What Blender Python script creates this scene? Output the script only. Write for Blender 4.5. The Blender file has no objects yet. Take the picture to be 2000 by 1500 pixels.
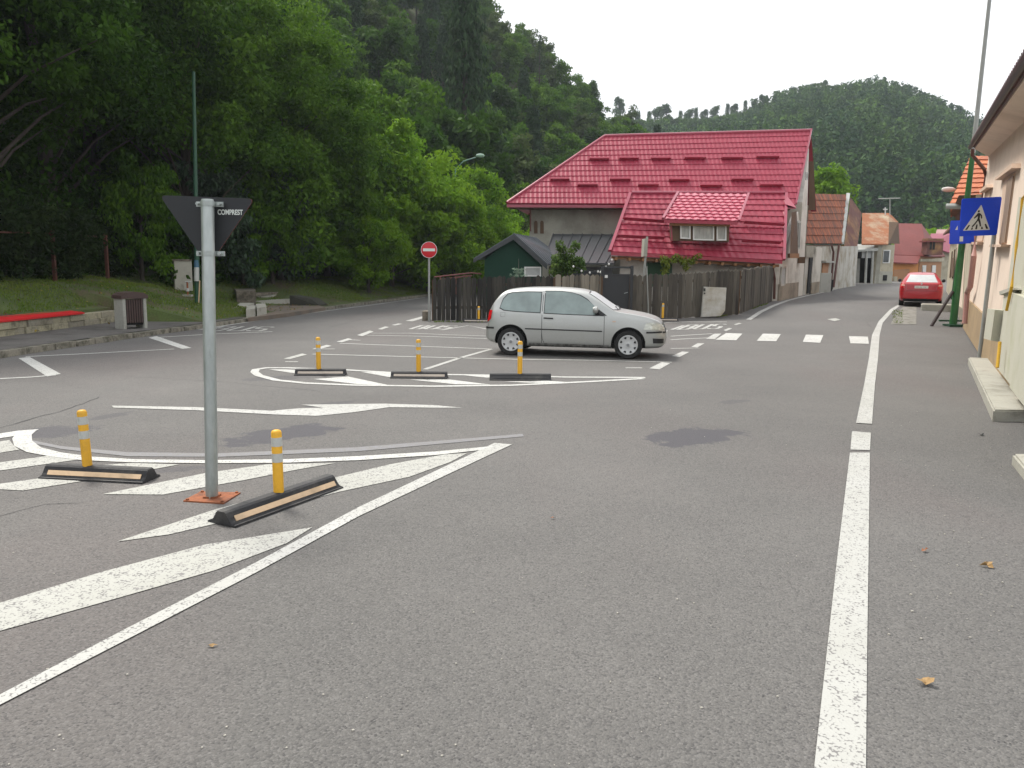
import bpy, bmesh, math, random
import numpy as np
from mathutils import Vector, Matrix, noise
R = math.radians
random.seed(7); np.random.seed(7)
scene = bpy.context.scene
COL = scene.collection

# ---------------------------------------------------------------- camera
H = 1.70; F = 1560.0; YH = 525.0; ROLL = 0.012
pitch = math.atan((750 - YH) / F)
cd = bpy.data.cameras.new("camera"); cam = bpy.data.objects.new("camera", cd); COL.objects.link(cam)
_r = Vector((1, 0, 0)); _u = Vector((0, math.sin(pitch), math.cos(pitch))); _f = Vector((0, math.cos(pitch), -math.sin(pitch)))
CR = _r * math.cos(ROLL) + _u * math.sin(ROLL)
CU = -_r * math.sin(ROLL) + _u * math.cos(ROLL)
CF = _f
M4 = Matrix((CR, CU, -CF)).transposed().to_4x4(); M4.translation = Vector((0, 0, H))
cam.matrix_world = M4
cd.sensor_width = 36; cd.lens = F / 2000 * 36; cd.clip_end = 3000; cd.clip_start = 0.05
scene.camera = cam
CP = Vector((0, 0, H))

# ---------------------------------------------------------------- world, sun, exposure
SUN_EL = R(56); SUN_AZ = R(-38)          # azimuth measured from +Y towards +X
w = bpy.data.worlds.new("World"); scene.world = w; w.use_nodes = True
nt = w.node_tree; nt.nodes.clear()
sky = nt.nodes.new('ShaderNodeTexSky'); sky.sky_type = 'NISHITA'; sky.sun_disc = False
sky.sun_elevation = SUN_EL; sky.sun_rotation = SUN_AZ; sky.air_density = 1.4; sky.dust_density = 6.0; sky.ozone_density = 1.0
hs = nt.nodes.new('ShaderNodeHueSaturation'); hs.inputs['Saturation'].default_value = 0.35
mx = nt.nodes.new('ShaderNodeMix'); mx.data_type = 'RGBA'
mx.inputs[0].default_value = 0.72                       # thin bright overcast covering the sky
nz = nt.nodes.new('ShaderNodeTexNoise'); nz.inputs['Scale'].default_value = 2.2; nz.inputs['Detail'].default_value = 4
tcn = nt.nodes.new('ShaderNodeTexCoord')
cr = nt.nodes.new('ShaderNodeValToRGB')
cr.color_ramp.elements[0].color = (8.4, 8.7, 9.2, 1); cr.color_ramp.elements[1].color = (10.6, 10.6, 10.6, 1)
bg = nt.nodes.new('ShaderNodeBackground'); bg.inputs['Strength'].default_value = 0.105
wo = nt.nodes.new('ShaderNodeOutputWorld')
L = nt.links.new
L(sky.outputs[0], hs.inputs['Color']); L(tcn.outputs['Generated'], nz.inputs['Vector']); L(nz.outputs['Fac'], cr.inputs['Fac'])
L(hs.outputs[0], mx.inputs[6]); L(cr.outputs[0], mx.inputs[7]); L(mx.outputs[2], bg.inputs['Color']); L(bg.outputs[0], wo.inputs['Surface'])
sd = bpy.data.lights.new("sun", 'SUN'); sd.energy = 2.4; sd.angle = R(14); sd.color = (1.0, 0.95, 0.87)
so = bpy.data.objects.new("sun", sd); COL.objects.link(so)
sv = Vector((math.sin(SUN_AZ) * math.cos(SUN_EL), math.cos(SUN_AZ) * math.cos(SUN_EL), math.sin(SUN_EL)))
so.rotation_euler = sv.to_track_quat('Z', 'Y').to_euler()
scene.view_settings.view_transform = 'Standard'; scene.view_settings.look = 'None'
scene.view_settings.exposure = 0.68; scene.view_settings.gamma = 1.0
scene.render.engine = 'CYCLES'

# ---------------------------------------------------------------- pixel helpers (2000x1500 photo pixels)
def ray(px, py):
    return (CF + CR * ((px - 1000) / F) - CU * ((py - 750) / F))
def at(px, py, Y):
    d = ray(px, py); return CP + d * (Y / d.y)
def proj(p):
    v = Vector(p) - CP; z = v.dot(CF); return (1000 + F * v.dot(CR) / z, 750 - F * v.dot(CU) / z)
def sstep(a, b, x):
    t = min(1, max(0, (x - a) / (b - a))); return t * t * (3 - 2 * t)
def lerp(a, b, t): return a + (b - a) * t
def table(T, v):
    if v <= T[0][0]: return T[0][1]
    for (a, fa), (b, fb) in zip(T, T[1:]):
        if v <= b: return fa + (fb - fa) * (v - a) / (b - a)
    return T[-1][1]
PROF = [(20, 0), (22, .03), (24, .10), (26, .20), (28, .33), (30, .45), (34, .54), (40, .64), (45, .76), (50, .86), (55, .90), (60, .93), (75, .97), (400, 1.0)]
def zroad(x, y):
    return table(PROF, y) * sstep(-4, 7, x) if y > 20 else 0.0
KERB = [(-2, -9.9), (8, -9.5), (14.4, -9.2), (19, -8.75), (23.5, -8.15), (32, -7.35), (48, -5.2), (70, 0), (90, 17), (120, 42), (160, 68)]
def xk(y): return table(KERB, y)
def zbank(d, y):                        # d metres to the left of the kerb
    dw = xk(y) + 11.2                   # bench wall line while y < 22.4
    if y < 22.4:
        if d < dw: z = 0.12
        else:
            zB = 0.12 + .24 * max(0, d - .3); zB = min(zB, .9)
            if d > 3.5: zB = max(zB, .9 + .14 * (d - 3.5))
            z = lerp(0.50 + 0.13 * (d - dw), zB, sstep(15, 22.4, y) * sstep(dw, dw + 1.5, d))
    else:
        z = 0.12 + 0.24 * max(0, d - .3)
        t = min(1, (y - 22.4) / 6.0)
        z = min(z, 0.9 + .2 * t)
        if d > 3.5: z = max(z, .9 + .14 * (d - 3.5))
    wd = sstep(26.5, 28, y) * (1 - sstep(35, 37, y))
    if wd > 0: z = lerp(z, min(z, .11 + .30 * max(0, d - 2.7)), wd)
    e = 6.5 + 0.10 * max(0, y - 45)
    if d > e: z += 0.62 * (d - e) * sstep(0, 6, d - e)
    return min(z, 62 + 6 * math.sin(y * .05))
def zter(x, y):
    k = xk(y)
    return zbank(k - x, y) if x < k - 0.22 else zroad(x, y)
def G(px, py, off=0.0, fn=zroad):
    """world point where the photo pixel meets the ground"""
    d = ray(px, py); t = 1.0; p = CP
    for i in range(4000):
        q = CP + d * t
        if q.z <= fn(q.x, q.y): break
        p = q; t *= 1.004
    lo, hi = t / 1.004, t
    for i in range(24):
        m = (lo + hi) / 2; q = CP + d * m
        if q.z <= fn(q.x, q.y): hi = m
        else: lo = m
    q = CP + d * hi
    return Vector((q.x, q.y, q.z + off))
class Plane:
    def __init__(s, a, b, c):
        s.o = Vector(a); s.n = (Vector(b) - s.o).cross(Vector(c) - s.o).normalized()
        if s.n.dot(CP - s.o) < 0: s.n = -s.n      # faces the viewer
    def hit(s, px, py, off=0.0):
        d = ray(px, py); t = (s.o + s.n * off - CP).dot(s.n) / d.dot(s.n); return CP + d * t

# ---------------------------------------------------------------- object helpers
def tag(o, label=None, cat=None, group=None, kind=None):
    if label: o['label'] = label
    if cat: o['category'] = cat
    if group: o['group'] = group
    if kind: o['kind'] = kind
    return o
def thing(name, label, cat, loc=(0, 0, 0), rz=0, group=None):
    o = bpy.data.objects.new(name, None); COL.objects.link(o)
    o.location = loc; o.rotation_euler = (0, 0, rz); o.empty_display_size = .2
    return tag(o, label, cat, group)
def copy_tree(o, parent=None):
    c = o.copy(); COL.objects.link(c); c.parent = parent
    for ch in list(o.children): copy_tree(ch, c)
    return c
def shade(me, ang=35):
    me.shade_smooth() if hasattr(me, 'shade_smooth') else [setattr(p, 'use_smooth', True) for p in me.polygons]
    try: me.set_sharp_from_angle(angle=R(ang))
    except Exception: pass
def coplanar(P0, P1, P2, P3):
    """slide P2 along its line of sight into the plane of the other three, so a roof slope is truly flat"""
    n = (P1 - P0).cross(P3 - P0); d = P2 - CP; return CP + d * ((P0 - CP).dot(n) / d.dot(n))
class MB:
    """collects shapes, links them as ONE mesh object"""
    def __init__(s): s.v = []; s.f = []; s.t = []; s.m = []; s.mats = []; s.cur = 0
    def mat(s, m):
        if m not in s.mats: s.mats.append(m)
        s.cur = s.mats.index(m); return s
    def add(s, vs, fs, tint=0.5):
        b = len(s.v); s.v += [tuple(x) for x in vs]; s.f += [tuple(i + b for i in f) for f in fs]
        s.t += [tint] * len(vs); s.m += [s.cur] * len(fs); return s
    def poly(s, pts, tint=.5): return s.add(pts, [tuple(range(len(pts)))], tint)
    def prism(s, pts, vec, tint=.5):
        n = len(pts); pts = [Vector(p) for p in pts]; vec = Vector(vec)
        nn = Vector((0, 0, 0))
        for i in range(n): nn += (pts[i] - pts[0]).cross(pts[(i + 1) % n] - pts[0])
        if nn.dot(vec) > 0: pts = pts[::-1]
        vs = pts + [p + vec for p in pts]
        fs = [tuple(range(n)), tuple(range(2 * n - 1, n - 1, -1))] + [(i, i + n, (i + 1) % n + n, (i + 1) % n) for i in range(n)]
        return s.add(vs, fs, tint)
    def box(s, c, size, rz=0, bev=0, tint=.5, M=None):
        hx, hy, hz = [k / 2 for k in size]; c = Vector(c)
        b = min(bev, hx * .9, hy * .9)
        if b > 0: pr = [(-hx + b, -hy), (hx - b, -hy), (hx, -hy + b), (hx, hy - b), (hx - b, hy), (-hx + b, hy), (-hx, hy - b), (-hx, -hy + b)]
        else: pr = [(-hx, -hy), (hx, -hy), (hx, hy), (-hx, hy)]
        m = Matrix.Rotation(rz, 3, 'Z') if M is None else M
        n = len(pr); vs = []; lv = [(-hz, 1), (hz - b, 1), (hz, 1 - (b / min(hx, hy)) * .7)] if b > 0 else [(-hz, 1), (hz, 1)]
        for z, k in lv: vs += [c + m @ Vector((x * k if b else x, y * k if b else y, z)) for x, y in pr]
        fs = [tuple(range(n - 1, -1, -1)), tuple(range((len(lv) - 1) * n, len(lv) * n))]
        for k in range(len(lv) - 1): fs += [(k * n + i, k * n + (i + 1) % n, (k + 1) * n + (i + 1) % n, (k + 1) * n + i) for i in range(n)]
        return s.add(vs, fs, tint)
    def tube(s, pts, rad, n=10, tint=.5, cap=True):
        pts = [Vector(p) for p in pts]; rs = rad if isinstance(rad, (list, tuple)) else [rad] * len(pts)
        vs = []; up = Vector((0, 0, 1))
        for i, p in enumerate(pts):
            d = (pts[min(i + 1, len(pts) - 1)] - pts[max(i - 1, 0)]).normalized()
            a = d.cross(up) if abs(d.z) < .98 else d.cross(Vector((0, 1, 0))); a.normalize(); b = a.cross(d)
            for k in range(n):
                t = 2 * math.pi * k / n; vs.append(p + a * (math.cos(t) * rs[i]) + b * (math.sin(t) * rs[i]))
        fs = []
        for i in range(len(pts) - 1):
            for k in range(n): fs.append((i * n + k, i * n + (k + 1) % n, (i + 1) * n + (k + 1) % n, (i + 1) * n + k))
        if cap: fs += [tuple(range(n - 1, -1, -1)), tuple(range((len(pts) - 1) * n, len(pts) * n))]
        return s.add(vs, fs, tint)
    def lathe(s, prof, o=(0, 0, 0), axis='Z', n=24, tint=.5):
        o = Vector(o); vs = []
        for r_, h in prof:
            for k in range(n):
                t = 2 * math.pi * k / n; c, q = r_ * math.cos(t), r_ * math.sin(t)
                vs.append(o + (Vector((c, q, h)) if axis == 'Z' else Vector((c, h, q)) if axis == 'Y' else Vector((h, c, q))))
        fs = []
        for i in range(len(prof) - 1):
            for k in range(n): fs.append((i * n + k, i * n + (k + 1) % n, (i + 1) * n + (k + 1) % n, (i + 1) * n + k))
        return s.add(vs, fs, tint)
    def build(s, name, material=None, parent=None, smooth=False, ang=35, fix=False):
        me = bpy.data.meshes.new(name); me.from_pydata(s.v, [], s.f)
        a = me.attributes.new('tint', 'FLOAT', 'POINT'); a.data.foreach_set('value', s.t)
        if s.mats:
            for m in s.mats: me.materials.append(m)
            me.polygons.foreach_set('material_index', s.m)
        elif material: me.materials.append(material)
        if fix:
            bm = bmesh.new(); bm.from_mesh(me); bmesh.ops.recalc_face_normals(bm, faces=bm.faces); bm.to_mesh(me); bm.free()
        if smooth: shade(me, ang)
        me.update()
        o = bpy.data.objects.new(name, me); COL.objects.link(o)
        if parent is not None: o.parent = parent; o.matrix_parent_inverse = Matrix.Identity(4)
        return o
def at_origin(o):
    """parent in world coordinates: keep the child where it was built"""
    p = o.parent; o.matrix_parent_inverse = Matrix.Translation(p.location).inverted() if p.parent is None else Matrix.Identity(4); return o
class Thing:
    """a thing at loc whose parts are written in WORLD coordinates"""
    def __init__(s, name, label, cat, loc, group=None):
        s.loc = Vector(loc); s.root = thing(name, label, cat, s.loc, 0, group)
    def part(s, name, mb, material=None, parent=None, label=None, **k):
        mb.v = [tuple(Vector(v) - s.loc) for v in mb.v]
        o = mb.build(name, material, parent or s.root, **k)
        if label: o['label'] = label
        return o
def solo(name, mb, material, label, cat, loc=None, group=None, **k):
    """a thing that is one mesh"""
    loc = Vector(loc) if loc is not None else Vector(mb.v[0])
    mb.v = [tuple(Vector(v) - loc) for v in mb.v]
    o = mb.build(name, material, None, **k); o.location = loc
    return tag(o, label, cat, group)
def struct(name, mb, material, kind='structure', **k):
    return tag(mb.build(name, material, None, **k), kind=kind)

# ---------------------------------------------------------------- materials
def mat(name, col, rough=.7, var=.12, scale=3.0, fine=40.0, bump=.0, bscale=None, metal=0.0, tint=0.0, tintcol=None, spec=.5,
        coat=0.0, dirt=None, dirt_amt=.0, dirt_scale=1.5, rnd=0.0, streak=None, trans=0.0, emit=None):
    m = bpy.data.materials.new(name); m.use_nodes = True; n = m.node_tree.nodes; l = m.node_tree.links.new
    b = n['Principled BSDF']; out = n['Material Output']
    b.inputs['Roughness'].default_value = rough; b.inputs['Metallic'].default_value = metal
    b.inputs['Specular IOR Level'].default_value = spec; b.inputs['Coat Weight'].default_value = coat; b.inputs['Coat Roughness'].default_value = .08
    tc = n.new('ShaderNodeTexCoord'); mp = n.new('ShaderNodeMapping'); l(tc.outputs['Object'], mp.inputs['Vector'])
    if streak: mp.inputs['Scale'].default_value = streak
    n1 = n.new('ShaderNodeTexNoise'); n1.inputs['Scale'].default_value = scale; n1.inputs['Detail'].default_value = 5; l(mp.outputs[0], n1.inputs['Vector'])
    n2 = n.new('ShaderNodeTexNoise'); n2.inputs['Scale'].default_value = fine; n2.inputs['Detail'].default_value = 2; l(mp.outputs[0], n2.inputs['Vector'])
    ad = n.new('ShaderNodeMath'); ad.operation = 'ADD'; l(n1.outputs['Fac'], ad.inputs[0]); l(n2.outputs['Fac'], ad.inputs[1])
    mr = n.new('ShaderNodeMapRange'); mr.inputs['From Min'].default_value = .65; mr.inputs['From Max'].default_value = 1.35
    mr.inputs['To Min'].default_value = 1 - var; mr.inputs['To Max'].default_value = 1 + var; l(ad.outputs[0], mr.inputs['Value'])
    hsv = n.new('ShaderNodeHueSaturation'); l(mr.outputs[0], hsv.inputs['Value'])
    src = None
    rgb = n.new('ShaderNodeRGB'); rgb.outputs[0].default_value = (*col, 1); src = rgb.outputs[0]
    if tintcol is not None:
        a = n.new('ShaderNodeAttribute'); a.attribute_name = 'tint'
        mm = n.new('ShaderNodeMix'); mm.data_type = 'RGBA'; l(a.outputs['Fac'], mm.inputs[0]); l(src, mm.inputs[6]); mm.inputs[7].default_value = (*tintcol, 1); src = mm.outputs[2]
    if dirt is not None:
        dn = n.new('ShaderNodeTexNoise'); dn.inputs['Scale'].default_value = dirt_scale; dn.inputs['Detail'].default_value = 7; dn.inputs['Roughness'].default_value = .65; l(mp.outputs[0], dn.inputs['Vector'])
        dr = n.new('ShaderNodeMapRange'); dr.inputs['From Min'].default_value = .62 - dirt_amt * .4; dr.inputs['From Max'].default_value = .80 - dirt_amt * .4; l(dn.outputs['Fac'], dr.inputs['Value'])
        mm = n.new('ShaderNodeMix'); mm.data_type = 'RGBA'; l(dr.outputs[0], mm.inputs[0]); l(src, mm.inputs[6]); mm.inputs[7].default_value = (*dirt, 1); src = mm.outputs[2]
    l(src, hsv.inputs['Color'])
    if rnd:
        oi = n.new('ShaderNodeObjectInfo'); r1 = n.new('ShaderNodeMapRange'); r1.inputs['To Min'].default_value = 1 - rnd; r1.inputs['To Max'].default_value = 1 + rnd; l(oi.outputs['Random'], r1.inputs['Value'])
        ml = n.new('ShaderNodeMath'); ml.operation = 'MULTIPLY'; l(r1.outputs[0], ml.inputs[0]); l(mr.outputs[0], ml.inputs[1]); l(ml.outputs[0], hsv.inputs['Value'])
    l(hsv.outputs[0], b.inputs['Base Color'])
    if bump:
        bn = n.new('ShaderNodeTexNoise'); bn.inputs['Scale'].default_value = bscale or fine; bn.inputs['Detail'].default_value = 3; l(mp.outputs[0], bn.inputs['Vector'])
        bp = n.new('ShaderNodeBump'); bp.inputs['Strength'].default_value = bump; bp.inputs['Distance'].default_value = .02; l(bn.outputs['Fac'], bp.inputs['Height']); l(bp.outputs[0], b.inputs['Normal'])
    if trans:
        tr = n.new('ShaderNodeBsdfTranslucent'); l(hsv.outputs[0], tr.inputs['Color']); ms = n.new('ShaderNodeMixShader'); ms.inputs[0].default_value = trans
        l(b.outputs[0], ms.inputs[1]); l(tr.outputs[0], ms.inputs[2]); l(ms.outputs[0], out.inputs['Surface'])
    return m
# ---------------------------------------------------------------- ground materials
def road_material():
    m = bpy.data.materials.new('asphalt'); m.use_nodes = True; n = m.node_tree.nodes; l = m.node_tree.links.new; b = n['Principled BSDF']
    g = n.new('ShaderNodeNewGeometry'); P = g.outputs['Position']
    def noi(s, d=3, rough=.5, sc=None):
        t = n.new('ShaderNodeTexNoise'); t.inputs['Scale'].default_value = s; t.inputs['Detail'].default_value = d; t.inputs['Roughness'].default_value = rough
        if sc:
            mp = n.new('ShaderNodeMapping'); mp.inputs['Scale'].default_value = sc; l(P, mp.inputs['Vector']); l(mp.outputs[0], t.inputs['Vector'])
        else: l(P, t.inputs['Vector'])
        return t.outputs['Fac']
    def rng(v, a, c, lo, hi):
        r = n.new('ShaderNodeMapRange'); r.inputs['From Min'].default_value = a; r.inputs['From Max'].default_value = c
        r.inputs['To Min'].default_value = lo; r.inputs['To Max'].default_value = hi; l(v, r.inputs['Value']); return r.outputs[0]
    def mix(f, A, B, mode='MIX'):
        x = n.new('ShaderNodeMix'); x.data_type = 'RGBA'; x.blend_type = mode
        l(f, x.inputs[0]) if not isinstance(f, float) else setattr(x.inputs[0], 'default_value', f)
        for s, i in ((A, 6), (B, 7)):
            if isinstance(s, tuple): x.inputs[i].default_value = (*s, 1)
            else: l(s, x.inputs[i])
        return x.outputs[2]
    def mul(a, c):
        x = n.new('ShaderNodeMath'); x.operation = 'MULTIPLY'; l(a, x.inputs[0]); l(c, x.inputs[1]); return x.outputs[0]
    big = noi(.22, 4, .6); med = noi(1.6, 5, .6)
    c = mix(rng(big, .38, .62, 0, 1), (.106, .102, .096), (.140, .134, .126))
    c = mix(rng(noi(.35, 3, .5, (1, .35, 1)), .5, .7, 0, .55), c, (.135, .112, .106))
    c = mix(rng(med, .3, .75, 0, .35), c, (.090, .088, .086))
    # aggregate: voronoi stones, light and dark
    vo = n.new('ShaderNodeTexVoronoi'); vo.inputs['Scale'].default_value = 105; l(P, vo.inputs['Vector'])
    bw = n.new('ShaderNodeSeparateColor'); l(vo.outputs['Color'], bw.inputs[0])
    c = mix(rng(bw.outputs[0], .55, 1, 0, .32), c, (.24, .23, .22))
    c = mix(rng(bw.outputs[1], .60, .95, 0, .5), c, (.035, .034, .036))
    vo2 = n.new('ShaderNodeTexVoronoi'); vo2.inputs['Scale'].default_value = 48; l(P, vo2.inputs['Vector'])
    pit = mul(rng(vo2.outputs['Distance'], .10, .32, 1, 0), rng(noi(3.5, 4, .7), .50, .64, 0, .75))
    c = mix(pit, c, (.022, .021, .024))
    # darker patched or oil-stained areas, where the photo has them
    sep = n.new('ShaderNodeSeparateXYZ'); l(P, sep.inputs[0])
    def blob(cx, cy, rx, ry, ang, edge=.35):
        mp = n.new('ShaderNodeMapping'); mp.vector_type = 'TEXTURE'; mp.inputs['Location'].default_value = (cx, cy, 0); mp.inputs['Rotation'].default_value = (0, 0, ang); mp.inputs['Scale'].default_value = (rx, ry, 1e3)
        l(P, mp.inputs['Vector']); ln = n.new('ShaderNodeVectorMath'); ln.operation = 'LENGTH'; l(mp.outputs[0], ln.inputs[0])
        nn = noi(3.4, 6, .7); a = n.new('ShaderNodeMath'); a.operation = 'MULTIPLY_ADD'; l(nn, a.inputs[0]); a.inputs[1].default_value = 3.0; l(ln.outputs['Value'], a.inputs[2])
        return rng(a.outputs[0], 2.42, 2.62, 1, 0)
    for (pa, pb, ry, k) in STAINS:
        A, B = G(*pa), G(*pb); ctr = (A + B) / 2; d = B - A
        c = mix(rng(blob(ctr.x, ctr.y, d.length / 2, ry, math.atan2(d.y, d.x)), 0, 1, 0, k), c, (.060, .058, .068))
    l(c, b.inputs['Base Color']); b.inputs['Roughness'].default_value = .78; b.inputs['Specular IOR Level'].default_value = .4
    bp = n.new('ShaderNodeBump'); bp.inputs['Strength'].default_value = .75; bp.inputs['Distance'].default_value = .006
    h = n.new('ShaderNodeMath'); h.operation = 'SUBTRACT'; l(vo.outputs['Distance'], h.inputs[1]); h.inputs[0].default_value = 1
    h2 = n.new('ShaderNodeMath'); h2.operation = 'SUBTRACT'; l(h.outputs[0], h2.inputs[0]); l(pit, h2.inputs[1])
    l(h2.outputs[0], bp.inputs['Height']); l(bp.outputs[0], b.inputs['Normal'])
    return m
STAINS = [((1278, 866), (1425, 842), .36, .85), ((450, 868), (650, 832), .30, .85), ((10, 850), (190, 838), .28, .7), ((170, 822), (250, 805), .10, .5),
          ((230, 925), (420, 910), .10, .5), ((600, 795), (690, 783), .12, .5), ((480, 742), (600, 735), .25, .45), ((1410, 786), (1460, 783), .12, .4)]
def paint_material(name='white_road_paint', col=(.43, .43, .41), worn=.12, scale=1.0):
    m = bpy.data.materials.new(name); m.use_nodes = True; n = m.node_tree.nodes; l = m.node_tree.links.new; b = n['Principled BSDF']
    P = n.new('ShaderNodeNewGeometry').outputs['Position']
    a = n.new('ShaderNodeTexVoronoi'); a.inputs['Scale'].default_value = 75 * scale; l(P, a.inputs['Vector'])
    c = n.new('ShaderNodeTexNoise'); c.inputs['Scale'].default_value = 16 * scale; c.inputs['Detail'].default_value = 8; c.inputs['Roughness'].default_value = .7; l(P, c.inputs['Vector'])
    s = n.new('ShaderNodeMath'); s.operation = 'MULTIPLY_ADD'; l(a.outputs['Distance'], s.inputs[0]); s.inputs[1].default_value = .62; l(c.outputs['Fac'], s.inputs[2])
    r = n.new('ShaderNodeMapRange'); r.inputs['From Min'].default_value = .92 - .2 * worn; r.inputs['From Max'].default_value = 1.02 - .2 * worn; l(s.outputs[0], r.inputs['Value'])
    d = n.new('ShaderNodeTexNoise'); d.inputs['Scale'].default_value = .9; d.inputs['Detail'].default_value = 5; l(P, d.inputs['Vector'])
    r2 = n.new('ShaderNodeMapRange'); r2.inputs['From Min'].default_value = .35; r2.inputs['From Max'].default_value = .7; r2.inputs['To Max'].default_value = .45; l(d.outputs['Fac'], r2.inputs['Value'])
    x0 = n.new('ShaderNodeMix'); x0.data_type = 'RGBA'; l(r2.outputs[0], x0.inputs[0]); x0.inputs[6].default_value = (*col, 1); x0.inputs[7].default_value = (col[0] * .72, col[1] * .72, col[2] * .66, 1)
    x = n.new('ShaderNodeMix'); x.data_type = 'RGBA'; l(r.outputs[0], x.inputs[0]); l(x0.outputs[2], x.inputs[6]); x.inputs[7].default_value = (.17, .165, .16, 1)
    l(x.outputs[2], b.inputs['Base Color']); b.inputs['Roughness'].default_value = .7
    bp = n.new('ShaderNodeBump'); bp.inputs['Strength'].default_value = .35; bp.inputs['Distance'].default_value = .004; l(a.outputs['Distance'], bp.inputs['Height']); l(bp.outputs[0], b.inputs['Normal'])
    return m
M_ROAD = road_material()
M_PAINT = paint_material(); M_PAINTW = paint_material('worn_road_paint', (.40, .40, .37), .20); M_PAINTN = paint_material('fresh_road_paint', (.50, .50, .48), .05)
M_PAINTF = paint_material('faded_road_paint', (.20, .20, .22), .9)
M_WALK = mat('sidewalk_asphalt', (.105, .098, .09), .85, .25, 1.4, 60, .4, 70, dirt=(.06, .055, .05), dirt_amt=.35, dirt_scale=1.2)
M_KERB = mat('kerb_stone', (.24, .22, .175), .85, .25, 4, 50, .4, 30, dirt=(.09, .085, .06), dirt_amt=.5, dirt_scale=5)
M_CONC = mat('concrete', (.36, .35, .30), .85, .10, 1.5, 60, .25, 60, dirt=(.24, .23, .19), dirt_amt=.3, dirt_scale=2)
M_CONCD = mat('old_concrete', (.22, .19, .15), .9, .25, 2, 40, .4, 30, dirt=(.08, .07, .05), dirt_amt=.5, dirt_scale=3)
M_SOIL = mat('grassy_soil', (.062, .088, .020), .95, .35, .9, 30, .5, 20, dirt=(.080, .062, .034), dirt_amt=.35, dirt_scale=.8)
M_HILL = mat('hill_soil', (.022, .030, .014), .95, .4, .1, 3, 0)
M_FIELD = mat('valley_ground', (.06, .07, .03), .95, .3, .2, 4, 0)

# ---------------------------------------------------------------- sheets
def grid(name, xs, ys, zf, m, kind='structure', smooth=True, clipx=None):
    V = []; Fc = []
    for y in ys:
        for x in xs:
            X = max(x, clipx(y)) if clipx else x
            V.append((X, y, zf(X, y)))
    nx = len(xs)
    for j in range(len(ys) - 1):
        for i in range(nx - 1):
            a = j * nx + i; q = [V[a], V[a + 1], V[a + nx + 1], V[a + nx]]
            if clipx and V[a][0] == V[a + 1][0] and V[a + nx][0] == V[a + nx + 1][0]: continue
            Fc.append((a, a + 1, a + nx + 1, a + nx))
    mb = MB(); mb.add(V, Fc); o = struct(name, mb, m, kind)
    if smooth: shade(o.data, 60)
    return o
def fr(a, b, s):
    r = []; v = a
    while v < b - 1e-6: r.append(v); v += s
    return r + [b]
ys = fr(-6, 18, 4) + [20, 21] + fr(22, 60, .5)[0:] + fr(64, 100, 6) 
xs = fr(-14, -4.5, .95) + fr(-4, 26, .5) + fr(28, 60, 4)
grid('road', sorted(set(xs)), sorted(set(ys)), lambda x, y: zroad(x, y), M_ROAD, clipx=lambda y: xk(y) - .05)
mb = MB(); mb.poly([(-900, -300, -.6), (1200, -300, -.6), (1200, 1500, -.6), (-900, 1500, -.6)]); struct('ground', mb, M_FIELD)

# grass bank and forested hillside left of the kerb
V = []; Fc = []; rows = fr(-4, 22.3, 1.1) + [22.4, 22.45] + fr(23, 44, 1.0) + fr(46, 160, 5)
rows = sorted(set(rows)); ds = [.28, .8, 1.4, 1.79, 1.81, 2.1, 2.25, 2.5, 3.0, 3.6, 4.2, 5, 5.8, 6.6, 8, 10, 13, 17, 22, 28, 36, 46, 60, 80, 110, 150]
NB = [.5, .9, 1.4, 2, 2.7, 3.5, 4.5, 6, 8, 11, 15, 20, 27, 36, 48, 64, 85, 115, 150]
for y in rows:
    k = xk(y); dw = min(k + 11.2, 3.0); ds = [.28, .5 * dw, .8 * dw, dw - .005, dw + .005, dw + .15, dw + .3] + [dw + q for q in NB]
    for d in ds:
        z = zbank(d, y); h = noise.noise(Vector((k - d, y, 0)) * .9) * .06 * sstep(dw + .2, dw + 1.2, d) + noise.noise(Vector((k - d, y, 3)) * .12) * .4 * sstep(6, 12, d)
        V.append((k - d, y, z + h - (.02 if d < dw else 0)))
nd = len(ds)
for j in range(len(rows) - 1):
    for i in range(nd - 1):
        a = j * nd + i; Fc.append((a + 1, a, a + nd, a + nd + 1))
mb = MB(); mb.add(V, Fc); bank = struct('grass_bank', mb, M_SOIL); shade(bank.data, 60)

# sidewalk along the bench wall
mb = MB(); yy = fr(-2, 22.4, .8); 
for a, b in zip(yy, yy[1:]):
    mb.poly([(xk(a) - .14, a, .125), (xk(b) - .14, b, .125), (-11.05, b, .125), (-11.05, a, .125)])
a, b = 22.4, 24.6; mb.poly([(xk(22.4) - .14, 22.4, .125), (xk(24.6) - .14, 24.6, .125), (-10.1, 23.2, .17), (-11.05, 22.4, .125)])
struct('sidewalk', mb, M_WALK)
# kerb stones
mb = MB(); y = 3.0; rnd_ = random.Random(3)
while y < 66:
    ln = rnd_.uniform(.55, .95) if y < 22 else rnd_.uniform(.9, 1.1); gp = .05 if y < 22 else .02
    x0, x1 = xk(y), xk(y + ln - gp); j = rnd_.uniform(-.015, .015); hh = .125 + rnd_.uniform(-.015, .02)
    mb.prism([(x0 - .15, y, -.02), (x0 + j, y, -.02), (x1 + j, y + ln - gp, -.02), (x1 - .15, y + ln - gp, -.02)], (0, 0, hh), rnd_.random())
    y += ln
struct('kerb', mb, M_KERB)

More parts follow.
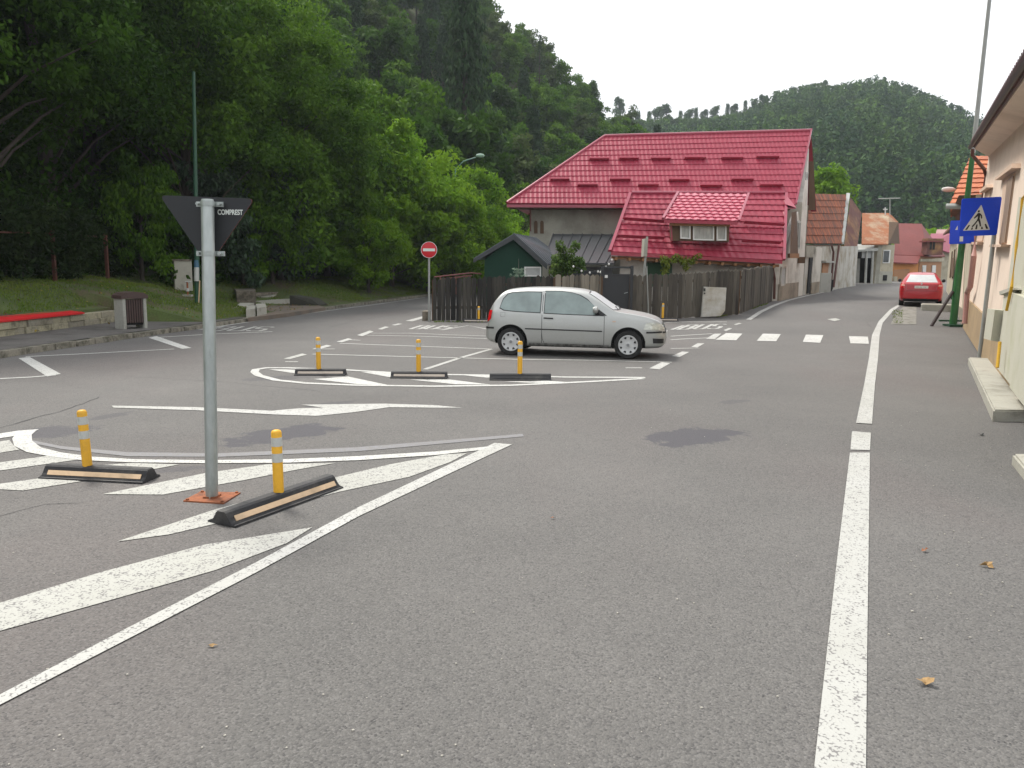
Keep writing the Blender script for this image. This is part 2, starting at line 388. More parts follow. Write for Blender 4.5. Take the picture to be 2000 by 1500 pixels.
# ---------------------------------------------------------------- painted markings
def flat(mb, pts, off=.005):
    P = [G(x, y, off) for x, y in pts]; mb.poly(P)
def strip(mb, Lp, Rp, off=.006, k=1, fn=zroad):
    """two pixel polylines with the same number of points"""
    for i in range(len(Lp) - 1):
        for j in range(k):
            t0, t1 = j / k, (j + 1) / k
            f = lambda P, t: (P[i][0] + (P[i + 1][0] - P[i][0]) * t, P[i][1] + (P[i + 1][1] - P[i][1]) * t)
            mb.poly([G(*f(Lp, t0), off, fn), G(*f(Rp, t0), off, fn), G(*f(Rp, t1), off, fn), G(*f(Lp, t1), off, fn)])
def line(mb, pts, wd, off=.005, closed=False, sub=1):
    """constant-width stripe through pixel points"""
    P = [G(*p) for p in pts]
    Q = []
    for a, b in zip(P, P[1:]):
        for k in range(sub): Q.append(a.lerp(b, k / sub))
    Q.append(P[-1]); P = Q
    sides = []
    for i, p in enumerate(P):
        d = (P[min(i + 1, len(P) - 1)] - P[max(i - 1, 0)]); d.z = 0; d.normalize(); s = Vector((-d.y, d.x, 0)) * wd / 2
        a, b = p + s, p - s
        sides.append((Vector((a.x, a.y, zroad(a.x, a.y) + off)), Vector((b.x, b.y, zroad(b.x, b.y) + off))))
    for (a, b), (c, d) in zip(sides, sides[1:]): mb.poly([a, b, d, c])
# right edge line (narrow gaps where the paint was re-laid)
mb = MB()
strip(mb, [(1588, 1520), (1612, 1300), (1634, 1100), (1660, 885)], [(1691, 1520), (1693, 1300), (1696, 1100), (1699, 885)], k=3)
strip(mb, [(1661, 879), (1664, 843)], [(1699, 880), (1701, 846)])
strip(mb, [(1672, 827), (1688, 750), (1697, 700), (1703, 655), (1716, 628), (1738, 605), (1753, 596)], [(1703, 829), (1709, 750), (1715, 700), (1718, 655), (1724, 631), (1743, 609), (1757, 598)], k=4, off=.008)
mb.mat(M_PAINT); struct('edge_line', mb, M_PAINT)
# left edge line climbing along the houses
mb = MB(); line(mb, [(1462, 625), (1485, 610), (1510, 598), (1540, 587), (1580, 577), (1610, 571), (1632, 565), (1648, 559), (1662, 556)], .16, .012, sub=3)
struct('edge_line', mb, M_PAINT)
# zebra crossing
mb = MB()
for q in [[(1397, 664), (1438, 665), (1450, 652), (1418, 651)], [(1478, 666), (1516, 667), (1525, 653), (1490, 652)], [(1568, 668), (1602, 670), (1608, 655), (1574, 654)], [(1661, 671), (1697, 672), (1695, 658), (1658, 657)]]: flat(mb, q, .007)
struct('zebra_crossing', mb, M_PAINTN)
# foreground hatched island
mb = MB()
strip(mb, [(-25, 1372), (250, 1228), (500, 1100), (700, 992), (880, 907), (966, 866)], [(-25, 1392), (250, 1250), (500, 1120), (700, 1010), (880, 925), (1000, 869)], k=2)
struct('island_outline', mb, M_PAINT)
mb = MB()
strip(mb, [(-10, 900), (18, 850), (76, 838)], [(0, 861), (0, 861), (20, 853)]) if False else None
# curved outline of the island: outer edge / inner edge
strip(mb, [(72, 841), (62, 850), (63, 862), (80, 875), (120, 885), (180, 893), (260, 898), (400, 900), (560, 898), (700, 892), (850, 883), (966, 872)],
          [(30, 848), (24, 858), (28, 872), (52, 884), (100, 893), (160, 900), (250, 904), (400, 906), (560, 905), (700, 900), (850, 890), (940, 880)], k=2, off=.0065)
flat(mb, [(-30, 862), (-30, 852), (36, 842), (76, 839), (60, 848), (30, 852)], .0055)
struct('island_outline', mb, M_PAINTN)
mb = MB()
for q in [[(-30, 868), (18, 860), (28, 872), (38, 879), (-30, 890)],
          [(-30, 908), (96, 891), (155, 898), (-30, 924)],
          [(-30, 950), (100, 932), (158, 941), (45, 959), (-30, 955)],
          [(200, 909), (262, 905), (350, 908), (290, 919), (262, 918)],
          [(201, 966), (400, 925), (520, 908), (655, 905), (575, 919), (480, 938), (318, 967)],
          [(228, 1059), (420, 996), (640, 937), (760, 908), (870, 888), (912, 886), (880, 903), (800, 932), (660, 962), (480, 1010), (330, 1045)],
          [(-30, 1188), (200, 1118), (400, 1065), (610, 1031), (560, 1062), (420, 1115), (200, 1178), (-30, 1242)]]: flat(mb, q, .0045)
struct('island_hatching', mb, M_PAINTW)
# left arrow-like marking
mb = MB()
strip(mb, [(218, 793), (380, 796), (530, 803)], [(222, 797), (380, 802), (530, 810)])
flat(mb, [(530, 803), (586, 798), (632, 797), (588, 791), (750, 789), (850, 792), (903, 797), (860, 797), (760, 796), (690, 806), (618, 813), (530, 810)])
struct('lane_marking', mb, M_PAINT)
mb = MB(); strip(mb, [(60, 860), (120, 872), (250, 884), (430, 886), (700, 874), (900, 858), (1020, 848)], [(62, 866), (122, 878), (250, 892), (430, 893), (700, 882), (900, 864), (1024, 853)], k=2, off=.004)
struct('faded_line', mb, M_PAINTF)
# second island with its three separators
mb = MB()
line(mb, [(1260, 738), (1100, 737), (1000, 734), (860, 732), (760, 728), (660, 722), (560, 719), (520, 719), (500, 722), (497, 727), (506, 734), (540, 743), (600, 749), (700, 753), (850, 755), (1000, 753), (1150, 746), (1256, 740)], .13, .006)
struct('island_outline', mb, M_PAINTN)
mb = MB()
for q in [[(525, 722), (560, 722), (615, 725), (585, 731)], [(612, 741), (680, 736), (760, 753), (700, 751)], [(705, 727), (770, 728), (800, 737), (760, 737)], [(800, 742), (880, 742), (960, 752), (890, 751)], [(900, 733), (955, 733), (975, 737), (950, 738)], [(985, 746), (1070, 744), (1110, 747), (1050, 749)]]: flat(mb, q, .005)
struct('island_hatching', mb, M_PAINTN)
# parking bays
mb = MB()
for pts in [[(610, 692), (800, 697), (1000, 702), (1150, 704), (1312, 708)], [(664, 671), (800, 676), (960, 682)], [(716, 655), (820, 657), (960, 662)], [(725, 651), (800, 651), (900, 655), (960, 657)],
            [(960, 682), (900, 699), (830, 722)], [(1310, 681), (1365, 680)], [(1310, 664), (1340, 662), (1390, 660)], [(1310, 657), (1340, 655), (1392, 652)],
            [(862, 645), (915, 636), (956, 644)], [(912, 628), (960, 628)], [(1312, 644), (1335, 636)], [(1300, 630), (1345, 629), (1420, 629)],
            [(557, 707), (582, 707)], [(612, 682), (654, 682)], [(684, 664), (704, 665)], [(1222, 719), (1254, 719)]]:
    line(mb, pts, .10, .0055)
for q in [[(554, 701), (590, 691), (600, 693), (566, 702)], [(610, 682), (638, 674), (648, 676), (622, 683)], [(657, 668), (680, 661), (688, 663), (668, 669)], [(697, 655), (722, 646), (730, 648), (708, 657)],
          [(738, 643), (752, 638), (760, 639), (746, 644)], [(765, 635), (778, 632), (786, 633), (772, 636)],
          [(1268, 720), (1292, 708), (1309, 710), (1288, 722)], [(1312, 696), (1332, 687), (1346, 688), (1327, 698)], [(1350, 678), (1362, 671), (1376, 671), (1362, 679)], [(1379, 662), (1395, 652), (1409, 652), (1396, 663)],
          [(1413, 645), (1424, 641), (1430, 642), (1418, 647)], [(1433, 634), (1443, 631), (1449, 632), (1438, 635)]]: flat(mb, q, .0062)
strip(mb, [(792, 627), (826, 618)], [(806, 628), (832, 620)])
struct('parking_bay_marking', mb, M_PAINT)
# seams and cracks in the asphalt
M_SEAM = mat('bitumen_seam', (.035, .034, .036), .8, .3, 8, 60)
mb = MB()
def crack(pts, wd, seed, amp=.03):
    rr = random.Random(seed); P = [G(*p) for p in pts]; Q = []
    for a, b in zip(P, P[1:]):
        n = max(2, int((b - a).length / .12)); d = (b - a).normalized(); s = Vector((-d.y, d.x, 0))
        for k in range(n): Q.append(a.lerp(b, k / n) + s * rr.uniform(-amp, amp))
    for a, b in zip(Q, Q[1:]):
        d = (b - a).normalized(); s = Vector((-d.y, d.x, 0)) * wd * rr.uniform(.3, 1); z = Vector((0, 0, .003)); mb.poly([a + s + z, a - s + z, b - s + z, b + s + z])
crack([(-20, 842), (70, 816), (130, 800), (205, 772)], .012, 1, .02); crack([(240, 735), (420, 745), (640, 765)], .005, 2, .03)
crack([(1745, 640), (1800, 648), (1890, 655)], .010, 4, .02); crack([(1755, 690), (1900, 694)], .006, 5, .03)
crack([(0, 1010), (90, 985), (200, 978)], .004, 6); crack([(640, 640), (700, 625), (800, 610)], .012, 7, .04); crack([(1600, 560), (1660, 590), (1700, 640)], .008, 8, .04)
struct('asphalt_crack', mb, M_SEAM)
# zigzag bus stop line and kerb line, left
mb = MB()
line(mb, [(-40, 742), (60, 737), (108, 733)], .10); strip(mb, [(36, 700), (92, 736)], [(58, 698), (119, 731)])
line(mb, [(50, 697), (150, 692), (340, 682)], .10); strip(mb, [(290, 660), (356, 682)], [(306, 657), (374, 680)])
line(mb, [(296, 660), (410, 653), (532, 648)], .10)
struct('bus_stop_marking', mb, M_PAINTN)
mb = MB(); line(mb, [(390, 644), (460, 633), (560, 618), (640, 607), (740, 594), (830, 581)], .12, .006, sub=2); struct('edge_line', mb, M_PAINT)
# worn letters of the bus stop
def letters(mb, quad, word):
    """block letters drawn inside a pixel quad (tl,tr,br,bl)"""
    A = {'B': [[(0, 0), (0, 1), (.7, 1), (.8, .8), (.7, .55), (0, .52)], [(0, .52), (.75, .5), (.85, .25), (.75, 0), (0, 0)]], 'U': [[(0, 1), (0, .1), (.2, 0), (.7, 0), (.85, .1), (.85, 1)]], 'S': [[(.85, .9), (.7, 1), (.1, 1), (0, .8), (.1, .55), (.75, .5), (.85, .25), (.75, 0), (.1, 0), (0, .1)]]}
    W = [G(*q) for q in quad]
    def P(u, v): return W[3].lerp(W[2], u).lerp(W[0].lerp(W[1], u), v)
    for i, ch in enumerate(word):
        for st in A[ch]:
            pts = [P((i + p[0] * .8 + .05) / len(word), p[1]) for p in st]
            for a, b in zip(pts, pts[1:]):
                d = (b - a); s = Vector((-d.y, d.x, 0)).normalized() * .055; e = d.normalized() * .04
                z = Vector((0, 0, .007)); mb.poly([a + s - e + z, a - s - e + z, b - s + e + z, b + s + e + z])
mb = MB(); letters(mb, [(436, 638), (545, 639), (520, 647), (400, 646)], 'BUS'); struct('road_lettering', mb, M_PAINT)
mb = MB(); letters(mb, [(822, 636), (900, 637), (880, 643), (800, 643)], 'BUS'); letters(mb, [(1345, 635), (1425, 633), (1410, 642), (1322, 644)], 'BUS'); struct('road_lettering', mb, M_PAINT)
mb = MB(); flat(mb, [(1615, 624), (1632, 622), (1642, 625), (1630, 628)], .012); struct('lane_marking', mb, M_PAINTW)
# paler re-laid strip of pavement right of the edge line, by the red car
mb = MB()
for q in [[(1742, 628), (1752, 610), (1764, 600), (1790, 600), (1790, 634), (1740, 634)]]:
    P = [G(x, y, .009) for x, y in q]; mb.poly(P)
struct('pavement_patch', mb, mat('pale_worn_asphalt', (.20, .19, .17), .9, .2, 3, 50, .2, 40, dirt=(.10, .10, .07), dirt_amt=.3, dirt_scale=4))
# ---------------------------------------------------------------- building materials
M_RED = mat('crimson_roof_metal', (.29, .026, .052), .50, .12, 2.5, 30, spec=.4, coat=.0, dirt=(.33, .04, .07), dirt_amt=.2, dirt_scale=.9)
M_REDTRIM = mat('crimson_trim_metal', (.30, .03, .06), .3, .06, spec=.5, coat=.4)
M_DARKM = mat('dark_roof_metal', (.030, .034, .038), .35, .12, 1.5, 20, spec=.5)
M_CLAY = mat('clay_roof_tiles', (.42, .12, .045), .85, .25, 3, 30, .3, 30, tintcol=(.15, .05, .03), dirt=(.09, .055, .04), dirt_amt=.35, dirt_scale=1.2)
M_CLAYB = mat('bright_clay_tiles', (.50, .15, .06), .8, .2, 3, 30, .3, 30, tintcol=(.36, .11, .05), dirt=(.14, .07, .05), dirt_amt=.25)
M_RUST = mat('rusted_sheet_roof', (.40, .33, .23), .8, .15, 1.5, 12, .2, 20, dirt=(.30, .11, .045), dirt_amt=.75, dirt_scale=.55)
M_RUSTD = mat('dark_rusty_roof', (.13, .05, .04), .8, .2, 1.5, 12, 0, dirt=(.30, .17, .07), dirt_amt=.4, dirt_scale=.6)
M_REDOLD = mat('faded_red_roof', (.17, .032, .026), .6, .15, .8, 8, .15, 8, dirt=(.18, .04, .035), dirt_amt=.4, dirt_scale=.7)
M_PINKR = mat('pinkish_red_roof', (.25, .045, .075), .5, .1, 1, 8)
M_PLAST = mat('white_plaster', (.64, .62, .56), .9, .08, 1.2, 40, .2, 50, dirt=(.42, .40, .35), dirt_amt=.4, dirt_scale=.8)
M_GREYP = mat('grey_render', (.38, .37, .31), .9, .10, .8, 30, .15, 40, dirt=(.23, .22, .18), dirt_amt=.4, dirt_scale=.5)
M_OLDP = mat('old_white_wall', (.50, .49, .45), .9, .1, 1.5, 30, .2, 30, dirt=(.33, .29, .22), dirt_amt=.45, dirt_scale=1.2)
M_PLINTH = mat('tan_plinth', (.33, .235, .13), .85, .1, 2, 40, .15, 50, dirt=(.24, .18, .11), dirt_amt=.35)
M_STONEP = mat('stone_plinth', (.34, .29, .22), .9, .2, 3, 30, .3, 20, dirt=(.2, .17, .13), dirt_amt=.5)
M_PINKW = mat('pale_pink_wall', (.70, .58, .48), .85, .05, 1.0, 60, .12, 70, dirt=(.58, .47, .38), dirt_amt=.3, dirt_scale=.6)
M_PINKT = mat('peach_trim', (.56, .41, .31), .85, .06, 1.5, 40)
M_CREAM = mat('cream_wall', (.46, .45, .37), .85, .06, 1, 50, .12, 60, dirt=(.40, .40, .29), dirt_amt=.3)
M_BEIGE = mat('beige_wall', (.44, .40, .30), .88, .1, 1, 30, .1, 30, dirt=(.33, .29, .21), dirt_amt=.4)
M_OCHRE = mat('ochre_wall', (.52, .33, .10), .85, .08, 1.5, 30)
M_ORANGE = mat('orange_wall', (.56, .24, .08), .85, .08, 1.5, 30)
M_BRICKW = mat('terracotta_wall', (.40, .21, .11), .85, .08, 1.5, 30)
M_WOOD = mat('honey_timber', (.24, .115, .04), .6, .18, 3, 30, .15, 30, streak=(1, 1, .2), tintcol=(.26, .12, .045))
M_WOODM = mat('mid_brown_timber', (.085, .042, .018), .7, .2, 3, 30, .2, 30, streak=(1, 1, .2))
M_WOODD = mat('brown_timber', (.11, .065, .035), .8, .2, 3, 30, .2, 30, streak=(1, 1, .15))
M_FENCE = mat('weathered_fence_wood', (.13, .118, .095), .9, .35, 3.5, 25, .5, 22, streak=(1, 1, .09), tintcol=(.055, .048, .038), dirt=(.035, .03, .026), dirt_amt=.35, dirt_scale=2.2)
M_FENCED = mat('dark_fence_wood', (.075, .068, .055), .92, .35, 3.5, 25, .5, 22, streak=(1, 1, .09), tintcol=(.022, .020, .017), dirt=(.014, .013, .012), dirt_amt=.45, dirt_scale=2.2)
M_FENCEL = mat('pale_fence_wood', (.27, .24, .19), .9, .25, 3.5, 25, .4, 22, streak=(1, 1, .09), tintcol=(.16, .14, .11), dirt=(.08, .07, .055), dirt_amt=.3, dirt_scale=2.2)
M_GREEN = mat('dark_green_boards', (.008, .040, .024), .95, .12, 2, 30)
M_GLASS = mat('window_glass', (.10, .12, .13), .06, .05, spec=.8, coat=.5)
M_GLASSD = mat('dark_window_glass', (.02, .024, .026), .08, .05, spec=.7)
M_CURT = mat('lace_curtain', (.42, .43, .42), .9, .12, 8, 30)
M_WHITE = mat('white_plastic', (.68, .68, .65), .45, .04, 4, 30)
M_BLACKG = mat('black_gate_metal', (.022, .024, .027), .45, .1, 3, 30)
M_DPIPE = mat('brown_downpipe', (.10, .035, .025), .45, .1)
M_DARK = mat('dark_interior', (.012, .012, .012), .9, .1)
M_STEEL = mat('galvanised_steel', (.38, .41, .40), .42, .10, 5, 40, .05, 60, metal=.55, dirt=(.26, .30, .28), dirt_amt=.4, dirt_scale=3, streak=(1, 1, .3))
M_GREYB = mat('grey_cabinet', (.40, .41, .38), .6, .05, 3, 30, dirt=(.30, .30, .27), dirt_amt=.3, dirt_scale=2)

def tile_roof(mb, P0, P1, P2, P3, col=.2, row=.35, amp=.022, lip=.03, scal=.03, thick=.06, sub=6, kind='wave', seed=1):
    """P0 eave left, P1 eave right, P2 ridge right, P3 ridge left: real pressed-tile relief over the whole slope"""
    P0, P1, P2, P3 = [Vector(p) for p in (P0, P1, P2, P3)]
    n = ((P1 - P0).cross(P3 - P0)).normalized()
    if n.z < 0: n = -n
    e = (P1 - P0).normalized(); up = n.cross(e).normalized()
    if up.z < 0: up = -up
    Hh = (P3 - P0).dot(up); rows = max(1, int(round(Hh / row))); row = Hh / rows
    rr = random.Random(seed); tints = {}
    for r in range(rows):
        lines = []
        for q, hq in ((0.0, 1.0), (.06, 1.0), (.5, .5), (1.0, 0.0)):
            v = (r + q) / rows
            Lp = P0.lerp(P3, v); Rp = P1.lerp(P2, v); sL = (Lp - P0).dot(e); sR = (Rp - P0).dot(e)
            lines.append((v, hq, Lp, Rp, sL, sR, q))
        s0 = min(l_[4] for l_ in lines); s1 = max(l_[5] for l_ in lines)
        ks = range(int(math.floor(s0 / col * sub)), int(math.ceil(s1 / col * sub)) + 1)
        V = []; T = []
        for v, hq, Lp, Rp, sL, sR, q in lines:
            for k in ks:
                s = min(sR, max(sL, k * col / sub)); t = (s - sL) / max(1e-6, sR - sL)
                ph = (k % sub) / sub
                if kind == 'wave': pr = math.sin(math.pi * ph) ** 2
                elif kind == 'flat': pr = 0 if k % sub in (0,) else .35 + rr.uniform(0, .12)
                else: pr = 1 if k % sub == 0 else 0
                drop = -scal * pr if q < .05 else 0
                V.append(Lp.lerp(Rp, t) + n * (amp * pr + lip * hq) + up * drop)
                key = (r, k // sub)
                if key not in tints: tints[key] = rr.random()
                T.append(tints[key])
        m = len(ks); Fc = []
        for j in range(3):
            for i in range(m - 1): Fc.append((j * m + i, j * m + i + 1, (j + 1) * m + i + 1, (j + 1) * m + i))
        # riser of the lip
        b = len(V)
        for i in range(m): V.append(V[i] - n * lip); T.append(T[i])
        for i in range(m - 1): Fc.append((b + i, b + i + 1, i + 1, i))
        base = len(mb.v); mb.v += [tuple(x) for x in V]; mb.f += [tuple(i + base for i in f) for f in Fc]; mb.t += T; mb.m += [mb.cur] * len(Fc)
    if thick:
        mb.prism([P0, P1, P2, P3], -n * thick)
    return n
def window(T, pl, q, off=0, fw=.06, glass=None, frame=None, mull=1, sill=True, curtain=False, recess=.0, name='window'):
    """q = pixel quad tl,tr,br,bl on plane pl"""
    P = [pl.hit(*p, off) for p in q]; n = pl.n
    frm = MB(); c = sum(P, Vector()) / 4
    def inner(f): return [p + (c - p) * f for p in P]
    Wd = (P[1] - P[0]).length; Ht = (P[0] - P[3]).length
    def bl(u, v): return P[3].lerp(P[2], u).lerp(P[0].lerp(P[1], u), v)
    fu, fv = fw / Wd, fw / Ht
    fr_ = [((0, 0), (1, fv)), ((0, 1 - fv), (1, 1)), ((0, fv), (fu, 1 - fv)), ((1 - fu, fv), (1, 1 - fv))]
    for k in range(1, mull + 1): u = k / (mull + 1); fr_.append(((u - fu * .6, fv), (u + fu * .6, 1 - fv)))
    for (a, b), (c_, d) in fr_: frm.prism([bl(a, b), bl(c_, b), bl(c_, d), bl(a, d)], n * .05)
    f = T.part(name, frm, frame or M_WHITE)
    g = MB(); g.prism([bl(fu, fv), bl(1 - fu, fv), bl(1 - fu, 1 - fv), bl(fu, 1 - fv)], n * .018); T.part('pane', g, glass or M_GLASSD, f)
    if sill:
        s = MB(); a, b = P[3], P[2]; u = (P[0] - P[3]).normalized(); e = (b - a).normalized() * .06
        s.prism([a - e, b + e, b + e - u * .07, a - e - u * .07], n * .12); T.part('sill', s, M_CONC, f)
    return f
UP = Vector((0, 0, 1))
def down(p, z): return Vector((p.x, p.y, z))

# ================================================================= big red-roofed house
EL, ER = at(990, 397, 36.0), at(1553, 400, 36.0); RL, RR = at(1180, 266, 39.2), at(1583, 255, 39.2)
RR = coplanar(EL, ER, RR, RL)
EBR = at(1594, 412, 42.2); EBL = Vector((EL.x + 1.0, 42.6, EL.z))
T = Thing('house', 'large grey house under a wide crimson metal tile roof with rows of snow guards', 'house', (7, 38, .4))
mb = MB(); nm = tile_roof(mb, EL, ER, RR, RL, .20, .36, .020, .024, .015, sub=6)
tile_roof(mb, EBR, EBL, RL, RR, .4, .7, .02, .02, 0, sub=2)
tile_roof(mb, EBL, EL, RL, RL + Vector((.01, .01, 0)), .4, .5, .02, .02, 0, sub=3)
roof = T.part('roof', mb, M_RED, smooth=True, ang=50)
mb = MB(); mb.tube([RL, RR], .09, 8); mb.tube([RL, EL + Vector((0, 0, .03))], .07, 8); mb.prism([RR, ER, ER + Vector((.08, 0, 0)), RR + Vector((.08, 0, 0))], (0, 0, .10))
T.part('ridge_cap', mb, M_REDTRIM, roof)
mb = MB(); gut = [EL - UP * .06, ER - UP * .06]; mb.prism([gut[0], gut[1], gut[1] - UP * .12, gut[0] - UP * .12], (0, -.10, 0)); T.part('gutter', mb, M_REDTRIM, roof)
pr = Plane(EL, ER, RR)
for a, b, y in [(1151, 1189, 310), (1209, 1247, 309), (1271, 1310, 309), (1337, 1378, 308), (1408, 1451, 308), (1477, 1521, 306),
                (1075, 1112, 350), (1128, 1167, 361), (1191, 1231, 350), (1246, 1286, 361), (1306, 1346, 351), (1367, 1410, 362), (1428, 1471, 350), (1484, 1529, 361)]:
    mb = MB(); A, B = pr.hit(a, y + 3, .05), pr.hit(b, y + 3, .05); u = (pr.hit(a, y - 6, .05) - A).normalized() * .03
    mb.prism([A, B, B + u, A + u], pr.n * .12); mb.prism([A + u, B + u, B + u * 7, A + u * 7], pr.n * .03)
    T.part('snow_guard', mb, M_RED, roof)
# walls: front, left, gable facing the street
FL, FRt = at(1035, 405, 36.9), Vector((ER.x - .15, 36.75, 0)); zg = .1
gb = G(1567.6, 577); back = Vector((gb.x, gb.y, 0)); frontc = Vector((13.0 - .15, 36.7, 0))
frontc.x = back.x - (back.y - frontc.y) * .54
mb = MB(); zE = EL.z + .25
A = Vector((FL.x, FL.y, zg)); B = Vector((frontc.x, frontc.y, zg)); C = Vector((back.x, back.y, zg)); D = Vector((FL.x + .8, back.y + .6, zg))
mb.poly([A, B, down(B, zE), down(A, zE)]); mb.poly([D, A, down(A, zE), down(D, zE)]); mb.poly([C, D, down(D, zE), down(C, zE)])
T.part('wall', mb, M_GREYP)
mb = MB(); apex = at(1580, 290, RR.y)
mb.prism([down(B, .45), down(C, .45), at(1577, 400, C.y), apex, down(B, ER.z + .15)], Vector((-.25, .12, 0)))
T.part('gable_wall', mb, M_PLAST)
pg = Plane(B, C, B + UP)
for q in [[(1556, 432), (1562, 432), (1560, 487), (1554, 487)], [(1573, 336), (1577, 336), (1576, 352), (1572, 352)]]:
    window(T, pg, q, .03, .08, M_GLASSD, M_GREYB, 1, False)
mb = MB()   # timber soffit and bargeboard on the street gable
ov = Vector((.75, -.05, 0))
mb.prism([at(x, y, RR.y + .9) for x, y in [(1583, 262), (1586, 276), (1589, 312), (1593, 410), (1579, 410), (1581, 312)]], (.05, .2, 0)); T.part('bargeboard', mb, M_WOODD)
mb = MB(); mb.prism([EL + Vector((.1, .3, -.16)), ER + Vector((-.1, .3, -.16)), ER + Vector((-.1, .95, -.16)), EL + Vector((.6, .95, -.16))], (0, 0, -.05)); T.part('soffit', mb, M_WOODD)
pf = Plane(A, B, A + UP)
for x0 in (1043, 1055):   # small round-headed wall niches beside the corner
    mb = MB(); pts = [pf.hit(x0, 456, .02), pf.hit(x0 + 7, 456, .02)] + [pf.hit(x0 + 3.5 + 3.5 * math.cos(t), 436 - 5 * math.sin(t), .02) for t in [k * math.pi / 6 for k in range(7)]]
    mb.prism(pts, pf.n * .03); T.part('window', mb, M_WOODD)
# downpipe from the eave corner
mb = MB(); mb.tube([at(1036, 405, 36.3), at(1036, 452, 36.3)], .04, 8); T.part('downpipe', mb, M_DPIPE)

# ================================================================= small house with dormer
EL2, ER2 = at(1193, 492, 31.2), at(1527, 509, 32.3); RL2, RR2 = at(1233, 379, 34.3), at(1532, 379, 34.9)
RR2 = coplanar(EL2, ER2, RR2, RL2)
T = Thing('house', 'small white house behind the fence, crimson tile roof with a wide dormer window', 'house', (8, 34, .4))
mb = MB(); tile_roof(mb, EL2, ER2, RR2, RL2, .30, .34, .030, .036, .04, sub=8)
BK = Vector((0, 1.6, -1.4)); tile_roof(mb, RR2 + BK, RL2 + BK, RL2, RR2, .5, .7, .02, .02, 0, sub=2)
roof = T.part('roof', mb, M_RED, smooth=True, ang=45)
p2 = Plane(EL2, ER2, RL2)
mb = MB(); mb.tube([RL2 + UP * .05, RR2 + UP * .05], .08, 8); mb.prism([RL2, EL2, EL2 - Vector((.12, 0, 0)), RL2 - Vector((.12, 0, 0))], p2.n * .10); mb.prism([RR2, ER2, ER2 + Vector((.12, 0, 0)), RR2 + Vector((.12, 0, 0))], p2.n * .10)
# small half-hip at the street end
HH = at(1556, 406, 34.7); mb.poly([RR2 + UP * .06, ER2.lerp(RR2, .80) + p2.n * .12, HH]); mb.poly([RR2 + UP * .06, HH, HH + Vector((-.3, 1.2, .1))])
T.part('ridge_cap', mb, M_REDTRIM, roof)
mb = MB(); mb.prism([EL2, ER2, ER2 - UP * .13, EL2 - UP * .13], (0, -.09, 0)); T.part('gutter', mb, M_REDTRIM, roof)
for (xa, ya, xb, yb) in [(1216, 430, 1302, 436), (1204, 464, 1296, 468), (1452, 437, 1531, 442), (1448, 473, 1524, 477)]:
    mb = MB(); a, b = p2.hit(xa, ya, .10), p2.hit(xb, yb, .10); u = (p2.hit(xa, ya - 8) - p2.hit(xa, ya)).normalized()
    mb.prism([a, b, b + u * .04, a + u * .04], p2.n * .15); T.part('snow_guard', mb, M_RED, roof)
# dormer: front face vertical, flat-pitched tile roof
DYf = 31.65
dl, dr = at(1311, 470, DYf), at(1424, 472, DYf + .3); dtl, dtr = at(1309, 432, DYf), at(1424, 434, DYf + .3)
mb = MB(); mb.prism([dl, dr, dtr, dtl], (0, .2, 0)); dorm = T.part('dormer', mb, M_WOODD)
mb = MB(); bk = Vector((.35, 1.6, 0))
mb.prism([dl, dtl, dtl + bk, dl + bk], (.06, 0, 0)); T.part('cheek', mb, M_REDTRIM, dorm)
mb = MB(); mb.prism([dr, dtr, dtr + bk, dr + bk], (-.06, 0, 0)); T.part('cheek', mb, M_REDTRIM, dorm)
a, b, c, d = at(1297, 429, DYf - .35), at(1440, 433, DYf - .05), at(1459, 380, 33.95), at(1326, 378, 33.8)
mb = MB(); nd_ = tile_roof(mb, a, b, c, d, .30, .30, .04, .04, .04, sub=8); T.part('roof', mb, mat('pale_crimson_roof_metal', (.42, .06, .10), .36, .08, 2, 30, coat=.35), dorm, smooth=True, ang=45)
mb = MB(); mb.prism([a, b, b - UP * .12, a - UP * .12], (0, -.05, 0)); mb.prism([a, d, d - Vector((.1, 0, 0)), a - Vector((.1, 0, 0))], nd_ * .09); mb.prism([b, c, c + Vector((.1, 0, 0)), b + Vector((.1, 0, 0))], nd_ * .09); T.part('trim', mb, M_REDTRIM, dorm)
mb = MB(); a2, b2 = at(1309, 436, DYf - .2), at(1425, 438, DYf + .1); mb.prism([a2, b2, b2 - UP * .09, a2 - UP * .09], (0, -.06, 0)); T.part('beam', mb, M_WOOD, dorm)
pd = Plane(dl, dr, dtl)
for q in [[(1328, 436), (1348, 437), (1348, 467), (1328, 466)], [(1353, 437), (1394, 438), (1394, 470), (1353, 469)], [(1399, 438), (1418, 439), (1418, 470), (1399, 470)]]:
    P = [pd.hit(*k, .03) for k in q]; mb = MB()
    f = .05 / (P[1] - P[0]).length; g_ = .05 / (P[0] - P[3]).length
    def bl(u, v): return P[3].lerp(P[2], u).lerp(P[0].lerp(P[1], u), v)
    for (u0, v0), (u1, v1) in [((0, 0), (1, g_)), ((0, 1 - g_), (1, 1)), ((0, g_), (f, 1 - g_)), ((1 - f, g_), (1, 1 - g_))]: mb.prism([bl(u0, v0), bl(u1, v0), bl(u1, v1), bl(u0, v1)], pd.n * .05)
    wf = T.part('window', mb, M_WHITE, dorm)
mb = MB()
for q in [[(1328, 436), (1348, 437), (1348, 467), (1328, 466)], [(1353, 437), (1394, 438), (1394, 470), (1353, 469)], [(1399, 438), (1418, 439), (1418, 470), (1399, 470)]]: mb.prism([pd.hit(*k, .03) for k in q], pd.n * .01)
T.part('curtained_glass', mb, mat('curtained_glass', (.34, .36, .34), .12, .25, 5, 14, coat=.8, streak=(1, 1, .25)), dorm)
